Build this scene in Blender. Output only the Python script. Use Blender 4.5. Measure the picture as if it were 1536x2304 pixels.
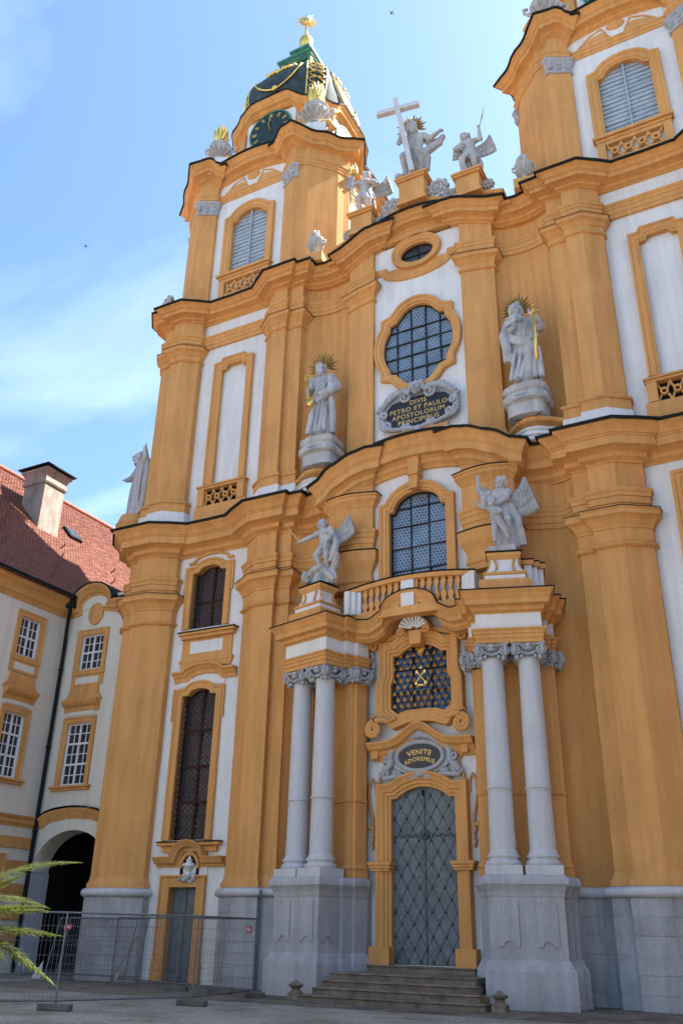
import bpy, bmesh, math, random
from mathutils import Vector, Matrix
random.seed(7)
R = math.radians
scene = bpy.context.scene
for o in list(bpy.data.objects):
    bpy.data.objects.remove(o, do_unlink=True)
COL = scene.collection

# ------------------------------------------------------------------ camera
YAW, PITCH, ROLL = 0.49458, 0.44488, 0.020888
fw = Vector((-math.sin(YAW)*math.cos(PITCH), math.cos(YAW)*math.cos(PITCH), math.sin(PITCH)))
rt0 = Vector((math.cos(YAW), math.sin(YAW), 0)); up0 = rt0.cross(fw)
rt = math.cos(ROLL)*rt0 + math.sin(ROLL)*up0
up = -math.sin(ROLL)*rt0 + math.cos(ROLL)*up0
cd = bpy.data.cameras.new('camera'); cam = bpy.data.objects.new('camera', cd); COL.objects.link(cam)
cam.matrix_world = Matrix(((rt.x, up.x, -fw.x, 11.037), (rt.y, up.y, -fw.y, -26.716), (rt.z, up.z, -fw.z, 1.718), (0, 0, 0, 1)))
cd.sensor_fit = 'VERTICAL'; cd.sensor_height = 36; cd.lens = 36*1976.14/2304
cd.clip_start = 0.1; cd.clip_end = 5000
scene.camera = cam

# ------------------------------------------------------------------ sky and sun
SUN_AZ = math.atan2(0.75, 0.66)      # from +y (north of the scene) towards +x
SUN_EL = R(52)
world = bpy.data.worlds.new('World'); scene.world = world; world.use_nodes = True
wn, wl = world.node_tree.nodes, world.node_tree.links
wn.clear()
def wnode(t, **kw):
    n = wn.new(t)
    for k, v in kw.items(): setattr(n, k, v)
    return n
wo = wnode('ShaderNodeOutputWorld'); bg = wnode('ShaderNodeBackground')
sky = wnode('ShaderNodeTexSky', sky_type='NISHITA', sun_disc=False)
sky.sun_elevation = SUN_EL; sky.sun_rotation = SUN_AZ
sky.altitude = 200; sky.air_density = 1.0; sky.dust_density = 2.0; sky.ozone_density = 1.0
tc = wnode('ShaderNodeTexCoord')
sep = wnode('ShaderNodeSeparateXYZ'); wl.new(tc.outputs['Generated'], sep.inputs[0])
# project the view direction on a cloud layer plane: (x, y) / (z + 0.08)
addz = wnode('ShaderNodeMath', operation='ADD'); addz.inputs[1].default_value = 0.08
wl.new(sep.outputs['Z'], addz.inputs[0])
mx = wnode('ShaderNodeMath', operation='MAXIMUM'); mx.inputs[1].default_value = 0.05; wl.new(addz.outputs[0], mx.inputs[0])
dx = wnode('ShaderNodeMath', operation='DIVIDE'); wl.new(sep.outputs['X'], dx.inputs[0]); wl.new(mx.outputs[0], dx.inputs[1])
dy = wnode('ShaderNodeMath', operation='DIVIDE'); wl.new(sep.outputs['Y'], dy.inputs[0]); wl.new(mx.outputs[0], dy.inputs[1])
comb = wnode('ShaderNodeCombineXYZ'); wl.new(dx.outputs[0], comb.inputs[0]); wl.new(dy.outputs[0], comb.inputs[1])
mp = wnode('ShaderNodeMapping'); wl.new(comb.outputs[0], mp.inputs[0])
mp.inputs['Rotation'].default_value = (0, 0, R(35)); mp.inputs['Scale'].default_value = (1.1, 1.9, 1); mp.inputs['Location'].default_value = (0.6, 5.5, 0)
n1 = wnode('ShaderNodeTexNoise'); n1.inputs['Scale'].default_value = 1.3; n1.inputs['Detail'].default_value = 7; n1.inputs['Roughness'].default_value = 0.55; n1.inputs['Distortion'].default_value = 0.5
wl.new(mp.outputs[0], n1.inputs['Vector'])
rp = wnode('ShaderNodeValToRGB'); wl.new(n1.outputs['Fac'], rp.inputs[0])
rp.color_ramp.elements[0].position = 0.46; rp.color_ramp.elements[0].color = (0, 0, 0, 1)
rp.color_ramp.elements[1].position = 0.84; rp.color_ramp.elements[1].color = (1, 1, 1, 1)
cm = wnode('ShaderNodeMath', operation='MULTIPLY'); cm.inputs[1].default_value = 0.5; wl.new(rp.outputs[0], cm.inputs[0])
mixc = wnode('ShaderNodeMix', data_type='RGBA'); wl.new(cm.outputs[0], mixc.inputs['Factor'])
wl.new(sky.outputs[0], mixc.inputs['A']); mixc.inputs['B'].default_value = (4.9, 5.0, 5.2, 1)
tint = wnode('ShaderNodeMix', data_type='RGBA', blend_type='MULTIPLY'); tint.inputs['Factor'].default_value = 1; tint.inputs['B'].default_value = (0.82, 0.98, 1.06, 1)   # white balance of the whole sky
wl.new(mixc.outputs['Result'], tint.inputs['A']); wl.new(tint.outputs['Result'], bg.inputs['Color']); bg.inputs['Strength'].default_value = 0.10
wl.new(bg.outputs[0], wo.inputs[0])
sd = bpy.data.lights.new('sun', 'SUN'); sd.energy = 5.0; sd.angle = R(0.5); sd.color = (1.0, 0.95, 0.86)
sun = bpy.data.objects.new('sun', sd); COL.objects.link(sun)
sdir = Vector((math.sin(SUN_AZ)*math.cos(SUN_EL), math.cos(SUN_AZ)*math.cos(SUN_EL), math.sin(SUN_EL)))
sun.rotation_euler = sdir.to_track_quat('Z', 'Y').to_euler(); sun.location = (40, 40, 80)
vs = scene.view_settings
vs.view_transform = 'Standard'; vs.look = 'None'; vs.gamma = 1; vs.use_curve_mapping = False
vs.exposure = 1.82
scene.render.engine = 'CYCLES'
scene.cycles.max_bounces = 6; scene.cycles.diffuse_bounces = 3
scene.render.resolution_x = 682; scene.render.resolution_y = 1024

# ------------------------------------------------------------------ materials
def mat(name, col, rough=0.8, metal=0.0, var=0.12, vscale=1.2, bump=0.0, bscale=30.0, spec=0.3, streak=0.0, col2=None, fine=0.0, rnd=0.0, blotch=0.0):
    m = bpy.data.materials.new(name); m.use_nodes = True
    n, l = m.node_tree.nodes, m.node_tree.links
    b = n['Principled BSDF']; b.inputs['Roughness'].default_value = rough; b.inputs['Metallic'].default_value = metal
    b.inputs['Specular IOR Level'].default_value = spec
    t = n.new('ShaderNodeTexCoord')
    ns = n.new('ShaderNodeTexNoise'); ns.inputs['Scale'].default_value = vscale; ns.inputs['Detail'].default_value = 6; ns.inputs['Roughness'].default_value = 0.6
    l.new(t.outputs['Object'], ns.inputs['Vector'])
    r = n.new('ShaderNodeValToRGB'); l.new(ns.outputs['Fac'], r.inputs[0])
    c2 = col2 or tuple(c*(1-var*2) for c in col)
    r.color_ramp.elements[0].position = 0.3; r.color_ramp.elements[0].color = (*c2, 1)
    r.color_ramp.elements[1].position = 0.62; r.color_ramp.elements[1].color = (*col, 1)
    out = r.outputs[0]
    if streak > 0:
        mp_ = n.new('ShaderNodeMapping'); mp_.inputs['Scale'].default_value = (2.2, 2.2, 0.16); l.new(t.outputs['Object'], mp_.inputs[0])
        n2 = n.new('ShaderNodeTexNoise'); n2.inputs['Scale'].default_value = 2.0; n2.inputs['Detail'].default_value = 5; l.new(mp_.outputs[0], n2.inputs['Vector'])
        r2 = n.new('ShaderNodeValToRGB'); l.new(n2.outputs['Fac'], r2.inputs[0])
        r2.color_ramp.elements[0].position = 0.35; r2.color_ramp.elements[0].color = (1-streak, 1-streak*1.05, 1-streak*1.1, 1)
        r2.color_ramp.elements[1].position = 0.6; r2.color_ramp.elements[1].color = (1, 1, 1, 1)
        mm = n.new('ShaderNodeMix'); mm.data_type = 'RGBA'; mm.blend_type = 'MULTIPLY'; mm.inputs['Factor'].default_value = 1
        l.new(out, mm.inputs['A']); l.new(r2.outputs[0], mm.inputs['B']); out = mm.outputs['Result']
    if fine > 0:
        n3 = n.new('ShaderNodeTexNoise'); n3.inputs['Scale'].default_value = 14; n3.inputs['Detail'].default_value = 8; l.new(t.outputs['Object'], n3.inputs['Vector'])
        r3 = n.new('ShaderNodeValToRGB'); l.new(n3.outputs['Fac'], r3.inputs[0])
        r3.color_ramp.elements[0].position = 0.3; r3.color_ramp.elements[0].color = (1-fine, 1-fine, 1-fine, 1)
        r3.color_ramp.elements[1].position = 0.65
        mm = n.new('ShaderNodeMix'); mm.data_type = 'RGBA'; mm.blend_type = 'MULTIPLY'; mm.inputs['Factor'].default_value = 1
        l.new(out, mm.inputs['A']); l.new(r3.outputs[0], mm.inputs['B']); out = mm.outputs['Result']
    if blotch > 0:      # faded and stained patches, stretched downwards
        m4 = n.new('ShaderNodeMapping'); m4.inputs['Scale'].default_value = (0.9, 0.9, 0.32); m4.inputs['Location'].default_value = (3.1, 1.7, 0.4); l.new(t.outputs['Object'], m4.inputs[0])
        n4 = n.new('ShaderNodeTexNoise'); n4.inputs['Scale'].default_value = 0.8; n4.inputs['Detail'].default_value = 9; n4.inputs['Roughness'].default_value = 0.68; n4.inputs['Distortion'].default_value = 0.6; l.new(m4.outputs[0], n4.inputs['Vector'])
        r4 = n.new('ShaderNodeValToRGB'); l.new(n4.outputs['Fac'], r4.inputs[0])
        r4.color_ramp.elements[0].position = 0.50; r4.color_ramp.elements[0].color = (1, 1, 1, 1)
        r4.color_ramp.elements[1].position = 0.68; r4.color_ramp.elements[1].color = (1-blotch, 1-blotch, 1-blotch*.9, 1)
        mm = n.new('ShaderNodeMix'); mm.data_type = 'RGBA'; mm.blend_type = 'MULTIPLY'; mm.inputs['Factor'].default_value = 1
        l.new(out, mm.inputs['A']); l.new(r4.outputs[0], mm.inputs['B']); out = mm.outputs['Result']
    if rnd > 0:
        oi = n.new('ShaderNodeObjectInfo'); mr = n.new('ShaderNodeMapRange'); mr.inputs['To Min'].default_value = 1-rnd; mr.inputs['To Max'].default_value = 1+rnd*.4
        l.new(oi.outputs['Random'], mr.inputs['Value'])
        mm = n.new('ShaderNodeMix'); mm.data_type = 'RGBA'; mm.blend_type = 'MULTIPLY'; mm.inputs['Factor'].default_value = 1
        l.new(out, mm.inputs['A']); l.new(mr.outputs['Result'], mm.inputs['B']); out = mm.outputs['Result']
    l.new(out, b.inputs['Base Color'])
    if bump > 0:
        nb = n.new('ShaderNodeTexNoise'); nb.inputs['Scale'].default_value = bscale; nb.inputs['Detail'].default_value = 5; l.new(t.outputs['Object'], nb.inputs['Vector'])
        bp = n.new('ShaderNodeBump'); bp.inputs['Strength'].default_value = bump; bp.inputs['Distance'].default_value = 0.03
        l.new(nb.outputs['Fac'], bp.inputs['Height']); l.new(bp.outputs[0], b.inputs['Normal'])
    return m
M = {}
M['ochre'] = mat('ochre_stucco', (0.74, 0.366, 0.120), 0.85, var=0.06, vscale=0.45, bump=0.10, bscale=9, streak=0.13, fine=0.06, blotch=0.14)
M['white'] = mat('white_stucco', (0.80, 0.79, 0.77), 0.85, var=0.04, vscale=0.6, bump=0.10, bscale=9, streak=0.09, fine=0.05, blotch=0.09)
M['cream'] = mat('cream_stucco', (0.78, 0.72, 0.62), 0.85, var=0.04, vscale=0.6, bump=0.2, bscale=10, streak=0.07)
M['grey'] = mat('grey_painted_stone', (0.58, 0.58, 0.60), 0.75, var=0.04, vscale=0.9, bump=0.15, bscale=18, streak=0.08, fine=0.05, blotch=0.12)
M['plinth'] = mat('plinth_stone', (0.51, 0.51, 0.53), 0.85, var=0.10, vscale=1.1, bump=0.35, bscale=22, streak=0.16, fine=0.15, rnd=0.10, blotch=0.22)
M['statue'] = mat('statue_stone', (0.60, 0.59, 0.58), 0.85, var=0.12, vscale=2.5, bump=0.25, bscale=16, streak=0.20, fine=0.15, blotch=0.25)
M['capital'] = mat('capital_stone', (0.46, 0.47, 0.50), 0.8, var=0.10, vscale=4, bump=0.5, bscale=18, fine=0.2)
def carve(m):
    n, l = m.node_tree.nodes, m.node_tree.links; b = n['Principled BSDF']; t = n.new('ShaderNodeTexCoord')
    q = n.new('ShaderNodeMapping'); q.inputs['Scale'].default_value = (5.5, 5.5, 1.7); l.new(t.outputs['Object'], q.inputs[0])
    w = n.new('ShaderNodeTexNoise'); w.inputs['Scale'].default_value = 1.6; w.inputs['Detail'].default_value = 4; w.inputs['Distortion'].default_value = 1.2; l.new(q.outputs[0], w.inputs['Vector'])
    bp = n.new('ShaderNodeBump'); bp.inputs['Strength'].default_value = 0.55; bp.inputs['Distance'].default_value = 0.07
    l.new(w.outputs['Fac'], bp.inputs['Height'])
    old = b.inputs['Normal'].links[0].from_socket if b.inputs['Normal'].is_linked else None
    if old: l.new(old, bp.inputs['Normal'])
    l.new(bp.outputs[0], b.inputs['Normal'])
carve(M['statue'])
M['gold'] = mat('gold_leaf', (0.95, 0.62, 0.16), 0.32, metal=1.0, var=0.12, vscale=6, bump=0.2, bscale=20)
M['goldpaint'] = mat('gold_paint', (0.72, 0.48, 0.16), 0.55, metal=0.3, var=0.1, vscale=5)
M['lead'] = mat('dark_sheet_lead', (0.012, 0.015, 0.015), 0.75, var=0.2, vscale=3, spec=0.2)
M['copper'] = mat('green_copper', (0.05, 0.22, 0.15), 0.5, var=0.25, vscale=2.5, bump=0.2, spec=0.5)
M['onion'] = mat('dark_copper_dome', (0.026, 0.037, 0.042), 0.7, var=0.35, vscale=2.0, bump=0.4, bscale=5, spec=0.25, col2=(0.06, 0.095, 0.10))
M['iron'] = mat('dark_iron', (0.022, 0.022, 0.025), 0.6, var=0.2, vscale=8)
M['rust'] = mat('red_brown_wood', (0.085, 0.030, 0.018), 0.7, var=0.3, vscale=7)
M['doorm'] = mat('blue_grey_iron_door', (0.15, 0.185, 0.21), 0.50, var=0.2, vscale=3.5, bump=0.25, bscale=8, spec=0.4, streak=0.15, fine=0.15)
M['doordark'] = mat('door_strap_iron', (0.075, 0.095, 0.11), 0.5, var=0.2, vscale=6)
M['black'] = mat('black_tablet', (0.012, 0.011, 0.012), 0.4, var=0.1, spec=0.5)
M['slat'] = mat('blue_grey_slats', (0.43, 0.50, 0.55), 0.7, var=0.14, vscale=2.5, bump=0.2, bscale=20, fine=0.1)
M['ped'] = mat('pedestal_stone', (0.47, 0.47, 0.49), 0.8, var=0.08, vscale=1.1, bump=0.3, bscale=14, streak=0.14, fine=0.10, blotch=0.2)
M['step'] = mat('worn_step_stone', (0.27, 0.22, 0.17), 0.85, var=0.26, vscale=2.4, bump=0.5, bscale=16, fine=0.25, rnd=0.15)
M['pave'] = mat('apron_paving', (0.20, 0.175, 0.14), 0.9, var=0.28, vscale=1.6, bump=0.5, bscale=14, fine=0.25, rnd=0.3)
M['conc'] = mat('concrete_block', (0.16, 0.15, 0.135), 0.9, var=0.2, vscale=5, bump=0.5, bscale=25, fine=0.2)
M['galv'] = mat('galvanised_steel', (0.17, 0.19, 0.22), 0.5, metal=0.6, var=0.12, vscale=6)
M['red'] = mat('red_sign', (0.62, 0.06, 0.07), 0.5, var=0.05)
M['signwhite'] = mat('sign_white', (0.75, 0.7, 0.7), 0.5, var=0.02)
M['winwhite'] = mat('white_window_paint', (0.80, 0.80, 0.82), 0.5, var=0.03, vscale=3)
M['tile'] = mat('red_roof_tile', (0.33, 0.13, 0.09), 0.75, var=0.22, vscale=5, bump=0.3, bscale=20, fine=0.2)
M['chim'] = mat('chimney_plaster', (0.40, 0.34, 0.29), 0.9, var=0.2, vscale=1.8, bump=0.4, bscale=12, streak=0.2, fine=0.15)
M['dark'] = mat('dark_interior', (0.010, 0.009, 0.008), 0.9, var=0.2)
M['dial'] = mat('clock_dial', (0.02, 0.045, 0.045), 0.45, var=0.2, vscale=4)
M['wood'] = mat('tool_handle_wood', (0.35, 0.24, 0.12), 0.7, var=0.2, vscale=8)
M['rays'] = mat('dull_gilding', (0.42, 0.26, 0.08), 0.6, metal=0.3, var=0.2, vscale=5)
M['grille'] = mat('dark_red_brown_iron', (0.055, 0.026, 0.020), 0.6, var=0.3, vscale=6)
M['bird'] = mat('dark_plumage', (0.02, 0.02, 0.022), 0.8)

def glass_mat(name, col, line, scale, rough=0.10, hexes=True):
    m = bpy.data.materials.new(name); m.use_nodes = True
    n, l = m.node_tree.nodes, m.node_tree.links; b = n['Principled BSDF']
    t = n.new('ShaderNodeTexCoord')
    b.inputs['Roughness'].default_value = rough; b.inputs['Specular IOR Level'].default_value = 0.6
    sp = n.new('ShaderNodeSeparateXYZ'); l.new(t.outputs['Object'], sp.inputs[0])
    def mth(op, a, b_=None):
        q = n.new('ShaderNodeMath'); q.operation = op
        for i, v in enumerate((a, b_)):
            if v is None: continue
            if isinstance(v, (int, float)): q.inputs[i].default_value = v
            else: l.new(v, q.inputs[i])
        return q.outputs[0]
    X, Zc = sp.outputs['X'], sp.outputs['Z']
    # two offset hexagon lattices: distance to the nearest cell centre
    def cell(ox, oz):
        a = mth('MULTIPLY', mth('ADD', X, ox), scale); c = mth('MULTIPLY', mth('ADD', Zc, oz), scale/1.7320508)
        fa = mth('SUBTRACT', a, mth('ROUND', a)); fc = mth('MULTIPLY', mth('SUBTRACT', c, mth('ROUND', c)), 1.7320508)
        fa = mth('ABSOLUTE', fa); fc = mth('ABSOLUTE', fc)
        return mth('MAXIMUM', fa, mth('ADD', mth('MULTIPLY', fa, 0.5), mth('MULTIPLY', fc, 0.8660254)))
    d = mth('MINIMUM', cell(0, 0), cell(0.5/scale, 0.8660254/scale))
    e = mth('GREATER_THAN', d, 0.43)
    ns = n.new('ShaderNodeTexNoise'); ns.inputs['Scale'].default_value = 2.2; ns.inputs['Detail'].default_value = 3; l.new(t.outputs['Object'], ns.inputs['Vector'])
    rr = n.new('ShaderNodeValToRGB'); l.new(ns.outputs['Fac'], rr.inputs[0])
    rr.color_ramp.elements[0].position = 0.35; rr.color_ramp.elements[0].color = (*[c*0.55 for c in col], 1)
    rr.color_ramp.elements[1].position = 0.65; rr.color_ramp.elements[1].color = (*col, 1)
    mx_ = n.new('ShaderNodeMix'); mx_.data_type = 'RGBA'; l.new(e, mx_.inputs['Factor']); l.new(rr.outputs[0], mx_.inputs['A']); mx_.inputs['B'].default_value = (*line, 1)
    l.new(mx_.outputs['Result'], b.inputs['Base Color'])
    nb = n.new('ShaderNodeTexNoise'); nb.inputs['Scale'].default_value = 5; l.new(t.outputs['Object'], nb.inputs['Vector'])
    bp = n.new('ShaderNodeBump'); bp.inputs['Strength'].default_value = 0.15; bp.inputs['Distance'].default_value = 0.05; l.new(nb.outputs['Fac'], bp.inputs['Height']); l.new(bp.outputs[0], b.inputs['Normal'])
    return m
M['hexglass'] = glass_mat('leaded_hexagon_glass', (0.11, 0.18, 0.27), (0.36, 0.41, 0.47), 7.5)
M['hexdark'] = glass_mat('dark_leaded_glass', (0.030, 0.032, 0.040), (0.10, 0.10, 0.12), 9, 0.3)
M['pane'] = mat('window_glass', (0.035, 0.042, 0.048), 0.06, var=0.3, vscale=1.5, spec=0.8, bump=0.08, bscale=2.5)
M['skyglass'] = mat('sky_tinted_window_glass', (0.06, 0.12, 0.22), 0.10, var=0.3, vscale=3, spec=0.7, bump=0.15, bscale=6)  # blue of the reflected sky put into the base colour of the glass

# ------------------------------------------------------------------ mesh helpers
class MB:
    def __init__(s): s.v = []; s.f = []
    def add(s, vs, fs):
        k = len(s.v); s.v += [tuple(p) for p in vs]; s.f += [tuple(i+k for i in f) for f in fs]; return s
    def box(s, x0, x1, y0, y1, z0, z1):
        return s.add([(x0,y0,z0),(x1,y0,z0),(x1,y1,z0),(x0,y1,z0),(x0,y0,z1),(x1,y0,z1),(x1,y1,z1),(x0,y1,z1)],
                     [(0,3,2,1),(4,5,6,7),(0,1,5,4),(1,2,6,5),(2,3,7,6),(3,0,4,7)])
    def prism(s, poly, z0, z1, fn=None):
        fn = fn or (lambda a, b, h: (a, b, h)); n = len(poly)
        vs = [fn(a, b, z0) for a, b in poly]+[fn(a, b, z1) for a, b in poly]
        fs = [tuple(range(n-1, -1, -1)), tuple(range(n, 2*n))]+[(i, (i+1) % n, n+(i+1) % n, n+i) for i in range(n)]
        return s.add(vs, fs)
    def lathe(s, prof, c=(0,0,0), seg=24, fn=None):
        fn = fn or (lambda x, y, z: (x, y, z)); n = len(prof); vs = []
        for r, z in prof:
            for j in range(seg):
                a = 2*math.pi*j/seg; q = fn(r*math.cos(a), r*math.sin(a), z); vs.append((c[0]+q[0], c[1]+q[1], c[2]+q[2]))
        fs = [(i*seg+j, i*seg+(j+1) % seg, (i+1)*seg+(j+1) % seg, (i+1)*seg+j) for i in range(n-1) for j in range(seg)]
        fs += [tuple(range(seg-1, -1, -1)), tuple((n-1)*seg+j for j in range(seg))]
        return s.add(vs, fs)
    def tube(s, pts, rad, seg=8, cap=True, flat=1.0):
        pts = [Vector(p) for p in pts]; n = len(pts)
        if not isinstance(rad, (list, tuple)): rad = [rad]*n
        vs = []; a = None
        for i, p in enumerate(pts):
            d = (pts[min(i+1, n-1)]-pts[max(i-1, 0)])
            d = d.normalized() if d.length > 1e-9 else Vector((0, 0, 1))
            if a is None:
                rr_ = Vector((0.3, 0.2, 1)).normalized()
                if abs(d.dot(rr_)) > 0.97: rr_ = Vector((1, 0.1, 0)).normalized()
                a = d.cross(rr_).normalized()
            else:       # carry the frame along so that tubes do not twist
                a = a-d*a.dot(d); a = a.normalized() if a.length > 1e-6 else d.orthogonal().normalized()
            b = d.cross(a)
            for j in range(seg):
                t = 2*math.pi*j/seg; vs.append(p+a*(rad[i]*math.cos(t))+b*(rad[i]*flat*math.sin(t)))
        fs = [(i*seg+j, i*seg+(j+1) % seg, (i+1)*seg+(j+1) % seg, (i+1)*seg+j) for i in range(n-1) for j in range(seg)]
        if cap: fs += [tuple(range(seg-1, -1, -1)), tuple((n-1)*seg+j for j in range(seg))]
        return s.add(vs, fs)
    def ell(s, c, r, rot=None, seg=12, rings=8):
        vs = []; c = Vector(c)
        if not isinstance(r, (list, tuple)): r = (r, r, r)
        for i in range(rings+1):
            t = math.pi*i/rings
            for j in range(seg):
                a = 2*math.pi*j/seg; q = Vector((r[0]*math.sin(t)*math.cos(a), r[1]*math.sin(t)*math.sin(a), r[2]*math.cos(t)))
                if rot is not None: q = rot @ q
                vs.append(c+q)
        fs = [(i*seg+j, i*seg+(j+1) % seg, (i+1)*seg+(j+1) % seg, (i+1)*seg+j) for i in range(rings) for j in range(seg)]
        return s.add(vs, fs)
    def sweep(s, path, prof, closed=False, fn=None, dz=None, caps=True):
        """path: 2D polyline; prof: (offset to the right of travel, h); fn(a, b, h) -> xyz; dz(a, b) added to h"""
        fn = fn or (lambda a, b, h: (a, b, h)); n = len(path); P = [Vector(p) for p in path]
        offs = []
        for i in range(n):
            if closed: a, b, c = P[i-1], P[i], P[(i+1) % n]
            else: a, b, c = P[max(i-1, 0)], P[i], P[min(i+1, n-1)]
            d1 = (b-a); d2 = (c-b)
            if d1.length < 1e-9: d1 = d2
            if d2.length < 1e-9: d2 = d1
            d1 = d1.normalized(); d2 = d2.normalized()
            n1_ = Vector((d1.y, -d1.x)); n2_ = Vector((d2.y, -d2.x))
            m_ = n1_+n2_
            if m_.length < 0.2: m_ = n1_
            m_ = m_.normalized(); k = 1/max(0.38, m_.dot(n1_)); offs.append(m_*k)
        vs = []; q = len(prof)
        for i in range(n):
            z = dz(P[i].x, P[i].y) if dz else 0
            for o, h in prof:
                p = P[i]+offs[i]*o; vs.append(fn(p.x, p.y, h+z))
        fs = []
        for i in range(n if closed else n-1):
            j = (i+1) % n
            for t in range(q-1): fs.append((i*q+t, j*q+t, j*q+t+1, i*q+t+1))
        if caps and not closed: fs += [tuple(range(q)), tuple((n-1)*q+t for t in range(q-1, -1, -1))]
        return s.add(vs, fs)
    def build(s, name, m, parent=None, smooth=None, recalc=True, bevel=0.0):
        me = bpy.data.meshes.new(name); me.from_pydata(s.v, [], s.f); me.update()
        if recalc:
            bm = bmesh.new(); bm.from_mesh(me); bmesh.ops.recalc_face_normals(bm, faces=bm.faces); bm.to_mesh(me); bm.free()
        me.materials.append(M[m] if isinstance(m, str) else m)
        o = bpy.data.objects.new(name, me); COL.objects.link(o)
        if smooth is not None:
            me.shade_smooth()
            if smooth < 179: me.set_sharp_from_angle(angle=R(smooth))
        if bevel > 0:
            bv = o.modifiers.new('bevel', 'BEVEL'); bv.width = bevel; bv.segments = 2; bv.limit_method = 'ANGLE'
        if parent is not None:
            o.parent = parent; o.matrix_parent_inverse = parent.matrix_basis.inverted() if parent.parent is None else (parent.parent.matrix_basis @ parent.matrix_parent_inverse @ parent.matrix_basis).inverted()
        return o
def empty(name, loc, label, cat, group=None, rz=0):
    o = bpy.data.objects.new(name, None); COL.objects.link(o); o.location = loc; o.rotation_euler = (0, 0, rz)
    o.empty_display_size = 0.3; tag(o, label, cat, group); bpy.context.view_layer.update()
    return o
def tag(o, label=None, cat=None, group=None, kind=None):
    if label: o['label'] = label
    if cat: o['category'] = cat
    if group: o['group'] = group
    if kind: o['kind'] = kind
    return o
def inst(src, parent=None, loc=None, rot=None, scl=None):
    """a copy of one piece sharing its mesh"""
    o = src.copy(); COL.objects.link(o)
    if parent is not None: o.parent = parent
    if loc is not None: o.location = loc
    if rot is not None: o.rotation_euler = rot
    if scl is not None: o.scale = scl
    return o
def copy_tree(o, parent=None):
    c = o.copy(); COL.objects.link(c)
    if parent is not None: c.parent = parent
    for ch in list(o.children): copy_tree(ch, c)
    return c
def mir(path, s):
    """half path running outwards on the right; for s = -1 its mirror, still running left to right"""
    return path if s > 0 else [(-a, b) for a, b in reversed(path)]
def full(half): return [(-a, b) for a, b in reversed(half) if a > 1e-6]+half
XZ = lambda y: (lambda a, b, h: (a, y-h, b))      # frames drawn on a wall facing -y: h stands proud
def arcpts(cx, cz, r, a0, a1, n): return [(cx+r*math.cos(R(a0+(a1-a0)*i/n)), cz+r*math.sin(R(a0+(a1-a0)*i/n))) for i in range(n+1)]
def wall_open(b, x0, x1, z0, z1, y, opens, depth=0.35, rev=None):
    """flat wall facing -y from x0..x1, z0..z1 with openings (lists of (x, z) going round) and their reveals"""
    xs = sorted({round(x, 4) for x in [x0, x1]+[p[0] for o in opens for p in o]})
    xs = [x for x in xs if x0-1e-6 <= x <= x1+1e-6]
    def zr(o, x):
        r = []
        for (a, c), (d, e) in zip(o, o[1:]+o[:1]):
            if abs(a-d) < 1e-7: continue
            if min(a, d)-1e-7 <= x <= max(a, d)+1e-7: r.append(c+(e-c)*(x-a)/(d-a))
        return (min(r), max(r)) if r else None
    for xa, xb in zip(xs, xs[1:]):
        xm = (xa+xb)/2; iv = []
        for o in opens:
            m_ = zr(o, xm)
            if m_:
                e = 1e-5; A, B = zr(o, xa+e) or m_, zr(o, xb-e) or m_; iv.append((A, B))
        iv.sort(key=lambda t: t[0][0]); la = lb = z0
        for A, B in iv:
            b.add([(xa, y, la), (xb, y, lb), (xb, y, B[0]), (xa, y, A[0])], [(0, 1, 2, 3)]); la, lb = A[1], B[1]
        b.add([(xa, y, la), (xb, y, lb), (xb, y, z1), (xa, y, z1)], [(0, 1, 2, 3)])
    for o in opens:
        n = len(o); q_ = b if rev is None else MB()
        if rev is not None: rev.append(q_)
        q_.add([(x, y, z) for x, z in o]+[(x, y+depth, z) for x, z in o], [(i, (i+1) % n, n+(i+1) % n, n+i) for i in range(n)])
    return b
def clip_poly(poly, conv):
    """poly clipped by the convex polygon conv (counter-clockwise)"""
    out = poly
    for (ax, ay), (bx, by) in zip(conv, conv[1:]+conv[:1]):
        inp, out = out, []
        if not inp: return []
        side = lambda p: (bx-ax)*(p[1]-ay)-(by-ay)*(p[0]-ax)
        for p, q in zip(inp, inp[1:]+inp[:1]):
            sp, sq = side(p), side(q)
            if sp >= 0: out.append(p)
            if (sp > 0 > sq) or (sp < 0 < sq):
                t = sp/(sp-sq); out.append((p[0]+(q[0]-p[0])*t, p[1]+(q[1]-p[1])*t))
    return out
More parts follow.
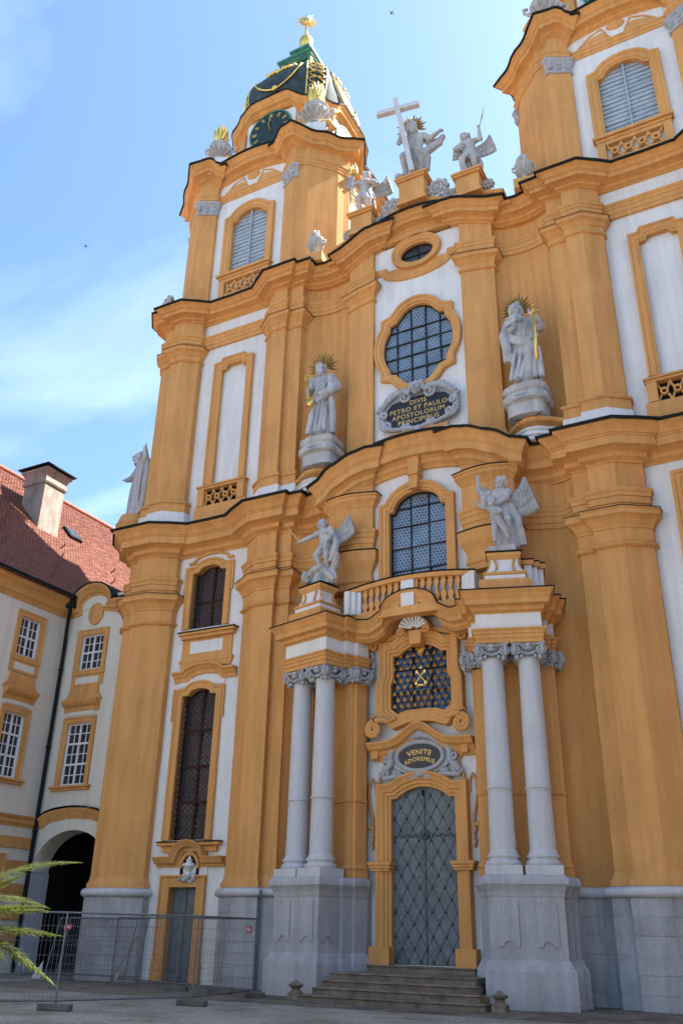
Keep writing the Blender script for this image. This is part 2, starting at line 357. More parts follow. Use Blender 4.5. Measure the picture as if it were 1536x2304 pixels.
# ------------------------------------------------------------------ ground
def gravel():
    m = bpy.data.materials.new('grey_gravel'); m.use_nodes = True
    n, l = m.node_tree.nodes, m.node_tree.links; b = n['Principled BSDF']; b.inputs['Roughness'].default_value = 0.95; b.inputs['Specular IOR Level'].default_value = 0.1
    t = n.new('ShaderNodeTexCoord')
    v = n.new('ShaderNodeTexVoronoi'); v.inputs['Scale'].default_value = 26; l.new(t.outputs['Object'], v.inputs['Vector'])
    r = n.new('ShaderNodeValToRGB'); l.new(v.outputs['Color'], r.inputs[0])
    r.color_ramp.elements[0].color = (0.19, 0.18, 0.165, 1); r.color_ramp.elements[1].color = (0.43, 0.41, 0.38, 1)
    ns = n.new('ShaderNodeTexNoise'); ns.inputs['Scale'].default_value = 0.6; ns.inputs['Detail'].default_value = 8; ns.inputs['Roughness'].default_value = 0.65; l.new(t.outputs['Object'], ns.inputs['Vector'])
    r2 = n.new('ShaderNodeValToRGB'); l.new(ns.outputs['Fac'], r2.inputs[0])
    r2.color_ramp.elements[0].position = 0.36; r2.color_ramp.elements[0].color = (0.62, 0.60, 0.52, 1); r2.color_ramp.elements[1].position = 0.58; r2.color_ramp.elements[1].color = (1, 1, 1, 1)
    mm = n.new('ShaderNodeMix'); mm.data_type = 'RGBA'; mm.blend_type = 'MULTIPLY'; mm.inputs['Factor'].default_value = 1
    l.new(r.outputs[0], mm.inputs['A']); l.new(r2.outputs[0], mm.inputs['B']); l.new(mm.outputs['Result'], b.inputs['Base Color'])
    bp = n.new('ShaderNodeBump'); bp.inputs['Strength'].default_value = 0.8; bp.inputs['Distance'].default_value = 0.03; l.new(v.outputs['Distance'], bp.inputs['Height']); l.new(bp.outputs[0], b.inputs['Normal'])
    return m
M['gravel'] = gravel()
g = MB().add([(-1500, -1500, 0), (1500, -1500, 0), (1500, 1500, 0), (-1500, 1500, 0)], [(0, 1, 2, 3)]).build('ground', 'gravel'); tag(g, kind='structure', label='grey gravel courtyard ground in front of the church')

# ------------------------------------------------------------------ church: paths of the walls in plan
church = empty('church', (0, 0, 0), 'ochre and white baroque church front with two clock towers and a columned portal', 'church')
PLi = [(5.47, .7), (5.47, -.14), (6.02, -.16), (6.02, -.38), (6.9, -.38), (7.7, .15), (7.7, .7)]
PLo = [(11.2, .7), (11.2, .15), (12.0, -.38), (12.88, -.38), (12.88, -.16), (13.45, -.14), (13.85, .3), (13.85, 9)]
CW = [(1.95, -.45), (2.4, -.42), (3.2, -.25), (3.9, .06), (4.8, .36), (5.0, .36), (5.2, .27), (5.36, .12), (5.475, -.06)]
UPm = [(1.94, .4), (1.94, -.22), (2.6, -.1), (3.23, .08), (3.23, .7)]
UN = [(3.22, .42), (3.6, .58), (4.0, .66), (4.4, .68), (4.8, .64), (5.2, .52), (5.53, .3)]
UPi = [(5.52, .7), (5.52, -.08), (6.2, -.1), (6.2, -.3), (6.85, -.3), (7.5, .2), (7.5, .8)]
UPo = [(11.24, .8), (11.24, .2), (11.9, -.3), (12.5, -.3), (12.5, -.1), (13.2, -.08), (13.5, .3), (13.5, 9)]
SIDES = (1, -1)
def pil(name, half, s, z0, z1, m='ochre'):
    p = mir(half, s); b = MB(); n = len(p)
    b.add([(x, y, z0) for x, y in p]+[(x, y, z1) for x, y in p], [(i, i+1, n+i+1, n+i) for i in range(n-1)])
    return b.build(name, m, church, recalc=False)
def sw(name, half, s, prof, m, smooth=38, dz=None, parent=None):
    return MB().sweep(mir(half, s) if s else full(half), prof, dz=dz).build(name, m, parent or church, smooth=smooth)

# profiles (offset, z)
def ring(z0, h, r, n=6): return [(r*math.sin(math.pi*i/n)*1.0, z0+h*i/n) for i in range(n+1)]
CORN = [(-.3, 0), (.03, 0), (.05, .05), (.10, .07), (.16, .13), (.2, .14), (.2, .31), (.24, .33), (.33, .40), (.55, .42), (.55, .71), (.59, .73), (.59, .78), (.63, .80), (.66, .88), (.74, .99), (.82, 1.05), (.84, 1.07), (.84, 1.17), (-.3, 1.26)]
def cornice(z0, kh=1, ko=1): return [((o*ko if o > 0 else o), z0+h*kh) for o, h in CORN]
def leadcap(z0, kh=1, ko=1): return [(-.28, z0+1.27*kh), (.84*ko, z0+1.19*kh), (.86*ko, z0+1.19*kh-.045), (.92*ko, z0+1.19*kh-.055), (.94*ko, z0+1.19*kh+.04), (.80*ko, z0+1.27*kh+.015), (-.28, z0+1.34*kh)]
CAPL = [(-.2, 12.74)]+[(o+.02, z) for o, z in ring(12.74, .2, .11)]+[(.03, 12.96), (.03, 13.36), (.07, 13.39), (.07, 13.46), (.10, 13.49), (.14, 13.58), (.22, 13.69), (.31, 13.76), (.33, 13.77), (.33, 13.93), (.36, 13.95), (.36, 13.99), (-.2, 14.04)]
ARCL = [(-.2, 14.05), (.05, 14.05), (.05, 14.22), (.09, 14.24), (.09, 14.46), (.13, 14.48), (.13, 14.60), (.16, 14.63), (.20, 14.70), (.20, 14.75), (-.2, 14.82)]
CAPU = [(-.2, 25.62)]+[(o+.02, z) for o, z in ring(25.62, .13, .07)]+[(.03, 25.78), (.03, 25.95), (.07, 25.98), (.1, 26.05), (.18, 26.17), (.26, 26.22), (.26, 26.34), (.29, 26.36), (.29, 26.39), (-.2, 26.43)]
ARCU = [(-.2, 26.44), (.04, 26.44), (.04, 26.62), (.07, 26.64), (.07, 26.84), (.10, 26.86), (.10, 26.96), (.14, 27.0), (.17, 27.06), (.17, 27.1), (-.2, 27.14)]

# --- plinth of the lower order: single stone blocks in courses, backed by a recessed core
def plinth(half, s, o=.13):
    p = mir(half, s)
    MB().sweep(p, [(-.2, -.05), (o-.014, -.05), (o-.014, 2.66), (-.2, 2.66)]).build('plinth_core', 'plinth', church)
    core = church
    P = [Vector(q) for q in p]; n = len(P); rows = [0.0, .36, .82, 1.28, 1.74, 2.2, 2.64]
    def off(i, d):
        a, b, c = P[max(i-1, 0)], P[i], P[min(i+1, n-1)]
        d1 = (b-a) if (b-a).length > 1e-6 else (c-b); d2 = (c-b) if (c-b).length > 1e-6 else (b-a)
        n1_ = Vector((d1.y, -d1.x)).normalized(); n2_ = Vector((d2.y, -d2.x)).normalized(); m_ = (n1_+n2_).normalized()
        return P[i]+m_*(d/max(.38, m_.dot(n1_)))
    for i in range(n-1):
        L = (P[i+1]-P[i]).length
        if L < .12 or max(abs(P[i].y), abs(P[i+1].y)) > 1.5: continue
        A0, B0, A1, B1 = off(i, o), off(i+1, o), off(i, o-.16), off(i+1, o-.16)
        for k in range(len(rows)-1):
            nb = 2 if L > 1.1 and k % 2 == 0 else 1
            for j in range(nb):
                t0, t1 = j/nb, (j+1)/nb; g_ = .004/L; pr = random.uniform(-.008, .006)
                t0 += g_; t1 -= g_
                q = [A0.lerp(B0, t0), A0.lerp(B0, t1), A1.lerp(B1, t1), A1.lerp(B1, t0)]
                nn = (B0-A0).normalized(); nn = Vector((nn.y, -nn.x))*pr
                q[0] = q[0]+nn; q[1] = q[1]+nn
                MB().prism([(v.x, v.y) for v in q], rows[k]+.003, rows[k+1]-.003).build('stone_block', 'plinth', core, bevel=0.008)
CWp = CW[2:]
for s in SIDES:
    for half, nm in ((PLi, 'inner'), (PLo, 'outer')):
        if s > 0 and nm == 'outer':
            MB().sweep(half, [(-.2, 0), (.13, 0), (.13, 2.64), (-.2, 2.64)]).build('plinth_core', 'plinth', church)
        else: plinth(half, s)
        sw('plinth_torus', half, s, [(-.2, 2.64)]+[(.10+.17*math.sin(math.pi*i/8), 2.65+.15-.15*math.cos(math.pi*i/8)) for i in range(9)]+[(-.2, 2.96)], 'grey', 60)
        sw('pilaster_foot', half, s, [(-.1, 2.955), (.11, 2.955), (.11, 3.10), (.05, 3.16), (.012, 3.32), (-.1, 3.34)], 'ochre', 50)
        pil('pilaster', half, s, 2.9, 16.6)
        sw('pilaster_capital', half, s, CAPL, 'ochre'); sw('capital_flashing', half, s, [(-.1, 14.045), (.34, 13.995), (.375, 13.985), (.38, 14.01), (-.1, 14.065)], 'lead')
        sw('architrave', half, s, ARCL, 'ochre')
    plinth(CWp, s, .10)
    sw('plinth_torus', CWp, s, [(-.2, 2.64)]+[(.06+.15*math.sin(math.pi*i/8), 2.65+.15-.15*math.cos(math.pi*i/8)) for i in range(9)]+[(-.2, 2.96)], 'grey', 60)
    b = MB(); p = mir(CW, s); n = len(p); b.add([(x, y, 0) for x, y in p]+[(x, y, 17.2) for x, y in p], [(i, i+1, n+i+1, n+i) for i in range(n-1)]).build('curved_wall', 'ochre', church, recalc=False, smooth=40)
    sw('architrave', CW[2:], s, [(o*.8, z) for o, z in ARCL], 'ochre')

# --- lower main cornice on the towers and the hollows beside the centre
K1 = [(3.5, .1), (4.2, .25), (4.75, .33), (5.2, .22), (5.47, .02), (5.47, -.14), (6.02, -.16), (6.02, -.38), (6.9, -.38), (7.15, -.24), (7.42, -.1), (7.7, .08), (7.7, .36), (8.3, .42), (9.5, .45), (10.6, .42), (11.2, .36), (11.2, .08), (11.48, -.1), (11.75, -.24), (12.0, -.38), (12.88, -.38), (12.88, -.16), (13.45, -.14), (13.85, .3), (13.85, 9)]
for s in SIDES:
    sw('main_cornice', K1, s, cornice(15.72), 'ochre'); sw('cornice_flashing', K1, s, leadcap(15.72), 'lead')
    # roof behind the cornice edge
# --- centre of the lower storey: white wall with door, grille window and arched window
def ogee_top(x0, x1, z, zt, n=14, sh=.22):
    """shouldered segmental head: flat shoulders, then an arc"""
    w = x1-x0; xa, xb = x0+w*sh, x1-w*sh; pts = [(x1, z), (xb, z)]
    for i in range(1, n): t = i/n; x = xb+(xa-xb)*t; pts.append((x, z+(zt-z)*math.sin(math.pi*t)**.8))
    return pts+[(xa, z), (x0, z)]
def seg_top(x0, x1, z, zt, n=14):
    return [(x1+(x0-x1)*i/n, z+(zt-z)*(1-(2*i/n-1)**2)) for i in range(n+1)]
DOOR = [(-1.12, .86), (1.05, .86)]+[(1.05, 5.5), (.86, 5.5)]+seg_top(-.93, .86, 5.52, 5.84)[1:-1]+[(-.93, 5.5), (-1.12, 5.5)]
GRILLE = [(-1.12, 8.32), (-.85, 8.1), (-.55, 8.2), (0, 8.22), (.5, 8.2), (.8, 8.1), (1.05, 8.32), (1.05, 9.1), (.94, 9.35), (.94, 10.1), (.72, 10.1)]+seg_top(-.79, .72, 10.12, 10.42)[1:-1]+[(-.79, 10.1), (-1.02, 10.1), (-1.02, 9.35), (-1.12, 9.1)]
AWIN = [(-1.14, 12.6), (1.08, 12.6), (1.08, 15.45), (.92, 15.47)]+[(-.03+.92*math.cos(R(a)), 15.47+.68*math.sin(R(a))) for a in range(12, 169, 12)]+[(-.98, 15.47), (-1.14, 15.45)]
b, rv = MB(), []; wall_open(b, -1.96, 1.96, 0, 18.6, -.45, [DOOR, GRILLE, AWIN], depth=.4, rev=rv); b.build('centre_wall', 'white', church, recalc=False); [r_.build('window_reveal', 'ochre', church, recalc=False) for r_ in rv]
# window and door frames
def offset_frame(name, pts, prof, y, m='ochre', closed=True, parent=None, smooth=40):
    # pts run counter-clockwise seen from the front, so the right of travel is outside
    return MB().sweep(pts, prof, closed=closed, fn=XZ(y)).build(name, m, parent or church, smooth=smooth)
ccw = lambda pts: pts
FR = [(-.02, -.05), (-.02, .12), (.05, .14), (.07, .18), (.2, .18), (.22, .22), (.30, .24), (.34, .22), (.34, -.05)]
FRd = [(-.02, -.1), (-.02, .1), (.06, .12), (.08, .17), (.17, .17), (.19, .22), (.30, .24), (.36, .3), (.42, .3), (.44, .26), (.44, -.1)]
i0 = 1
offset_frame('door_frame', DOOR[1:]+[DOOR[0]], FRd, -.45, closed=False)
offset_frame('window_frame', GRILLE, FRd, -.45)
offset_frame('window_frame', AWIN[1:]+[AWIN[0]], FR, -.45, closed=False)
# jamb capitals and bases of the door frame
for s in SIDES:
    xa, xb = (1.02, 1.58) if s > 0 else (-1.70, -1.09)
    for z, h, e in ((3.38, .07, .02), (3.45, .09, .05), (3.54, .1, .09)):
        MB().box(xa-e, xb+e, -.45-.30-e, -.40, z, z+h-.004).build('jamb_capital', 'ochre', church, bevel=.012)
    MB().box(xa-.03, xb+.03, -.83, -.40, .84, 1.32).build('jamb_base', 'ochre', church, bevel=.01)

# --- leaded panes between iron bars
def barred(name, pts, y, xs, zs, m='hexglass', bar=.035, parent=None):
    """glazing of an opening: each pane between the bars is its own piece; pts counter-clockwise"""
    root = parent
    xs = sorted(xs); zs = sorted(zs); bb = MB()
    x0, x1 = min(p[0] for p in pts), max(p[0] for p in pts); z0, z1 = min(p[1] for p in pts), max(p[1] for p in pts)
    fr = MB().sweep(pts, [(.0, -.02), (-.05, -.02), (-.05, .05), (.0, .05)], closed=True, fn=XZ(y)).build(name, 'iron', church)
    def zrange(x):
        r = []
        for (a, c), (d, e) in zip(pts, pts[1:]+pts[:1]):
            if abs(a-d) < 1e-7: continue
            if min(a, d) <= x <= max(a, d): r.append(c+(e-c)*(x-a)/(d-a))
        return (min(r), max(r)) if r else (0, 0)
    def xrange(z):
        r = []
        for (a, c), (d, e) in zip(pts, pts[1:]+pts[:1]):
            if abs(c-e) < 1e-7: continue
            if min(c, e) <= z <= max(c, e): r.append(a+(d-a)*(z-c)/(e-c))
        return (min(r), max(r)) if r else (0, 0)
    for x in xs:
        a, c = zrange(x); bb.box(x-bar/2, x+bar/2, y-.045, y+.02, a, c)
    for z in zs:
        a, c = xrange(z); bb.box(a, c, y-.04, y+.022, z-bar/2, z+bar/2)
    bb.build('glazing_bars', 'iron', fr)
    X = [x0-.01]+xs+[x1+.01]; Zs = [z0-.01]+zs+[z1+.01]
    for a, c in zip(X, X[1:]):
        for d, e in zip(Zs, Zs[1:]):
            q = clip_poly(pts, [(a+.004, d+.004), (c-.004, d+.004), (c-.004, e-.004), (a+.004, e-.004)])
            if len(q) < 3: continue
            w = max(p[0] for p in q)-min(p[0] for p in q); h = max(p[1] for p in q)-min(p[1] for p in q)
            if w < .03 or h < .03: continue
            t1, t2 = random.uniform(-.012, .012), random.uniform(-.014, .014)
            cx_, cz_ = (a+c)/2, (d+e)/2; n = len(q)
            f3 = lambda px, pz, h_: (px, y+.012+h_+t1*(px-cx_)*4+t2*(pz-cz_)*4, pz)
            MB().prism(q, 0, .012, fn=f3).build('pane', m, fr, recalc=True)
    return fr
barred('arched_window', AWIN, -.27, [-.36, .33], [13.2, 14.05, 14.9, 15.62])
# keystone of the arched window
MB().prism([(-.17, 16.1), (.13, 16.1), (.24, 17.5), (-.28, 17.5)], .0, .42, fn=XZ(-.45)).build('keystone', 'ochre', church, bevel=.02)
MB().prism([(-.24, 16.62), (.2, 16.62), (.22, 16.74), (-.26, 16.74)], .0, .5, fn=XZ(-.45)).build('keystone_band', 'ochre', church, bevel=.02)

# --- central arched pediment of the lower cornice, on bulging piers and consoles
def arch1(x, y): return 1.22*(1-(min(abs(x), 3.6)/3.6)**2.3)
def subdiv(path, d=.12):
    out = []
    for a, c in zip(path, path[1:]):
        n = max(1, int(math.hypot(c[0]-a[0], c[1]-a[1])/d)) if abs(c[0]-a[0]) > .2 else 1
        out += [(a[0]+(c[0]-a[0])*i/n, a[1]+(c[1]-a[1])*i/n) for i in range(n)]
    return out+[path[-1]]
CA = subdiv([(0, -.55), (1.72, -.55), (1.72, -.72), (2.3, -.84), (3.0, -.84), (3.58, -.62), (3.58, .5)])
ACORN = [(-.3, 15.72), (.0, 15.72), (.02, 15.78)]+[(o*.78, 15.74+h) for o, h in CORN[4:-1]]+[(-.3, 17.0)]
sw('arched_pediment', CA, 0, ACORN, 'ochre', dz=arch1)
sw('cornice_flashing', CA, 0, [(o*.8 if o > 0 else o, z) for o, z in leadcap(15.74)], 'lead', dz=arch1)
PIER = [(1.72, -.3), (1.72, -.66), (2.0, -.76), (2.35, -.84), (2.65, -.86), (2.95, -.84), (3.3, -.74), (3.58, -.58), (3.58, .4)]
for s in SIDES:
    p = mir(PIER, s); n = len(p)
    MB().prism(p, 14.8, 17.0).build('pier', 'ochre', church, smooth=40)
    sw('pier_capital', PIER, s, [(-.2, 15.78), (.02, 15.78), (.04, 15.84), (.10, 15.92), (.18, 16.02), (.2, 16.04), (.2, 16.16), (.24, 16.18), (.26, 16.24), (-.2, 16.28)], 'ochre')
    sw('capital_flashing', PIER, s, [(-.1, 16.285), (.27, 16.25), (.285, 16.26), (.285, 16.28), (-.1, 16.31)], 'lead')
    sw('pier_band', PIER, s, [(-.2, 14.1), (.02, 14.1), (.02, 14.3), (.06, 14.33), (.06, 14.52), (.1, 14.55), (.1, 14.68), (.15, 14.74), (.15, 14.84), (-.2, 14.86)], 'ochre')
    sw('pier_console', PIER, s, [(-.35, 12.6), (-.1, 12.65), (-.1, 12.85), (-.04, 12.9), (-.04, 13.0), (-.08, 13.05), (-.08, 13.25), (0, 13.4), (.12, 13.6), (.16, 13.72), (.16, 13.95), (.18, 14.0), (-.2, 14.06)], 'ochre')
    sw('console_flashing', PIER, s, [(-.1, 14.065), (.18, 14.02), (.195, 14.03), (.195, 14.05), (-.1, 14.09)], 'lead')

# --- tower bays of the lower storey
def bay_lower(s):
    c = 9.6*s; y = .42
    def mx(pts): return pts if s < 0 else [(-a, z) for a, z in reversed(pts)]
    TALL = [(-10.45, 4.56), (-8.82, 4.56), (-8.82, 9.85), (-9.1, 9.87)]+[(-9.63+.53*math.cos(R(a)), 9.87+.24*math.sin(R(a))) for a in range(15, 166, 15)]+[(-10.17, 9.87), (-10.45, 9.85)]
    UPW = [(-10.5, 12.56), (-8.82, 12.56), (-8.82, 14.98), (-9.1, 15.0)]+[(-9.65+.55*math.cos(R(a)), 15.0+.25*math.sin(R(a))) for a in range(15, 166, 15)]+[(-10.2, 15.0), (-10.5, 14.98)]
    SDOOR = [(-10.2, .06), (-8.98, .06), (-8.98, 3.02), (-10.2, 3.02)]
    b, rv = MB(), []; wall_open(b, *(( -11.3, -7.62) if s < 0 else (7.62, 11.3)), 0, 16.2, y, [mx(SDOOR), mx(TALL), mx(UPW)], depth=.4, rev=rv); b.build('tower_bay_wall', 'white', church, recalc=False); [r_.build('window_reveal', 'ochre', church, recalc=False) for r_ in rv]
    if s > 0:
        # of the right bay only the inner edge of the frames comes into view
        offset_frame('window_frame', mx(UPW), FR, y); barred('grille_window', mx(UPW), y+.3, [c], [13.6], 'hexdark')
        offset_frame('window_frame', mx(TALL), FR, y); barred('grille_window', mx(TALL), y+.3, [c], [6, 7.4, 8.8], 'hexdark')
        return
    FT = [(-.02, -.05), (-.02, .06), (.05, .08), (.18, .08), (.2, .12), (.27, .13), (.29, .1), (.29, -.05)]
    for W, zs in ((TALL, [5.9, 7.2, 8.55]), (UPW, [13.75])):
        fr = offset_frame('window_frame', W[1:]+[W[0]], FT, y, closed=False)
        z0, z1 = W[0][1], W[2][1]
        # ears of the frame
        for xx in (-10.83, -8.49):
            MB().box(xx-.05, xx+.05, y-.09, y+.01, z1-.95, z1+.3).build('frame_ear', 'ochre', church, bevel=.01)
        w = barred('grille_window', W, y+.33, [-9.64], zs, 'hexdark', bar=.09)
        for ch in w.children:
            if ch.name.startswith('glazing_bars'): ch.data.materials[0] = M['rust']
        # wavy iron grille in front
        gr = MB(); x0, x1 = -10.45, -8.82; n = int((z1-z0)/.09); cols = 7
        for k in range(cols):
            for sg in (1, -1):
                xc = x0+(k+.5)*(x1-x0)/cols; pts = []
                for i in range(n+1):
                    z = z0+.02+(z1+.02-z0)*i/n; bow = .10*max(0.0, math.sin(math.pi*i/n))**.4
                    pts.append((xc+sg*.115*math.sin(z*2*math.pi/.42), y+.14-bow, z))
                gr.tube(pts, .013, 4)
        for z in [z0+.42*i for i in range(1, int((z1-z0)/.42)+1)]:
            gr.tube([(x0, y+.1, z), (x1, y+.1, z)], .009, 4)
        gr.build('iron_grille', 'grille', w, recalc=False)
    # eyebrow over the upper window
    eb = [(-8.5, 15.4), (-8.75, 15.42)]+[(-9.6+.86*math.cos(R(a)), 15.42+.32*math.sin(R(a))) for a in range(10, 171, 16)]+[(-10.45, 15.42), (-10.7, 15.4)]
    MB().sweep(eb, [(-.04, 0), (-.04, .1), (.02, .13), (.06, .1), (.06, 0)], fn=XZ(y)).build('window_eyebrow', 'ochre', church, smooth=40)
    # sill, apron and hood between the two windows
    SL = lambda nm, x0, x1, z0, z1, d, m='ochre': MB().box(x0, x1, y-d, y+.05, z0, z1).build(nm, m, church, bevel=.012)
    SL('window_sill', -10.75, -8.07, 12.24, 12.34, .3); SL('sill_flashing', -10.79, -8.03, 12.345, 12.385, .34, 'lead')
    SL('sill_mould', -10.68, -8.14, 12.1, 12.235, .22)
    SL('apron', -10.66, -8.26, 11.16, 12.095, .07)
    SL('apron_panel', -10.25, -8.7, 11.5, 11.99, .09, 'white')
    MB().box(-10.75, -8.16, y-.12, y+.05, 11.14, 11.26).build('apron_mould', 'ochre', church, bevel=.02)
    def hood(x0, x1, z, rise, pr, nm='window_hood'):
        w = x1-x0; c_ = (x0+x1)/2
        path = [(x1, z), (x1-w*.17, z)]+[(c_+w*.33*math.cos(math.pi*i/14), z+rise*math.sin(math.pi*i/14)**1.3) for i in range(1, 14)]+[(x0+w*.17, z), (x0, z)]
        return MB().sweep(path, [(-.34*pr, 0), (-.34*pr, .08), (-.2*pr, .12), (-.16*pr, .2), (-.08*pr, .24), (-.04*pr, .34), (.04, .36), (.04, 0)], fn=XZ(y)).build(nm, 'ochre', church, smooth=40)
    hood(-10.86, -7.95, 10.72, .28, 1.0)
    pts = [(-10.7, 11.15), (-10.6, 10.9), (-8.28, 10.9), (-8.18, 11.15)]
    MB().prism(pts, 0, .1, fn=XZ(y)).build('hood_back', 'ochre', church)
    MB().prism([(-10.6, 10.2), (-8.5, 10.2), (-8.42, 10.5), (-10.68, 10.5)], 0, .05, fn=XZ(y)).build('hood_panel', 'white', church)
    SL('window_sill', -10.78, -8.06, 4.36, 4.47, .28); SL('sill_flashing', -10.8, -8.04, 4.475, 4.51, .34, 'lead')
    SL('sill_mould', -10.62, -8.22, 4.16, 4.355, .14)
    # small door with hood and urn niche
    offset_frame('door_frame', SDOOR[1:]+[SDOOR[0]], [(-.02, -.05), (-.02, .08), (.05, .1), (.28, .1), (.31, .16), (.37, .16), (.37, -.05)], y, closed=False)
    for xx in (-10.42, -8.78): MB().box(xx-.2, xx+.2, y-.14, y+.02, .02, .62).build('jamb_base', 'ochre', church, bevel=.01)
    MB().box(-10.56, -8.6, y-.05, y+.05, 3.34, 3.72).build('hood_panel', 'white', church)
    w = 2.96; c_ = -9.36; path = [(-7.86, 3.86), (-8.72, 3.86)]+[(c_+.62*math.cos(math.pi*i/14), 3.86+.56*math.sin(math.pi*i/14)**.9) for i in range(1, 14)]+[(-10.0, 3.86), (-10.82, 3.86)]
    MB().sweep(path, [(-.2, 0), (-.2, .1), (-.12, .14), (-.08, .28), (.02, .33), (.1, .42), (.13, .42), (.13, 0)], fn=XZ(y)).build('door_hood', 'ochre', church, smooth=40)
    MB().sweep([(c_+.45*math.cos(R(a)), 3.62+.55*math.sin(R(a))) for a in range(0, 181, 15)], [(-.12, 0), (-.12, .12), (0, .14), (0, 0)], fn=XZ(y)).build('niche_arch', 'ochre', church, smooth=40)
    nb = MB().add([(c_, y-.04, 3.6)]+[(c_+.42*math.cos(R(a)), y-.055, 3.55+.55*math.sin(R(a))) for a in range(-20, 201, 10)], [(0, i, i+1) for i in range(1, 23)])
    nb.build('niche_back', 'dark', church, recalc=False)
    # iron door with lozenge lower panels
    dl = MB().box(-10.19, -8.99, y+.22, y+.28, .07, 3.01).build('side_door', 'doorm', church)
    for sx in (-1, 1):
        for k in range(3):
            cx_, cz_ = -9.59+sx*.3, .62+k*.8
            MB().prism([(cx_, cz_-.38), (cx_+.26, cz_), (cx_, cz_+.38), (cx_-.26, cz_)], 0, .012, fn=XZ(y+.219)).build('lozenge', 'doorm', dl)
    MB().box(-9.605, -9.575, y+.20, y+.219, .08, 3.0).build('door_seam', 'doordark', dl)
    MB().box(-10.3, -8.9, y-.25, y+.2, 0.004, .06).build('threshold', 'step', church, bevel=.01)
for s in SIDES: bay_lower(s)
# ------------------------------------------------------------------ upper storey
RW = []   # lobed round window: circle lobes with square steps on the diagonals
for q in range(4):
    a0 = q*90-32
    for i in range(13):
        a = R(a0+64*i/12)
        ex, ez = math.cos(R(q*90))*.42, math.sin(R(q*90))*.42
        RW.append((ex*1.0+1.10*math.cos(a)*(1 if q % 2 == 0 else 1), ez*1.32+1.42*math.sin(a)*(1 if q % 2 else 1)))
    a = R(q*90+45); sx, sz = (1 if math.cos(a) > 0 else -1), (1 if math.sin(a) > 0 else -1)
    if q % 2 == 0: RW += [(sx*1.19, sz*1.02), (sx*1.19, sz*1.22)] if False else [(sx*1.22, sz*.98), (sx*1.22, sz*1.22), (sx*.95, sz*1.30)]
    else: RW += [(sx*.95, sz*1.30), (sx*1.22, sz*1.22), (sx*1.22, sz*.98)]
RW = [(-.05+x, 22.95+z*.98) for x, z in RW]
OCU = [(-.0+.76*math.cos(R(a)), 27.62+.50*math.sin(R(a))) for a in range(0, 360, 12)]
b, rv = MB(), []; wall_open(b, -1.95, 1.95, 17, 28.3, -.05, [RW, OCU], depth=.35, rev=rv); b.build('centre_wall', 'white', church, recalc=False); [r_.build('window_reveal', 'ochre', church, recalc=False) for r_ in rv]
FU = [(-.02, -.1), (-.02, .06), (.05, .08), (.07, .13), (.22, .15), (.26, .2), (.33, .2), (.36, .15), (.36, -.05)]
offset_frame('window_frame', RW, FU, -.05, smooth=30)
barred('round_window', RW, .09, [-.98, -.36, .26, .88], [21.9, 22.55, 23.2, 23.85], bar=.05)
offset_frame('oculus_frame', OCU, [(-.02, -.1), (-.02, .05), (.06, .07), (.08, .12), (.2, .14), (.26, .2), (.34, .2), (.36, .12), (.36, -.05)], -.05)
barred('oculus_window', OCU, .12, [.0], [27.62], 'hexdark', bar=.05)
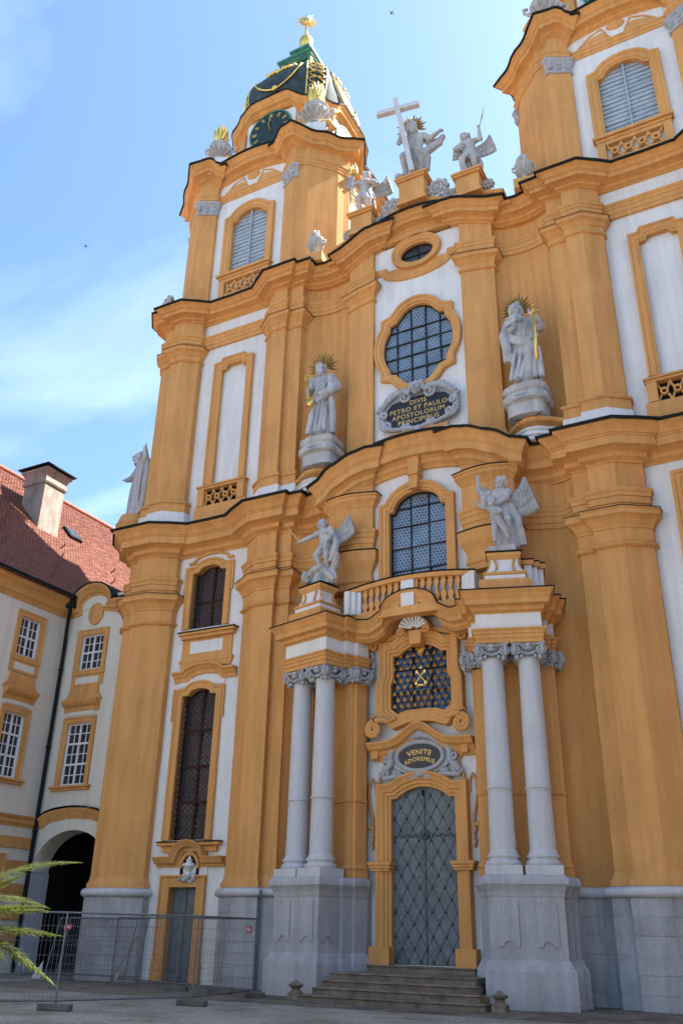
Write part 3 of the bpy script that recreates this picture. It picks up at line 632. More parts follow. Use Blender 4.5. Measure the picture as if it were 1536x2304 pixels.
# swag moulding hanging under the oculus
def sag(x): return 27.05-.75*max(0, 1-(x/1.5)**2)**.5*1.0
MB().sweep([(1.9, 27.05), (1.5, 27.05)]+[(1.5*math.cos(math.pi*i/20), 27.05-.62*math.sin(math.pi*i/20)**.9) for i in range(1, 20)]+[(-1.5, 27.05), (-1.9, 27.05)],
           [(-.14, 0), (-.14, .07), (-.06, .1), (.0, .14), (.1, .16), (.14, .12), (.14, 0)], fn=XZ(-.05)).build('swag_mould', 'ochre', church, smooth=40)
MB().prism([(1.45*math.cos(math.pi*i/20), 27.05-.56*math.sin(math.pi*i/20)**.9) for i in range(21)], 0, .03, fn=XZ(-.05)).build('swag_panel', 'ochre', church)
for s in SIDES:
    pil('pilaster', UPm, s, 17, 28.7); pil('pilaster', UPi, s, 17, 28.2); pil('pilaster', UPo, s, 17, 28.2)
    b = MB(); p = mir(UN, s); n = len(p); b.add([(x, y, 17) for x, y in p]+[(x, y, 28.3) for x, y in p], [(i, i+1, n+i+1, n+i) for i in range(n-1)]).build('niche_wall', 'ochre', church, recalc=False, smooth=60)
    for half in (UPm, UPi, UPo):
        sw('pilaster_capital', half, s, CAPU, 'ochre'); sw('capital_flashing', half, s, [(-.1, 26.432), (.27, 26.395), (.31, 26.385), (.31, 26.405), (-.1, 26.445)], 'lead')
    for half in (UPi, UPo):
        sw('base_course', half, s, [(-.2, 16.9), (.16, 16.9), (.16, 17.80), (-.2, 17.82)], 'white')
        sw('base_course', half, s, [(-.2, 17.825), (.12, 17.825), (.12, 18.2), (-.2, 18.2)], 'ochre')
        sw('base_roll', half, s, [(-.2, 18.2), (.12, 18.2)]+[(.12+.07*math.sin(math.pi*i/6), 18.2+.085-.085*math.cos(math.pi*i/6)) for i in range(1, 7)]+[(.02, 18.42), (-.2, 18.42)], 'ochre', 50)
    sw('base_course', UPm, s, [(-.2, 16.9), (.1, 16.9), (.1, 18.0), (.06, 18.06), (.06, 18.15), (-.2, 18.2)], 'ochre')
    # statue stand in the niche: curved base, white scroll under it
    NB = [(3.2, .3), (3.55, -.1), (3.9, -.5), (4.25, -.66), (4.6, -.62), (5.0, -.35), (5.25, -.12), (5.52, -.05)]
    sw('niche_base', NB, s, [(-.4, 16.9), (.0, 16.9), (.0, 17.78), (-.4, 17.8)], 'ochre', 60)
    sw('niche_base_roll', NB, s, [(-.4, 17.8)]+[(.03+.07*math.sin(math.pi*i/6), 17.8+.09-.09*math.cos(math.pi*i/6)) for i in range(7)]+[(-.4, 18.0)], 'ochre', 60)
    MB().prism(mir(NB+[(5.52, .5), (3.2, .5)], 1) if s > 0 else [(-a, c) for a, c in reversed(NB+[(5.52, .5), (3.2, .5)])], 17.6, 17.99).build('niche_floor', 'ochre', church)
    WS = [(3.55, -.2), (3.9, -.6), (4.25, -.78), (4.6, -.74), (5.0, -.46), (5.3, -.25), (5.52, -.2)]
    for k, (o, z0, z1) in enumerate(((.04, 17.0, 17.15), (.10, 17.16, 17.27), (.03, 17.28, 17.36), (.08, 17.37, 17.47))):
        sw('white_ledge', WS, s, [(-.3, z0), (o, z0), (o+.03, (z0+z1)/2), (o, z1), (-.3, z1)], 'white', 60)
    # tower bay
    x0, x1 = (7.42, 11.3); BL = [(8.66, 19.1), (10.06, 19.1), (10.06, 25.05), (9.83, 25.05), (9.74, 25.25), (8.98, 25.25), (8.89, 25.05), (8.66, 25.05)]
    mk = lambda pts: pts if s > 0 else [(-a, z) for a, z in reversed(pts)]
    bb, rv = MB(), []; wall_open(bb, *((x0, x1) if s > 0 else (-x1, -x0)), 16.9, 28.2, .5, [mk(BL)], depth=.16, rev=rv); [r_.build('window_reveal', 'ochre', church, recalc=False) for r_ in rv]; bb.build('tower_bay_wall', 'white', church, recalc=False)
    a_, c_ = (8.6, 10.12) if s > 0 else (-10.12, -8.6)
    MB().box(a_, c_, .655, .7, 19.0, 25.4).build('blind_window_panel', 'white', church)
    q = mk(BL); i1 = max(range(len(q)), key=lambda i: (q[i][0]-q[i][1]*10))
    offset_frame('window_frame', q[i1:]+q[:i1], [(-.02, -.05), (-.02, .07), (.06, .09), (.08, .12), (.26, .13), (.3, .18), (.37, .18), (.37, -.05)], .5, closed=False)
    # pierced balustrade under the blind window
    zc = 9.37*s
    MB().box(zc-1.27, zc+1.27, .15, .52, 18.86, 18.94).build('balustrade_rail', 'ochre', church, bevel=.015)
    MB().box(zc-1.20, zc+1.20, .2, .52, 18.76, 18.855).build('balustrade_rail', 'ochre', church, bevel=.015)
    MB().box(zc-1.3, zc+1.3, .22, .52, 17.0, 17.98).build('balustrade_foot', 'ochre', church, bevel=.03)
    for e in (-1, 1): MB().box(zc+e*1.02-.17, zc+e*1.02+.17, .2, .52, 17.985, 18.755).build('balustrade_pier', 'ochre', church, bevel=.01)
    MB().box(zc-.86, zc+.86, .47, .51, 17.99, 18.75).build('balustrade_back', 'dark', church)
    ringm = MB(); m_ = 14
    ringm.sweep([(.14*math.cos(2*math.pi*i/m_), .14*math.sin(2*math.pi*i/m_)) for i in range(m_)], [(-.06, 0), (-.06, .14), (.0, .14), (.0, 0)], closed=True, fn=lambda a, c, h: (a, -h, c))
    r0 = None
    for k in range(4):
        xx = zc-.645+k*.43
        if r0 is None: r0 = ringm.build('balustrade_ring', 'ochre', church, smooth=40); r0.location = (xx, .42, 18.37)
        else: inst(r0, church, (xx, .42, 18.37))
    st = MB()
    for k in range(5):
        for dx_, dz_ in ((1, 1), (1, -1)):
            pass
    for k in range(4):
        xx = zc-.645+k*.43
        for dx_ in (-1, 1):
            for dz_ in (-1, 1):
                bar_ = MB().tube([(xx+dx_*.11, .36, 18.37+dz_*.11), (xx+dx_*.17, .36, 18.37+dz_*.24), (xx+dx_*.215, .36, 18.37+dz_*.39)], [.045, .04, .05], 6)
                bar_.build('balustrade_tracery', 'ochre', church, smooth=50, recalc=False)

# upper entablature: architrave band runs through, the frieze is white on the towers, cornice rises over the oculus
A2 = [(5.52, .3), (5.52, -.08), (6.2, -.1), (6.2, -.3), (6.85, -.3), (7.5, .2), (7.5, .44), (11.24, .44), (11.24, .2), (11.9, -.3), (12.5, -.3), (12.5, -.1), (13.2, -.08), (13.5, .3), (13.5, 9)]
A2c = [(1.94, .0), (1.94, -.22), (2.6, -.1), (3.23, .08), (3.23, .38), (3.6, .54), (4.0, .62), (4.4, .64), (4.8, .6), (5.2, .48), (5.53, .26)]
K2 = [(0, -.1), (1.45, -.1), (1.45, -.22), (1.94, -.26), (3.23, .04), (3.23, .34), (3.7, .46), (4.4, .52), (5.0, .42), (5.52, .2), (5.52, -.08), (6.2, -.1), (6.2, -.3), (6.85, -.3), (7.06, -.16), (7.28, -.02), (7.5, .14), (7.5, .40), (8.3, .47), (9.4, .5), (10.5, .47), (11.24, .40), (11.24, .14), (11.46, -.02), (11.68, -.16), (11.9, -.3), (12.5, -.3), (12.5, -.1), (13.2, -.08), (13.5, .3), (13.5, 9)]
def rise2(x, y):
    x = abs(x)
    if x < 1.44: return .78-.22*(x/1.44)**2
    if x < 3.3: return .46*(1-(x-1.44)/1.86)
    return 0
for s in SIDES:
    sw('architrave', A2, s, ARCU, 'ochre'); sw('architrave', A2c, s, ARCU, 'ochre')
K2s = subdiv(K2[:5], .12)+K2[5:]
sw('upper_cornice', K2s, 0, cornice(27.88, .62, .86), 'ochre', dz=rise2)
sw('cornice_flashing', K2s, 0, leadcap(27.88, .62, .86), 'lead', dz=rise2)
# attic with statue pedestals over the centre
ATT = [(-4.2, 28.4), (4.2, 28.4), (3.9, 29.1), (3.2, 29.35), (1.9, 29.5), (.75, 30.1), (-.75, 30.1), (-1.9, 29.5), (-3.2, 29.35), (-3.9, 29.1)]
MB().prism(ATT, -.8, .15, fn=XZ(-.1)).build('attic_parapet', 'ochre', church)
MB().sweep([(3.95, 29.12), (3.2, 29.36), (1.9, 29.52), (.8, 30.1), (-.8, 30.1), (-1.9, 29.52), (-3.2, 29.36), (-3.95, 29.12)], [(-.1, -.6), (-.1, .2), (.0, .24), (.06, .24), (.06, -.6)], fn=XZ(-.1)).build('parapet_coping', 'ochre', church)
def block(nm, cx, cy, w, d, z0, z1, m='ochre', rz=0, bev=.02):
    o = MB().box(-w/2, w/2, -d/2, d/2, 0, z1-z0).build(nm, m, church, bevel=bev); o.location = (cx, cy, z0); o.rotation_euler = (0, 0, rz); return o
for cx, z0, z1, w in ((.03, 30.0, 31.25, 1.18), (2.55, 29.3, 30.3, 1.02), (-2.4, 29.3, 30.3, 1.02)):
    block('statue_pedestal', cx, -.05, w, 1.1, z0, z1)
    block('pedestal_cap', cx, -.05, w+.2, 1.3, z1+.002, z1+.1); block('pedestal_cap', cx, -.05, w+.3, 1.4, z1+.102, z1+.22)
    block('pedestal_foot', cx, -.05, w+.16, 1.22, z0-.02, z0+.14)
# scrolled stone rosettes beside the pedestals
def rosette(cx, z, r, y=-.12):
    b = MB()
    pts = []
    for i in range(34):
        a = i*.42; rr = r*(1-i/40)*.85; pts.append((cx+rr*math.cos(a), y-.08, z+rr*math.sin(a)))
    b.tube(pts, [r*.2*(1-i/60) for i in range(34)], 6)
    for i in range(9):
        a = 2*math.pi*i/9; b.ell((cx+r*.92*math.cos(a), y-.02, z+r*.92*math.sin(a)), (r*.26, .14, r*.26), seg=8, rings=6)
    b.ell((cx, y-.1, z), (r*.3, .14, r*.3), seg=8, rings=6)
    b.build('scroll_ornament', 'statue', church, smooth=60, recalc=False)
for cx, z, r in ((1.08, 30.65, .46), (1.55, 30.1, .24), (1.85, 30.05, .25), (3.3, 29.85, .24), (-1.1, 30.5, .46), (-1.6, 30.0, .28), (-3.2, 29.8, .26), (-1.72, 29.85, .24)): rosette(cx, z, r)
# flat lead roofs closing the tops behind the cornices
MB().box(-13.4, 13.4, .2, 9, 28.2, 28.5).build('tower_terrace', 'lead', church)
MB().box(-13.7, 13.7, .6, 9, 16.5, 16.9).build('storey_core', 'ochre', church)
MB().box(-4.5, 4.5, 1.0, 60, 0, 27.5).build('nave_body', 'ochre', church)
MB().prism([(-9, 24), (9, 24), (0, 33)], 9, 60, fn=lambda a, c, h: (a, h, c)).build('nave_roof', 'tile', church)
MB().box(-12, 12, 9.2, 60, 0, 22).build('nave_body', 'ochre', church)
for s in SIDES: MB().box(*sorted((s*4.6, s*13.3)), 1.1, 8.9, 0, 28.3).build('tower_core', 'ochre', church)

# ------------------------------------------------------------------ belfries, clock stages and domes
QB = [(2.05, 4.26), (2.05, 4.44), (2.87, 4.85), (3.1, 4.68), (3.45, 4.52)]
def ringpath(q):
    """four-fold symmetric closed outline from the piece of one face between its axis and the corner"""
    half = q+[(b_, a) for a, b_ in reversed(q)]          # axis of the front face to axis of the side face
    pts = []
    for k in range(4):
        c_, s_ = (1, 0, -1, 0)[k], (0, 1, 0, -1)[k]
        # front face looks to -y
        for a, v in half:
            x, y = a, -v
            pts.append((x*c_-y*s_, x*s_+y*c_))
    return pts
CYT = 4.72
def tower_top(s):
    cx = 9.15*s; sgn = s
    def W(p): return [(cx+x, CYT+y) for x, y in p]
    base = W(ringpath(QB))
    def swc(nm, prof, m, dz=None, path=None, smooth=38):
        return MB().sweep(path or base, prof, closed=True, dz=dz).build(nm, m, church, smooth=smooth)
    FN = lambda k: (lambda u, z, h: (cx+(u*(1, 0, -1, 0)[k]-(-(4.26+h))*(0, 1, 0, -1)[k]), CYT+(u*(0, 1, 0, -1)[k]+(-(4.26+h))*(1, 0, -1, 0)[k]), z))
    # corner piers
    q = [(2.05, 4.15)]+QB[1:]+[(b_, a) for a, b_ in reversed(QB)][:-1]+[(4.15, 2.05)]
    for k in range(4):
        c_, s_ = (1, 0, -1, 0)[k], (0, 1, 0, -1)[k]
        pth = [(cx+(x*c_+v*s_), CYT+(x*s_-v*c_)) for x, v in q]
        n = len(pth); MB().add([(x, y, 28.3) for x, y in pth]+[(x, y, 37.2) for x, y in pth], [(i, i+1, n+i+1, n+i) for i in range(n-1)]).build('belfry_pier', 'ochre', church, recalc=False)
        MB().sweep(pth, [(-.1, 28.5), (.12, 28.5), (.12, 29.3), (.06, 29.36), (.06, 29.5), (-.1, 29.55)]).build('pier_base', 'ochre', church)
        vis = (k == 0) or (k == 1 and s < 0) or (k == 3 and s > 0)
        # bay wall with louvred window
        BW = [(-1.05, 30.75), (1.05, 30.75), (1.05, 34.0), (.8, 34.05)]+[(.8*math.cos(R(a)), 34.05+.5*math.sin(R(a))) for a in range(15, 166, 15)]+[(-.8, 34.05), (-1.05, 34.0)]
        fn = FN(k)
        b, rv = MB(), []; wall_open(b, -2.1, 2.1, 28.3, 37.6, 0, [BW], depth=.3, rev=rv); MB().add([fn(x, z, -y) for x, y, z in rv[0].v], rv[0].f).build('window_reveal', 'ochre', church, recalc=False)
        MB().add([fn(x, z, -y) for x, y, z in b.v], b.f).build('belfry_wall', 'white', church, recalc=False)
        MB().sweep(BW[1:]+[BW[0]], [(-.02, -.05), (-.02, .06), (.06, .08), (.08, .12), (.26, .13), (.3, .18), (.4, .2), (.42, .15), (.42, -.05)], fn=fn).build('window_frame', 'ochre', church, smooth=40)
        bx = lambda nm, x0, x1, h0, h1, z0, z1, m, p=church, bev=.012: MB().prism([(x0, z0), (x1, z0), (x1, z1), (x0, z1)], h0, h1, fn=fn).build(nm, m, p, bevel=bev)
        bx('window_sill', -1.55, 1.55, -.05, .36, 30.42, 30.56, 'ochre'); bx('window_sill', -1.45, 1.45, -.05, .26, 30.28, 30.415, 'ochre')
        bx('parapet_pier', -1.42, -1.1, 0, .22, 28.9, 30.275, 'ochre'); bx('parapet_pier', 1.1, 1.42, 0, .22, 28.9, 30.275, 'ochre')
        bx('parapet_foot', -1.09, 1.09, 0, .22, 28.6, 29.3, 'ochre'); bx('parapet_rail', -1.09, 1.09, 0, .22, 30.1, 30.277, 'ochre')
        if vis:
            rg = None
            for j in range(4):
                u = -.78+j*.52
                MB().sweep([(u+.15*math.cos(2*math.pi*i/14), 29.7+.15*math.sin(2*math.pi*i/14)) for i in range(14)], [(-.07, .02), (-.07, .2), (.02, .2), (.02, .02)], closed=True, fn=fn).build('parapet_ring', 'ochre', church, smooth=40)
                for dx_ in (-1, 1):
                    for dz_ in (-1, 1):
                        MB().tube([fn(u+dx_*.1, 29.7+dz_*.12, .12), fn(u+dx_*.22, 29.7+dz_*.26, .12), fn(u+dx_*.26, 29.7+dz_*.42, .12)], .055, 6).build('parapet_tracery', 'ochre', church, recalc=False, smooth=50)
        # louvred shutter: slats one by one on a back board
        sh = MB().add([fn(x, z, -.29) for x, z in BW], [tuple(range(len(BW)))]).build('louvre_shutter', 'doordark', church, recalc=False)
        if vis:
            zz = 30.76; rr_ = random.Random(5+k)
            while zz < 34.6:
                h = .235
                for e in (-1, 1):
                    q_ = clip_poly(BW, [(min(e*.03, e*1.04), zz), (max(e*.03, e*1.04), zz), (max(e*.03, e*1.04), min(zz+h-.016, 34.56)), (min(e*.03, e*1.04), min(zz+h-.016, 34.56))])
                    if len(q_) >= 3:
                        za = zz; tl = rr_.uniform(-.012, .012)
                        f4 = lambda u, z, hh, za=za, tl=tl: fn(u, z, hh+.10-(z-za)*.14+tl*u)
                        MB().prism(q_, -.29, -.26, fn=f4).build('slat', 'slat', sh, recalc=True)
                zz += h
            bx('mullion', -.035, .035, -.2, -.06, 30.76, 34.53, 'slat', sh, 0)
        # frieze relief panel
        bx('frieze_back', -1.9, 1.9, 0, .02, 36.1, 37.1, 'white', church, 0)
        if vis:
            for e in (-1, 1):
                tri = [(e*.3, 36.22), (e*1.65, 36.22), (e*1.15, 36.7), (e*.6, 36.92)]
                if e < 0: tri = tri[::-1]
                MB().sweep(tri, [(-.04, .0), (-.04, .06), (.03, .06), (.03, 0)], closed=True, fn=fn).build('frieze_relief', 'ochre', church)
                MB().prism([(x*.9+e*.08, (z-36.55)*.5+36.5) for x, z in tri], 0, .05, fn=fn).build('frieze_relief', 'ochre', church)
            MB().ell(fn(0, 36.85, .02), (.4, .1, .28) if k % 2 == 0 else (.1, .4, .28)).build('frieze_shell', 'ochre', church, smooth=60)
        # capitals of the piers, carved stone
        if vis or (k == 3 and s < 0):
            for e in (-1, 1):
                u0, u1, v0, v1 = 2.12, 2.80, .22, .62
                for j in range(3):
                    for hh, rz_, zz_ in ((.1, .10, 35.35), (.06, .08, 35.12)):
                        t = j/2; MB().ell(fn(e*(u0+(u1-u0)*t), zz_+(.05 if j != 1 else -.02), v0+(v1-v0)*t+.02), .13 if j != 1 else .10, seg=8, rings=6).build('capital_leaf', 'capital', church, smooth=80, recalc=False)
    pc = [(.02, 34.86), (.08, 34.9), (.06, 34.98)]
    top = base
    for k in range(4):
        c_, s_ = (1, 0, -1, 0)[k], (0, 1, 0, -1)[k]
        for seg_ in ([(2.05, 4.3), (2.05, 4.44), (2.87, 4.85), (3.0, 4.75)], [(4.75, 3.0), (4.85, 2.87), (4.44, 2.05), (4.3, 2.05)]):
            pth = [(cx+(x*c_+v*s_), CYT+(x*s_-v*c_)) for x, v in seg_]
            MB().sweep(pth, [(-.1, 34.84), (.05, 34.84), (.09, 34.9), (.05, 34.96), (.03, 35.0), (.06, 35.3), (.16, 35.46), (.2, 35.5), (.2, 35.62), (-.1, 35.64)]).build('pier_capital', 'capital', church, smooth=40)
    swc('belfry_architrave', [(-.1, 35.66), (.04, 35.66), (.04, 35.82), (.07, 35.84), (.07, 36.0), (.12, 36.05), (.12, 36.12), (-.1, 36.16)], 'ochre')
    def wave(x, y):
        u, v = x-cx, y-CYT
        a, m_ = (abs(u), abs(v)) if abs(v) > abs(u) else (abs(v), abs(u))
        if a < 2.04: return .12+.28*max(0, math.cos(a/2.04*math.pi/2))**1.2
        return .5*math.exp(-((a-2.5)/.34)**4)-.12*math.exp(-((a-3.5)/.4)**2)
    sub = []
    fine = ringpath([(0.001, 4.26), (.4, 4.26), (.8, 4.26), (1.2, 4.26), (1.6, 4.26), (1.9, 4.26)]+[(2.05, 4.26), (2.05, 4.44), (2.18, 4.51), (2.3, 4.57), (2.45, 4.65), (2.6, 4.72), (2.74, 4.79), (2.87, 4.85), (2.93, 4.78), (3.0, 4.7), (3.1, 4.58), (3.2, 4.45), (3.5, 4.2), (3.8, 3.98)])
    fine = W([p for i, p in enumerate(fine) if i == 0 or (abs(p[0]-fine[i-1][0])+abs(p[1]-fine[i-1][1])) > .01])
    swc('belfry_cornice', cornice(36.66, .76, .84), 'ochre', dz=wave, path=fine)
    swc('cornice_flashing', leadcap(36.66, .76, .84), 'lead', dz=wave, path=fine)
    MB().box(cx-3.85, cx+3.85, CYT-3.85, CYT+3.85, 28.4, 37.5).build('belfry_core', 'ochre', church)
    # clock stage
    QC = [(0.001, 3.0), (1.6, 3.0), (1.75, 2.88), (2.0, 2.72), (2.42, 2.5)]
    cl = W(ringpath(QC[1:]))
    MB().prism(cl, 37.4, 42.6).build('clock_stage', 'ochre', church)
    def wave2(x, y):
        u, v = x-cx, y-CYT; a = min(abs(u), abs(v))
        return .75 if a < 1.15 else max(0, .75*(1-(a-1.15)/.5))
    QCf = ringpath([(0.001, 3.0), (.3, 3.0), (.6, 3.0), (.9, 3.0), (1.2, 3.0), (1.6, 3.0), (1.75, 2.88), (2.0, 2.72), (2.42, 2.5)])
    QCf = W([p for i, p in enumerate(QCf) if i == 0 or (abs(p[0]-QCf[i-1][0])+abs(p[1]-QCf[i-1][1])) > .01])
    swc('clock_cornice', cornice(42.0, .62, .6), 'ochre', dz=wave2, path=QCf); swc('cornice_flashing', leadcap(42.0, .62, .6), 'lead', dz=wave2, path=QCf)
    for k in range(4):
        if not (k == 0 or (k == 1 and s < 0) or (k == 3 and s > 0)): continue
        c_, s_ = (1, 0, -1, 0)[k], (0, 1, 0, -1)[k]
        f5 = lambda u, z, h, c_=c_, s_=s_: (cx+(u*c_+(3.0+h)*s_), CYT+(u*s_-(3.0+h)*c_), z)
        zc_ = 41.3
        MB().prism([(-1.55, 37.6), (1.55, 37.6), (1.55, 42.4), (-1.55, 42.4)], 0, .06, fn=f5).build('clock_field', 'white', church)
        dial = MB().prism([(1.28*math.cos(2*math.pi*i/48), zc_+1.28*math.sin(2*math.pi*i/48)) for i in range(48)], .06, .14, fn=f5).build('clock_dial', 'dial', church)
        MB().sweep([(1.28*math.cos(2*math.pi*i/48), zc_+1.28*math.sin(2*math.pi*i/48)) for i in range(48)], [(-.03, .06), (-.03, .18), (.06, .18), (.06, .06)], closed=True, fn=f5).build('dial_rim', 'copper', dial, smooth=40)
        for i in range(12):
            a = math.pi/2-i*math.pi/6; ca, sa = math.cos(a), math.sin(a)
            num = MB()
            for off_ in ((-.07, .0, .07) if i % 3 == 0 else (-.045, .045)):
                p = [(ca*r_-sa*(off_+w_), zc_+sa*r_+ca*(off_+w_)) for r_, w_ in ((.88, -.018), (1.16, -.024), (1.16, .024), (.88, .018))]
                num.prism(p, .145, .165, fn=f5)
            num.build('numeral', 'goldpaint', dial)
        for a, L_, w_ in ((R(93), 1.05, .05), (R(97), .68, .075)):
            ca, sa = math.cos(a), math.sin(a)
            MB().prism([(ca*r_-sa*ww, zc_+sa*r_+ca*ww) for r_, ww in ((-.2, -w_*.6), (L_*.8, -w_), (L_, 0), (L_*.8, w_), (-.2, w_*.6))], .17, .19, fn=f5).build('clock_hand', 'gold', dial)
        # scroll volutes beside the clock
        for e in (-1, 1):
            pts = [f5(e*(1.95+.26*math.cos(i*.45)*(1-i/22)), 38.55+.28*math.sin(i*.45)*(1-i/22), .2) for i in range(18)]
            MB().tube(pts, .12, 6).build('volute', 'ochre', church, smooth=60, recalc=False)
            MB().prism([(e*1.62, 38.2), (e*2.1, 38.2), (e*1.95, 40.2), (e*1.68, 41.9)][::e], -.3, .12, fn=f5).build('volute_stem', 'ochre', church, bevel=.05)
    # curved dome
    b = MB(); DP = [(2.3, 42.8), (2.5, 43.2), (2.75, 44.0), (2.92, 44.8), (2.95, 45.5), (2.84, 46.1), (2.56, 46.65), (2.12, 47.1), (1.65, 47.5), (1.22, 47.9), (.98, 48.3), (.92, 48.6)]
    N_ = 48
    vs = []
    for r_, z in DP:
        for j in range(N_):
            a = 2*math.pi*(j+.5)/N_
            sq = 1/max(abs(math.cos(a)), abs(math.sin(a)))
            k_ = 1+(min(sq, 1.2)-1)*.7
            vs.append((cx+r_*k_*math.cos(a), CYT+r_*k_*math.sin(a), z))
    fs = [(i*N_+j, i*N_+(j+1) % N_, (i+1)*N_+(j+1) % N_, (i+1)*N_+j) for i in range(len(DP)-1) for j in range(N_)]
    dome = MB().add(vs, fs+[tuple(range(N_))]).build('dome', 'onion', church, smooth=50)
    def on_dome(a, z, lift=.05):
        for (r0, z0), (r1, z1) in zip(DP, DP[1:]):
            if z0 <= z <= z1: r_ = r0+(r1-r0)*(z-z0)/(z1-z0); break
        sq = 1/max(abs(math.cos(a)), abs(math.sin(a))); k_ = 1+(min(sq, 1.2)-1)*.7
        return (cx+(r_*k_+lift)*math.cos(a), CYT+(r_*k_+lift)*math.sin(a), z)
    for q in range(4):
        am = -math.pi/2+q*math.pi/2
        pts = [on_dome(am+math.sin(t)*.52, 45.3-.9*math.cos(t) if False else 44.7+1.5*abs(t/1.35)**1.6, .07) for t in [-1.35+2.7*i/18 for i in range(19)]]
        MB().tube(pts, .055, 6).build('gilded_swag', 'gold', dome, smooth=60, recalc=False)
        MB().ell(on_dome(am, 44.7, .1), .18, seg=10, rings=6).build('gilded_rosette', 'gold', dome, smooth=60)
        lf = MB()
        for i in range(9):
            t = -1+2*i/8; lf.ell(on_dome(am+t*.34, 46.5+.15*math.cos(i*2.4)+.1*abs(t), .06), (.15, .15, .13), seg=6, rings=4)
        lf.build('gilded_leafwork', 'gold', dome, smooth=60)
        ad = am+math.pi/4
        for e in (-1, 1):
            MB().tube([on_dome(ad+e*.17, 43.4+i*.36, .05) for i in range(11)], .04, 5).build('gilded_rib', 'gold', dome, smooth=60, recalc=False)
        sc = MB()
        for i in range(7):
            z = 43.8+i*.45
            for e in (-1, 1):
                p0 = [on_dome(ad+e*(.03+.1*math.sin(t)), z+.19*math.cos(t), .06) for t in [j*.7 for j in range(7)]]
                sc.tube(p0, .035, 5)
        sc.build('gilded_scrollwork', 'gold', dome, smooth=60, recalc=False)
    # lantern neck, green cap, ball and sunburst
    MB().prism(W([(.85, .85), (-.85, .85), (-.85, -.85), (.85, -.85)]), 48.2, 49.3).build('lantern_neck', 'onion', church)
    for q in range(4):
        a = math.pi/4+q*math.pi/2; MB().tube([(cx+1.2*math.cos(a), CYT+1.2*math.sin(a), 48.3), (cx+1.42*math.cos(a), CYT+1.42*math.sin(a), 48.5), (cx+1.4*math.cos(a), CYT+1.4*math.sin(a), 49.0)], [.12, .17, .12], 8).build('gilded_bracket', 'gold', church, smooth=60)
    sqr = W([(-.98, -.98), (.98, -.98), (.98, .98), (-.98, .98)])
    MB().sweep(sqr, [(-.3, 49.1), (.05, 49.1), (.05, 49.25), (.14, 49.3), (.14, 49.45), (.25, 49.5), (.25, 49.66), (-.3, 49.8)], closed=True).build('lantern_cornice', 'copper', church)
    MB().sweep(W([(-.6, -.6), (.6, -.6), (.6, .6), (-.6, .6)]), [(.6, 49.68), (.25, 49.95), (.05, 50.3), (0, 50.7), (.12, 50.74), (.12, 50.9), (-.4, 51.1)], closed=True).build('lantern_cap', 'copper', church)
    MB().lathe([(.0, 51.0), (.32, 51.05), (.34, 51.2), (.22, 51.4), (.22, 51.6), (.33, 51.8), (.43, 52.05), (.43, 52.3), (.33, 52.55), (.16, 52.75), (.1, 53.0), (.06, 53.3), (0, 53.32)], (cx, CYT, 0), 24).build('finial_ball', 'gold', church, smooth=40)
    sb = MB(); zc_ = 54.15
    for k in range(22):
        a = 2*math.pi*k/22; L_ = .8 if k % 2 == 0 else .58
        ca, sa = math.cos(a), math.sin(a)
        sb.tube([(cx+ca*.3*.8, CYT+ca*.3*.6, zc_+sa*.3), (cx+ca*L_*.8, CYT+ca*L_*.6, zc_+sa*L_)], [.055, .01], 5)
    sb.ell((cx, CYT, zc_), (.27, .22, .3), seg=12, rings=8); sb.tube([(cx, CYT, 53.1), (cx, CYT, 53.9)], .07, 6)
    sb.build('finial_sunburst', 'gold', church, smooth=50, recalc=False)
for s in SIDES: tower_top(s)
# ------------------------------------------------------------------ portal with paired columns
PC, PA = Vector((3.38, -1.635)), R(17)
pd_, pn_ = Vector((math.cos(PA), math.sin(PA))), Vector((math.sin(PA), -math.cos(PA)))
def LW(u, v): q = PC+pd_*u+pn_*v; return (q.x, q.y)
STEP = [(-1.25, -1.3), (-1.25, -.75), (-1.14, -.75), (-1.14, -.35), (-.98, -.35), (-.98, .46), (.98, .46), (.98, -.35), (1.18, -.35), (1.18, -.75), (1.36, -.75), (1.36, -1.75)]
SP = [LW(u, v) for u, v in STEP]
def closed_fp(half): return half+[LW(1.36, -2.2), LW(-1.1, -2.2)]
def swp(nm, s, prof, m, smooth=38, path=None, dz=None):
    return MB().sweep(mir(path or SP, s), prof, dz=dz).build(nm, m, church, smooth=smooth)
def poly(half, s): return half if s > 0 else [(-a, c) for a, c in reversed(half)]
def spiral(c, r, turns, sgn=1, a0=0, fn=None, rad=.06, n=26, h=0.0, taper=.75):
    """spiral scroll lying in the u-z plane of fn(u, z, h)"""
    pts, rr = [], []
    for i in range(n+1):
        t = i/n; a = a0+sgn*turns*2*math.pi*t; q = r*(1-.82*t)
        pts.append(fn(c[0]+q*math.cos(a), c[1]+q*math.sin(a), h+.05*t)); rr.append(rad*(1-(1-taper)*t))
    return pts, rr
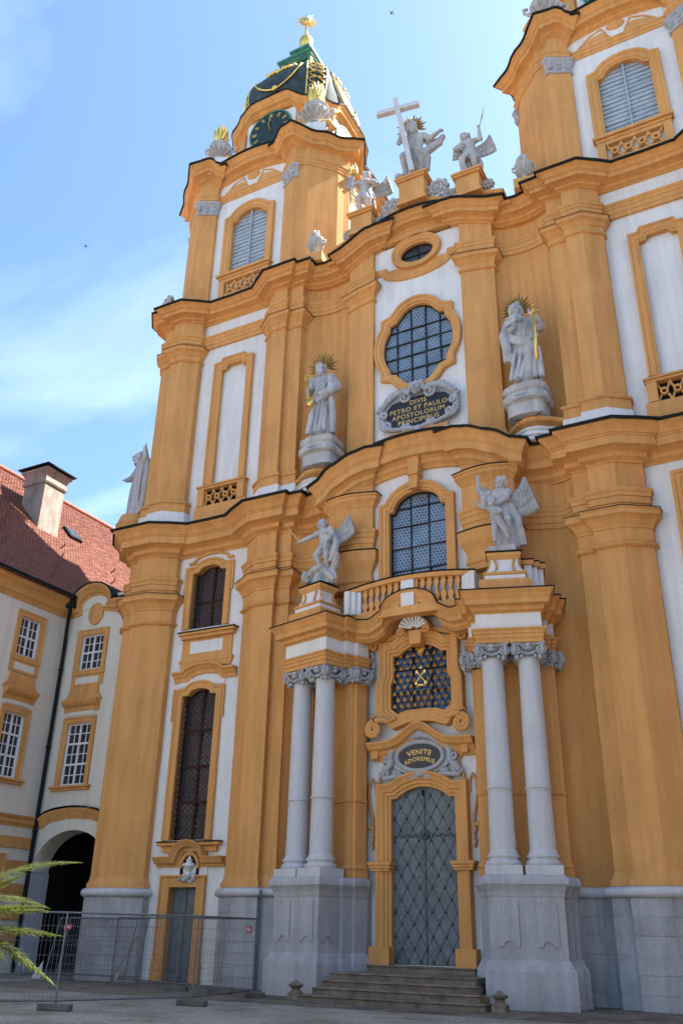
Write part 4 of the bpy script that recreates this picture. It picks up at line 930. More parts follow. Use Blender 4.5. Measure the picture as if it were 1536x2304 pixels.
# column capital: bell, volutes at the corners, abacus and garland
def capital_mesh(half=False):
    b = MB()
    b.lathe([(.0, 0), (.335, 0), (.365, .025), (.335, .05), (.32, .07), (.32, .2), (.36, .3), (.44, .36), (0, .36)], seg=20)
    for k in range(4):
        c_, s_ = (1, 0, -1, 0)[k], (0, 1, 0, -1)[k]
        fn = lambda u, z, h: (u*c_+h*s_, u*s_-h*c_, z)
        for e in (-1, 1):
            pts, rr = spiral((e*.36, .215), .155, 1.9, -e, math.pi/2, fn, .042, 24, .40)
            b.tube(pts, rr, 6)
            b.ell(fn(e*.36, .215, .42), .05, seg=8, rings=6)
            b.ell(fn(e*.33, .03, .34), (.07, .07, .09), seg=8, rings=6)
            b.ell(fn(e*.2, .045, .36), (.06, .06, .07), seg=8, rings=6)
        for i in range(9):
            t = -1+2*i/8; b.ell(fn(t*.26, .10+.11*t*t, .40), .045, seg=7, rings=5)
        b.ell(fn(0, .26, .40), (.14, .1, .06), seg=8, rings=6); b.ell(fn(0, .37, .42), (.1, .06, .07), seg=8, rings=6)
    n = 5; ab = []
    for k in range(4):
        for i in range(6):
            t = -1+2*i/6; u, v = t*.47, -.47+.09*(1-t*t)
            c_, s_ = (1, 0, -1, 0)[k], (0, 1, 0, -1)[k]; ab.append((u*c_-v*s_, u*s_+v*c_))
    b.prism(ab, .36, .40); b.prism([(x*1.05, y*1.05) for x, y in ab], .402, .44)
    return b
cap_src = base_src = shaft_src = None
def column(x, y, rz):
    """column of the portal: shaft with its parts"""
    global cap_src, base_src, shaft_src
    if shaft_src is None:
        prof = [(.40, 0), (.40, .03), (.365, .08), (.36, .12)]
        for i in range(13):
            t = i/12; prof.append((.36-.055*max(0, t-.25)**1.4/.75**1.4, .12+t*5.3))
        z1 = 5.44-3.72
        shaft = MB().lathe([(.0, 0), (.39, 0), (.39, .03), (.365, .09)]+[(.36-.002*i, .09+i*.16) for i in range(11)]+[(.345, 1.70), (.375, 1.71), (.375, 1.75), (.345, 1.76)]+[(.345-.035*(i/10)**1.5, 1.78+i*.36) for i in range(11)]+[(.34, 5.40), (.34, 5.43), (0, 5.43)], seg=40)
        shaft_src = shaft.build('column', 'grey', church, smooth=40); o = shaft_src
        base_src = MB().lathe([(0, 0), (.46, 0), (.485, .04), (.485, .09), (.455, .125), (.41, .14), (.395, .17), (.41, .20), (.43, .21), (.445, .245), (.43, .28), (.40, .29), (.40, .32), (0, .32)], seg=40).build('column_base', 'grey', church, smooth=40)
        cap_src = capital_mesh().build('column_capital', 'capital', church, smooth=60, recalc=False)
        c, k = base_src, cap_src
    else:
        o = inst(shaft_src, church); c = inst(base_src, church); k = inst(cap_src, church)
    for q, z in ((o, 3.71), (c, 3.4), (k, 9.13)):
        q.location = (x, y, z); q.rotation_euler = (0, 0, rz)
    for q in (c, k):
        q.parent = o; q.matrix_parent_inverse = Matrix.Identity(4); q.location = (0, 0, -.31 if q is c else 5.42); q.rotation_euler = (0, 0, 0)
    MB().box(-.5, .5, -.5, .5, 0, .248).build('column_plinth', 'grey', church, bevel=.012)
    pb = bpy.context.collection.objects[-1] if False else None
for s in SIDES:
    fp = poly(SP+[LW(1.36, -2.4), LW(-1.0, -2.1)], s)
    swp('pedestal_plinth', s, [(-.3, 0), (.17, 0), (.165, .86), (.15, .90), (.06, 1.04), (.045, 1.10), (.03, 1.12), (-.3, 1.14)], 'ped')
    MB().prism(fp, .5, 3.13).build('pedestal', 'ped', church)
    swp('pedestal_cornice', s, [(-.3, 2.62), (.012, 2.62), (.03, 2.66), (.03, 2.76), (.05, 2.79), (.08, 2.84), (.11, 2.90), (.14, 2.93), (.14, 3.04), (.12, 3.09), (.08, 3.15), (-.3, 3.152)], 'ped')
    # sunk panels with lobed ends on the faces of the pedestal
    def fpanel(u, w, face):
        d_, n_, o_ = (pd_, pn_, Vector(LW(u, .46))) if face == 0 else (-pn_, -pd_, Vector(LW(-.98, u)))
        def fn(a, z, h):
            q = o_+d_*a+n_*(h+.004); return (q.x*s, q.y, z)
        pts = [(-w, 1.42), (-w*.55, 1.42)]+[(-w*.5*math.cos(math.pi*i/8), 1.42+.14*math.sin(math.pi*i/8)) for i in range(9)]+[(w*.55, 1.42), (w, 1.42), (w, 2.5), (w*.55, 2.5)]+[(w*.5*math.cos(math.pi*i/8), 2.5-.12*math.sin(math.pi*i/8)) for i in range(9)]+[(-w*.55, 2.5), (-w, 2.5)]
        MB().prism(pts, 0, .03, fn=fn).build('pedestal_panel', 'ped', church, bevel=.01)
    fpanel(-.5, .28, 0); fpanel(.5, .28, 0); fpanel(.08, .26, 1)
    for u in (-.535, .535):
        x, y = LW(u, 0); column(x*s, y, PA*s)
        pb = MB().box(-.5, .5, -.5, .5, 0, .247).build('column_plinth', 'grey', church, bevel=.012); pb.location = (x*s, y, 3.153); pb.rotation_euler = (0, 0, PA*s)
    # wall behind the columns and its pilasters
    BK = [LW(-1.2, -1.3), LW(-1.2, -.8), LW(-1.08, -.8), LW(-1.08, -.72), LW(-.78, -.72), LW(-.78, -.80), LW(.78, -.80), LW(.78, -.72), LW(1.14, -.72), LW(1.14, -.8), LW(1.3, -.8), LW(1.3, -1.75)]
    p = mir(BK, s); n = len(p); MB().add([(x, y, 3.1) for x, y in p]+[(x, y, 9.6) for x, y in p], [(i, i+1, n+i+1, n+i) for i in range(n-1)]).build('portal_wall', 'ochre', church, recalc=False)
    MB().sweep(p, [(-.1, 3.153), (.06, 3.153), (.06, 3.36), (.04, 3.38)]+[(.03+.04*math.sin(math.pi*i/5), 3.38+.12*i/5) for i in range(6)]+[(.01, 3.54), (.01, 3.62), (-.1, 3.64)]).build('pilaster_base', 'ochre', church, smooth=40)
    MB().sweep(p, [(-.1, 5.36), (.02, 5.36), (.045, 5.38), (.045, 5.42), (.02, 5.44), (-.1, 5.46)]).build('pilaster_ring', 'ochre', church)
    for u, v in ((-1.14, -.85), (.96, -.9), (1.2, -1.05), (-.96, -.86)):
        x, y = LW(u, v); k = inst(cap_src, church, (x*s, y, 9.13), (0, 0, PA*s), (.8, .8, 1)); k.name = 'pilaster_capital'; k.matrix_parent_inverse = Matrix.Identity(4)
# entablature of the portal
PE = [(0, -1.12), (1.62, -1.12)]+SP[1:]
def arch3(x, y):
    t = abs(x)
    q = max(0, min(1, (1.5-t)/.62)); sk = .26*q*q*(3-2*q)
    return sk+(.60*math.sqrt(max(0, 1-(t/1.0)**2)) if t < 1.0 else 0)
PEs = subdiv(PE[:2], .06)+PE[2:]
for s in SIDES:
    swp('portal_architrave', s, [(-.4, 9.575), (.02, 9.575), (.02, 9.70), (.05, 9.71), (.05, 9.83), (.08, 9.84), (.08, 9.91), (.13, 9.96), (.13, 10.0), (-.4, 10.02)], 'ochre')
    swp('portal_frieze', s, [(-.4, 10.02), (.0, 10.02), (.0, 10.5), (-.4, 10.5)], 'white')
    MB().prism(poly([LW(u*.965, v-.04) for u, v in STEP]+[LW(1.3, -2.6), LW(-.9, -2.3)], s), 9.6, 11.12).build('portal_core', 'ochre', church)
sw('portal_cornice', PEs, 0, [((o*.5 if o > 0 else -.35), 10.48+h*.565) for o, h in CORN], 'ochre', dz=arch3)
sw('cornice_flashing', PEs, 0, [(-.33, 11.205), (.40, 11.15), (.455, 11.125), (.46, 11.16), (.40, 11.185), (-.33, 11.25)], 'lead', dz=arch3)
sw('pediment_soffit', PEs[:len(subdiv(PE[:2], .06))], 0, [(-.72, 10.5), (-.03, 10.5), (-.03, 11.18), (-.72, 11.18)], 'ochre', dz=arch3)
# shell keystone over the grille window
kb = MB()
for i in range(9):
    a = R(18+144*i/8); ca, sa = math.cos(a), math.sin(a)
    o = MB().tube([(-.03+.1*ca, -1.0, 10.78+.1*sa), (-.03+.34*ca, -1.06, 10.78+.3*sa), (-.03+.50*ca, -1.12, 10.78+.44*sa)], [.02, .045, .06], 6)
    o.build('shell_rib', 'white' if i % 1 == 0 else 'ochre', church, smooth=60)
MB().prism([(-.03+.56*math.cos(R(10+160*i/14)), 10.76+.5*math.sin(R(10+160*i/14))) for i in range(15)], 0, .5, fn=XZ(-.5)).build('shell_back', 'ochre', church)
for e in (-1, 1):
    f_ = lambda u, z, h: (u, -1.05-h, z)
    pts, rr = spiral((-.03+e*.42, 10.72), .14, 1.3, -e, math.pi/2, f_, .055); MB().tube(pts, rr, 6).build('shell_scroll', 'ochre', church, smooth=60, recalc=False)
MB().prism([(-.22, 10.3), (.16, 10.3), (.22, 10.78), (-.28, 10.78)], 0, .42, fn=XZ(-.5)).build('keystone', 'ochre', church, bevel=.02)
# window label moulding above the grille
MB().sweep([(1.7, 10.42), (1.25, 10.5)]+[(1.2*math.cos(math.pi*i/14), 10.52+.28*math.sin(math.pi*i/14)) for i in range(1, 14)]+[(-1.3, 10.5), (-1.75, 10.42)], [(-.05, -.1), (-.05, .12), (.05, .16), (.1, .16), (.1, -.1)], fn=XZ(-.5)).build('label_mould', 'ochre', church, smooth=40)
for e, x in ((1, 1.52), (-1, -1.62)):
    f_ = lambda u, z, h: (u, -.72-h, z)
    pts, rr = spiral((x, 10.45), .15, 1.4, -e, math.pi/2, f_, .06); MB().tube(pts, rr, 6).build('frame_scroll', 'ochre', church, smooth=60, recalc=False)
    gb = MB(); rg = random.Random(3)
    for i in range(14): gb.ell((x+.1*e+rg.uniform(-.06, .06), -.6+rg.uniform(-.05, .02), 10.25-i*.07), (.07, .06, .06), seg=7, rings=5)
    gb.build('garland', 'capital', church, smooth=80, recalc=False)
# grille window: glass coloured with the reflected sky, iron bars and gilded tips
gw = barred('portal_window', GRILLE, -.12, [-.36, .3], [8.85, 9.6], 'skyglass', bar=.05)
lat = MB(); GC = [(-1.08, 8.28), (1.02, 8.28), (1.02, 10.02), (.7, 10.3), (0, 10.38), (-.7, 10.3), (-1.08, 10.02)]
for d in range(-14, 15):
    for sg in (1, -1):
        # diagonal bars clipped to the opening
        seg_ = clip_poly([(-3+d*.28, 9.2-sg*5-.012), (-3+d*.28+.0, 9.2-sg*5+.012), (3+d*.28, 9.2+sg*5+.012), (3+d*.28, 9.2+sg*5-.012)] if sg > 0 else [(3+d*.28, 9.2-5-.012), (3+d*.28, 9.2-5+.012), (-3+d*.28, 9.2+5+.012), (-3+d*.28, 9.2+5-.012)], GC)
        if len(seg_) >= 3: lat.prism(seg_, 0, .03, fn=XZ(-.2+(.0 if sg > 0 else -.032)))
lat.build('iron_lattice', 'iron', gw)
tip = MB().add([(-.055, 0, -.05), (.055, 0, -.05), (.06, 0, .0), (0, 0, .10), (-.06, 0, .0), (0, -.05, -.01)], [(0, 1, 5), (1, 2, 5), (2, 3, 5), (3, 4, 5), (4, 0, 5)])
tsrc = None
for r_ in range(10):
    for c_ in range(9):
        x = -.03+(c_-4)*.24+(.12 if r_ % 2 else 0); z = 8.38+r_*.21
        inside = clip_poly([(x-.05, z-.05), (x+.05, z-.05), (x+.05, z+.05), (x-.05, z+.05)], GC)
        if len(inside) != 4 or (abs(x) < .2 and 9.15 < z < 9.5): continue
        if tsrc is None: tsrc = tip.build('gilded_tip', 'gold', gw, recalc=False); t_ = tsrc
        else: t_ = inst(tsrc, gw)
        t_.location = (x, -.275, z)
ck = MB()
for e in (-1, 1):
    ck.tube([(-.03-e*.16, -.29, 9.12), (-.03+e*.14, -.29, 9.5)], .018, 6); ck.ell((-.03-e*.17, -.29, 9.1), (.06, .02, .06), seg=8, rings=5)
    ck.box(-.03+e*.14-.03, -.03+e*.14+.04, -.3, -.27, 9.42, 9.52)
ck.ell((-.03, -.28, 9.62), (.07, .03, .06), seg=8, rings=5); ck.box(-.11, .05, -.3, -.27, 9.0, 9.05)
ck.build('gilded_keys', 'gold', gw, recalc=False)
sb = MB()
for k in range(12):
    a = 2*math.pi*k/12; sb.tube([(-.03, -.28, 10.18), (-.03+.15*math.cos(a), -.29, 10.18+.16*math.sin(a))], [.03, .008], 5)
sb.ell((-.03, -.3, 10.18), (.06, .04, .06), seg=8, rings=5); sb.build('gilded_sun', 'gold', gw, recalc=False)
gw.location = (0, -.2, 0)
# wavy cornice with scrolls under the grille window
def wavy(x): return .55*math.exp(-(x/.62)**2)
wp = [(1.78-i*3.56/40, 0) for i in range(41)]; wp = [(x, 7.1+wavy(x)) for x, _ in wp]
MB().sweep(wp, [(-.42, -.05), (-.42, .12), (-.3, .16), (-.26, .22), (-.16, .26), (-.1, .4), (-.02, .44), (.05, .52), (.1, .52), (.1, -.05)], fn=XZ(-.45)).build('wavy_cornice', 'ochre', church, smooth=40)
for e in (-1, 1):
    x = e*1.5-.06; f_ = lambda u, z, h: (u, -.86-h, z)
    pts, rr = spiral((x, 7.62), .27, 2.0, -e, math.pi*.5, f_, .085, 34); MB().tube(pts, rr, 8).build('cornice_scroll', 'ochre', church, smooth=60, recalc=False)
    MB().tube([(x-e*.02, -.82, 7.9), (x-e*.25, -.75, 7.95), (x-e*.45, -.7, 7.86), (x-e*.7, -.66, 7.98)], [.1, .12, .1, .05], 8).build('cornice_scroll', 'ochre', church, smooth=60)
    MB().tube([(x, -.8, 8.0), (x+e*.06, -.8, 8.1), (x+e*.14, -.78, 8.0)], [.08, .07, .03], 6).build('scroll_leaf', 'ochre', church, smooth=60)
    # consoles and side ornaments of the door
    x = e*1.52-.06
    MB().box(x-.12, x+.12, -.75, -.44, 6.72, 7.02).build('cornice_console', 'ochre', church, bevel=.03)
    pth = [(x-e*.18, -.52, 6.7), (x-e*.28, -.54, 6.55), (x-e*.2, -.55, 6.3), (x-e*.1, -.56, 6.1), (x-e*.1, -.56, 5.98)]
    MB().tube(pth, .05, 6).build('door_scroll', 'ochre', church, smooth=60)
    x = e*1.68-.06
    pth = [(x-e*.12, -.5, 5.6), (x-e*.1, -.52, 5.95), (x+e*.0, -.53, 6.12), (x+e*.12, -.53, 5.95), (x+e*.14, -.52, 5.6), (x+e*.08, -.52, 5.2), (x+e*.0, -.52, 4.9), (x, -.52, 4.6)]
    MB().tube(pth, .05, 6).build('door_scroll', 'ochre', church, smooth=60)
    ob = MB()
    for i in range(6): ob.ell((x+e*.02*math.sin(i*2), -.53, 4.62-i*.11), (.07-.006*i, .07, .075), seg=8, rings=6)
    ob.ell((x+e*.1, -.53, 4.66), (.07, .06, .08), seg=8, rings=6); ob.build('door_tassel', 'ochre', church, smooth=80)
# small cartouche over the door
def cartouche(nm, cx, zc, w, h, y, m):
    """scrolled frame round an oval field of half-size w, h"""
    b = MB(); f_ = lambda u, z, hh: (u, y-hh, z)
    b.prism([(cx+w*1.5*math.cos(R(a)), zc+h*1.5*math.sin(R(a))) for a in range(0, 360, 15)], 0, .05, fn=lambda u, z, hh: (u, y-hh, z))
    b.tube([f_(cx+w*1.12*math.cos(R(a)), zc+h*1.16*math.sin(R(a))+.05*abs(math.cos(R(a)))**4*0, .1) for a in range(0, 361, 10)], .07, 8)
    for e in (-1, 1):
        for (u, z, r_, sg, a0) in ((.75, 1.35, .17, -1, 1.2), (1.45, .95, .15, 1, 0), (1.62, -.1, .14, 1, 2.0), (1.75, -1.15, .17, -1, 0), (.35, -1.45, .15, 1, 3.0), (1.1, -1.35, .14, -1, 1.0)):
            pts, rr = spiral((cx+e*w*u, zc+h*z), r_, 1.4, sg*e, a0 if e > 0 else math.pi-a0, f_, .055, 24, .06); b.tube(pts, rr, 7)
        b.tube([f_(cx+e*w*a, zc+h*c, .08) for a, c in ((0, 1.75), (.45, 1.6), (.9, 1.2), (1.3, .9), (1.45, .3), (1.4, -.4), (1.65, -.9), (1.9, -1.5))], [.09, .1, .1, .09, .1, .1, .09, .05], 8)
        b.tube([f_(cx+e*w*a, zc+h*c, .06) for a, c in ((0, -1.35), (.5, -1.6), (1.2, -1.5), (1.85, -1.65))], [.1, .09, .09, .05], 8)
        for i in range(4): b.ell(f_(cx+e*w*(1.35+.12*i), zc+h*(.5-.42*i), .08), (.08, .07, .09), seg=8, rings=6)
    b.ell(f_(cx, zc+h*1.8, .1), (.2, .12, .14)); b.box(cx-.16, cx+.16, y-.2, y, zc+h*2.05, zc+h*2.3); b.ell(f_(cx, zc-h*1.45, .1), (.2, .12, .12))
    return b.build(nm, m, church, smooth=70, recalc=False)
def letters(txt, size, m, place, parent, name='lettering', bold=.012):
    cu = bpy.data.curves.new('lettering_curve', 'FONT'); cu.body = txt; cu.size = size; cu.align_x = 'CENTER'; cu.extrude = 0.0; cu.offset = bold*size; cu.resolution_u = 3; cu.space_character = 1.12
    o = bpy.data.objects.new('lettering_tmp', cu); COL.objects.link(o); dg = bpy.context.evaluated_depsgraph_get()
    me = bpy.data.meshes.new_from_object(o.evaluated_get(dg)); bpy.data.objects.remove(o, do_unlink=True)
    b = MB(); b.add([place(v.co.x, v.co.y) for v in me.vertices], [tuple(p.vertices) for p in me.polygons])
    return b.build(name, m, parent, recalc=False)
ct = cartouche('door_cartouche', -.05, 6.72, .70, .38, -.56, 'capital')
MB().prism([(-.05+.72*math.cos(R(a)), 6.72+.39*math.sin(R(a))) for a in range(0, 360, 12)], .05, .12, fn=XZ(-.56)).build('tablet', 'black', ct)
def arcplace(zc, r, y): return lambda x, z: (-.05+(r+z)*math.sin(x/r), y, zc-r+(r+z)*math.cos(x/r))
letters('VENITE', .22, 'goldpaint', arcplace(6.78, 1.15, -.69), ct, bold=.03)
letters('ADOREMUS', .175, 'goldpaint', arcplace(6.58, 1.0, -.69), ct, bold=.03)
# door leaves: lozenge plates with straps and studs, lock plate and hinges
dr = MB().prism(DOOR, 0, .05, fn=XZ(-.1)).build('portal_door', 'doordark', church)
conv = [(-1.1, .88), (1.03, .88), (1.03, 5.48), (.8, 5.56), (.4, 5.76), (-.03, 5.82), (-.46, 5.76), (-.88, 5.56), (-1.1, 5.48)]
pw, ph = .40, .66; studs = []
for r_ in range(-1, 17):
    for c_ in range(-4, 5):
        cx_ = -.035+c_*pw+(pw/2 if r_ % 2 else 0); cz_ = .95+r_*ph/2
        q = clip_poly([(cx_-pw/2+.018, cz_), (cx_, cz_-ph/2+.03), (cx_+pw/2-.018, cz_), (cx_, cz_+ph/2-.03)], conv)
        if len(q) >= 3:
            qx = [p[0] for p in q]
            if min(qx) < -.035 < max(qx):
                for cvx in ([(-1.2, 0), (-.043, 0), (-.043, 7), (-1.2, 7)], [(-.027, 0), (1.2, 0), (1.2, 7), (-.027, 7)]):
                    q2 = clip_poly(q, cvx)
                    if len(q2) >= 3: MB().prism(q2, .05, .062, fn=XZ(-.1)).build('lozenge_plate', 'doorm', dr)
            else: MB().prism(q, .05, .062, fn=XZ(-.1)).build('lozenge_plate', 'doorm', dr)
        studs.append((cx_, cz_+ph/2))
ssrc = None
for x, z in studs:
    if len(clip_poly([(x-.03, z-.03), (x+.03, z-.03), (x+.03, z+.03), (x-.03, z+.03)], conv)) != 4: continue
    if ssrc is None: ssrc = MB().lathe([(.045, 0), (.04, .03), (.02, .05), (0, .055)], seg=10, fn=lambda x, y, z: (x, -z, y)).build('stud', 'doordark', dr, smooth=60); t_ = ssrc
    else: t_ = inst(ssrc, dr)
    t_.location = (x, -.158, z)
MB().box(-1.1, 1.03, -.175, -.15, 4.33, 4.36).build('door_rail', 'doordark', dr)
MB().box(-.06, -.01, -.178, -.15, .9, 5.8).build('door_seam', 'doordark', dr)
lk = MB()
for k in range(8):
    a = 2*math.pi*k/8; lk.ell((-.035+.1*math.cos(a), -.2, 4.42+.1*math.sin(a)), (.075, .04, .075), seg=8, rings=5)
lk.ell((-.035, -.22, 4.42), .08, seg=8, rings=6); lk.build('lock_rosette', 'doordark', dr, smooth=70)
for e in (-1, 1):
    fl = MB()
    for i in range(12): fl.ell((-.035+e*(.25+i*.07), -.17, 4.40+.03*math.sin(i*1.7)), (.035, .02, .035), seg=6, rings=4)
    fl.build('iron_foliage', 'doordark', dr, smooth=70)
MB().tube([(-.06, -.22, 5.55), (-.06, -.25, 5.68), (-.02, -.25, 5.72)], .035, 6).build('door_hook', 'iron', dr)
dr.location = (0, -.23, 0)
# steps
for k, (y0, z, xl, xr) in enumerate(((-3.72, .17, -2.38, 2.82), (-3.36, .34, -2.16, 2.55), (-3.0, .51, -2.08, 2.35), (-2.64, .68, -2.0, 2.2), (-1.0, .845, -1.7, 1.62))):
    st = MB().prism([(xl, y0+.03), (xr, y0+.03), (xr, -.44), (xl, -.44)], max(.004, z-.17), z-.045).build('step', 'step', church)
    nx = 3
    for j in range(nx):
        a, c = xl+(xr-xl)*j/nx+.004, xl+(xr-xl)*(j+1)/nx-.004; dd = -(abs(y0)-.44) if k in (3, 4) else -.5; h_ = random.uniform(-.004, .004)
        MB().sweep([(a, y0), (c, y0)], [(dd, z-.044), (-.0, z-.044), (.015, z-.03), (.015, z-.012), (0, z+h_), (dd, z+h_)]).build('step_slab', 'step', st, bevel=.006)
# balustrade over the portal
RAIL = [(-2.25, -1.2), (-1.5, -1.3), (0, -1.38), (1.5, -1.3), (2.25, -1.2)]
def rz_(x): return .14*max(0, 1-(x/2.2)**2)
RS = [(x, -1.38+.035*x*x) for x in [-2.3+4.6*i/20 for i in range(21)]]
MB().sweep(RS, [(-.3, 12.22), (.12, 12.22), (.15, 12.3), (.15, 12.36), (-.3, 12.38)], dz=lambda x, y: rz_(x)).build('balustrade_rail', 'ochre', church, smooth=40)
MB().sweep(RS, [(-.3, 12.385), (.16, 12.365), (.18, 12.375), (.18, 12.41), (-.3, 12.43)], dz=lambda x, y: rz_(x)).build('rail_flashing', 'lead', church, smooth=40)
MB().sweep(RS, [(-.3, 11.15), (.14, 11.15), (.14, 11.43), (-.3, 11.45)]).build('balustrade_foot', 'ochre', church, smooth=40)
prof = [(0, .11), (.06, .11), (.12, .05), (.22, .085), (.30, .105), (.38, .085), (.48, .04), (.62, .045), (.74, .085), (.84, .09), (.92, .06), (1, .12)]
bsrc = None
for i in range(15):
    x = -1.68+i*.24
    if abs(x) < .2: continue
    if bsrc is None:
        H_ = .80; bsrc = MB().prism([(w, t*H_) for t, w in prof]+[(-w, t*H_) for t, w in reversed(prof)], 0, .16, fn=lambda a, c, h: (a, -h, c)).build('baluster', 'ochre', church, bevel=.01); bl = bsrc
    else: bl = inst(bsrc, church)
    bl.location = (x, -1.25+.035*x*x, 11.445); bl.scale = (1, 1, 1+rz_(x)/.8)
MB().box(-.26, .2, -1.5, -1.1, 11.44, 12.35).build('balustrade_pier', 'white', church, bevel=.015)
for s in SIDES:
    for j in range(3):
        x = s*(1.93+j*.16); MB().box(min(x-.1*1, x+.1), max(x-.1, x+.1), -1.34-.12*j, -.7, 11.42, 12.25+.004*j).build('balustrade_pier', 'white', church, bevel=.012)
    q = [LW(u, v) for u, v in ((-1.2, -1.1), (-1.2, -.5), (1.15, -.5), (1.15, -1.1))]
    for j in range(3):
        x0, y0 = LW(.72+j*.18, -.45-.2*j); o = MB().box(-.12, .12, -.3, .3, 0, .84).build('balustrade_pier', 'white', church, bevel=.012); o.location = (x0*s, y0, 11.42); o.rotation_euler = (0, 0, PA*s)
        o = MB().box(-.2, .2, -.36, .36, 0, .16+.005*j).build('pier_cap', 'ochre', church, bevel=.012); o.location = (x0*s, y0, 12.262); o.rotation_euler = (0, 0, PA*s)
        o = MB().box(-.21, .21, -.37, .37, 0, .035+.005*j).build('pier_flashing', 'lead', church); o.location = (x0*s, y0, 12.432); o.rotation_euler = (0, 0, PA*s)
    # statue pedestal
    def ped(nm, m, lay, bev=.0):
        b = MB(); lay = sorted(lay, key=lambda t: t[1])
        x, y = LW(0, -.05)
        vs = []; 
        for w, z in lay: vs += [(-w, -w*.8, z), (w, -w*.8, z), (w, w*.8, z), (-w, w*.8, z)]
        fs = [(i*4+j, i*4+(j+1) % 4, i*4+4+(j+1) % 4, i*4+4+j) for i in range(len(lay)-1) for j in range(4)]+[(3, 2, 1, 0), tuple(len(lay)*4-4+j for j in range(4))]
        o = b.add(vs, fs).build(nm, m, church, bevel=bev); o.location = (x*s, y, 0); o.rotation_euler = (0, 0, PA*s); return o
    ped('pedestal_foot', 'ochre', [(.80, 11.2), (.80, 11.5), (.78, 11.56), (.70, 11.6)], .02)
    ped('pedestal_mould', 'white', [(.62, 11.601), (.62, 11.74), (.56, 11.75)]); ped('pedestal_mould', 'ochre', [(.64, 11.751), (.67, 11.80), (.64, 11.85), (.54, 11.86)])
    ped('pedestal_body', 'white', [(.56, 11.861), (.49, 11.95), (.44, 12.06), (.42, 12.2), (.44, 12.3)])
    ped('pedestal_cap', 'ochre', [(.46, 12.301), (.5, 12.38), (.54, 12.42), (.54, 12.52), (.5, 12.54)], .01); ped('pedestal_flashing', 'lead', [(.56, 12.541), (.57, 12.58), (.5, 12.6)])
    x, y = LW(0, -.05)
    for a_ in range(4):
        ca, sa = math.cos(a_*math.pi/2), math.sin(a_*math.pi/2)
        for e in (-1, 1):
            o = MB().tube([(e*.30, -.475, 11.88), (e*.24, -.41, 12.02), (e*.26, -.37, 12.15), (e*.3, -.385, 12.28)], .035, 6).build('pedestal_strap', 'ochre', church, smooth=60)
            if a_ % 2: o.scale = (1, 1.22, 1)
            o.location = (x*s, y, 0); o.rotation_euler = (0, 0, PA*s+a_*math.pi/2)
# large inscription cartouche under the round window
ic = MB(); f_ = lambda u, z, h: (u, -.16-h, z)
zc = 19.78
tab = MB().prism([(-1.42, 19.85), (-1.2, 19.25), (-.8, 19.12), (0, 19.05), (.8, 19.12), (1.2, 19.25), (1.42, 19.85), (1.1, 20.2), (.5, 20.32), (-.5, 20.32), (-1.1, 20.2)], 0, .12, fn=f_)
for e in (-1, 1):
    ic.tube([f_(e*.28, 20.45, .2), f_(e*.55, 20.62, .2), f_(e*.95, 20.55, .2), f_(e*1.25, 20.35, .18), f_(e*1.5, 20.1, .14), f_(e*1.62, 19.85, .1)], [.12, .13, .15, .14, .11, .07], 8)
    for (u, z, r_, tn, sg, a0) in ((.48, 20.38, .26, 1.5, -1, 1.6), (1.42, 19.75, .16, 1.3, 1, 0), (1.3, 19.28, .22, 1.5, -1, 0.4), (.55, 19.02, .18, 1.4, 1, 2.2)):
        pts, rr = spiral((e*u, z), r_, tn, sg*e, a0 if e > 0 else math.pi-a0, f_, .075, 26, .14); ic.tube(pts, rr, 8)
    ic.tube([f_(e*1.5, 19.6, .12), f_(e*1.42, 19.3, .14), f_(e*1.2, 19.08, .16), f_(e*.8, 18.98, .16), f_(e*.4, 18.95, .16), f_(0, 18.85, .16)], [.08, .1, .1, .09, .1, .1], 8)
    for i in range(5): ic.ell(f_(e*(1.1+.14*i), 20.58-.15*i, .2), (.1, .1, .08), seg=8, rings=5)
    for i in range(4): ic.ell(f_(e*1.58, 19.75-.14*i, .12), (.09, .08, .08), seg=8, rings=5)
ic.ell(f_(0, 18.78, .2), (.16, .12, .2)); 
# cherub head above it
ic.ell(f_(-.0, 20.62, .28), (.24, .22, .28)); ic.ell(f_(0, 20.74, .2), (.29, .2, .22)); ic.ell(f_(0, 20.58, .5), (.045, .06, .06), seg=8, rings=6)
for e in (-1, 1):
    ic.ell(f_(e*.1, 20.54, .42), (.09, .09, .09), seg=8, rings=6); ic.ell(f_(e*.09, 20.67, .47), (.05, .03, .03), seg=8, rings=5)
    for k in range(4): ic.ell(f_(e*(.2+.03*k), 20.85-.1*k, .26), .09, seg=8, rings=6)
ic.ell(f_(0, 20.46, .46), (.06, .04, .03), seg=8, rings=5)
ico = ic.build('inscription_cartouche', 'capital', church, smooth=70, recalc=False); tab.build('tablet', 'black', ico)
for t, z, sz in (('DIVIS', 20.0, .27), ('PETRO ET PAULO', 19.72, .27), ('APOSTOLORUM', 19.45, .27), ('PRINCIPIBUS', 19.18, .27)):
    letters(t, sz*1.02, 'goldpaint', (lambda z: (lambda x, c: (x, -.287, z+c)))(z), ico)
MB().prism([(-1.2, 18.68), (-.9, 18.4), (.9, 18.4), (1.2, 18.68), (1.2, 18.85), (-1.2, 18.85)], 0, .3, fn=XZ(-.05)).build('cartouche_ledge', 'ochre', church, bevel=.03)
M['crossstone'] = mat('pale_cross_stone', (0.62, 0.62, 0.62), 0.85, var=0.05, vscale=2, bump=0.2, streak=0.08)
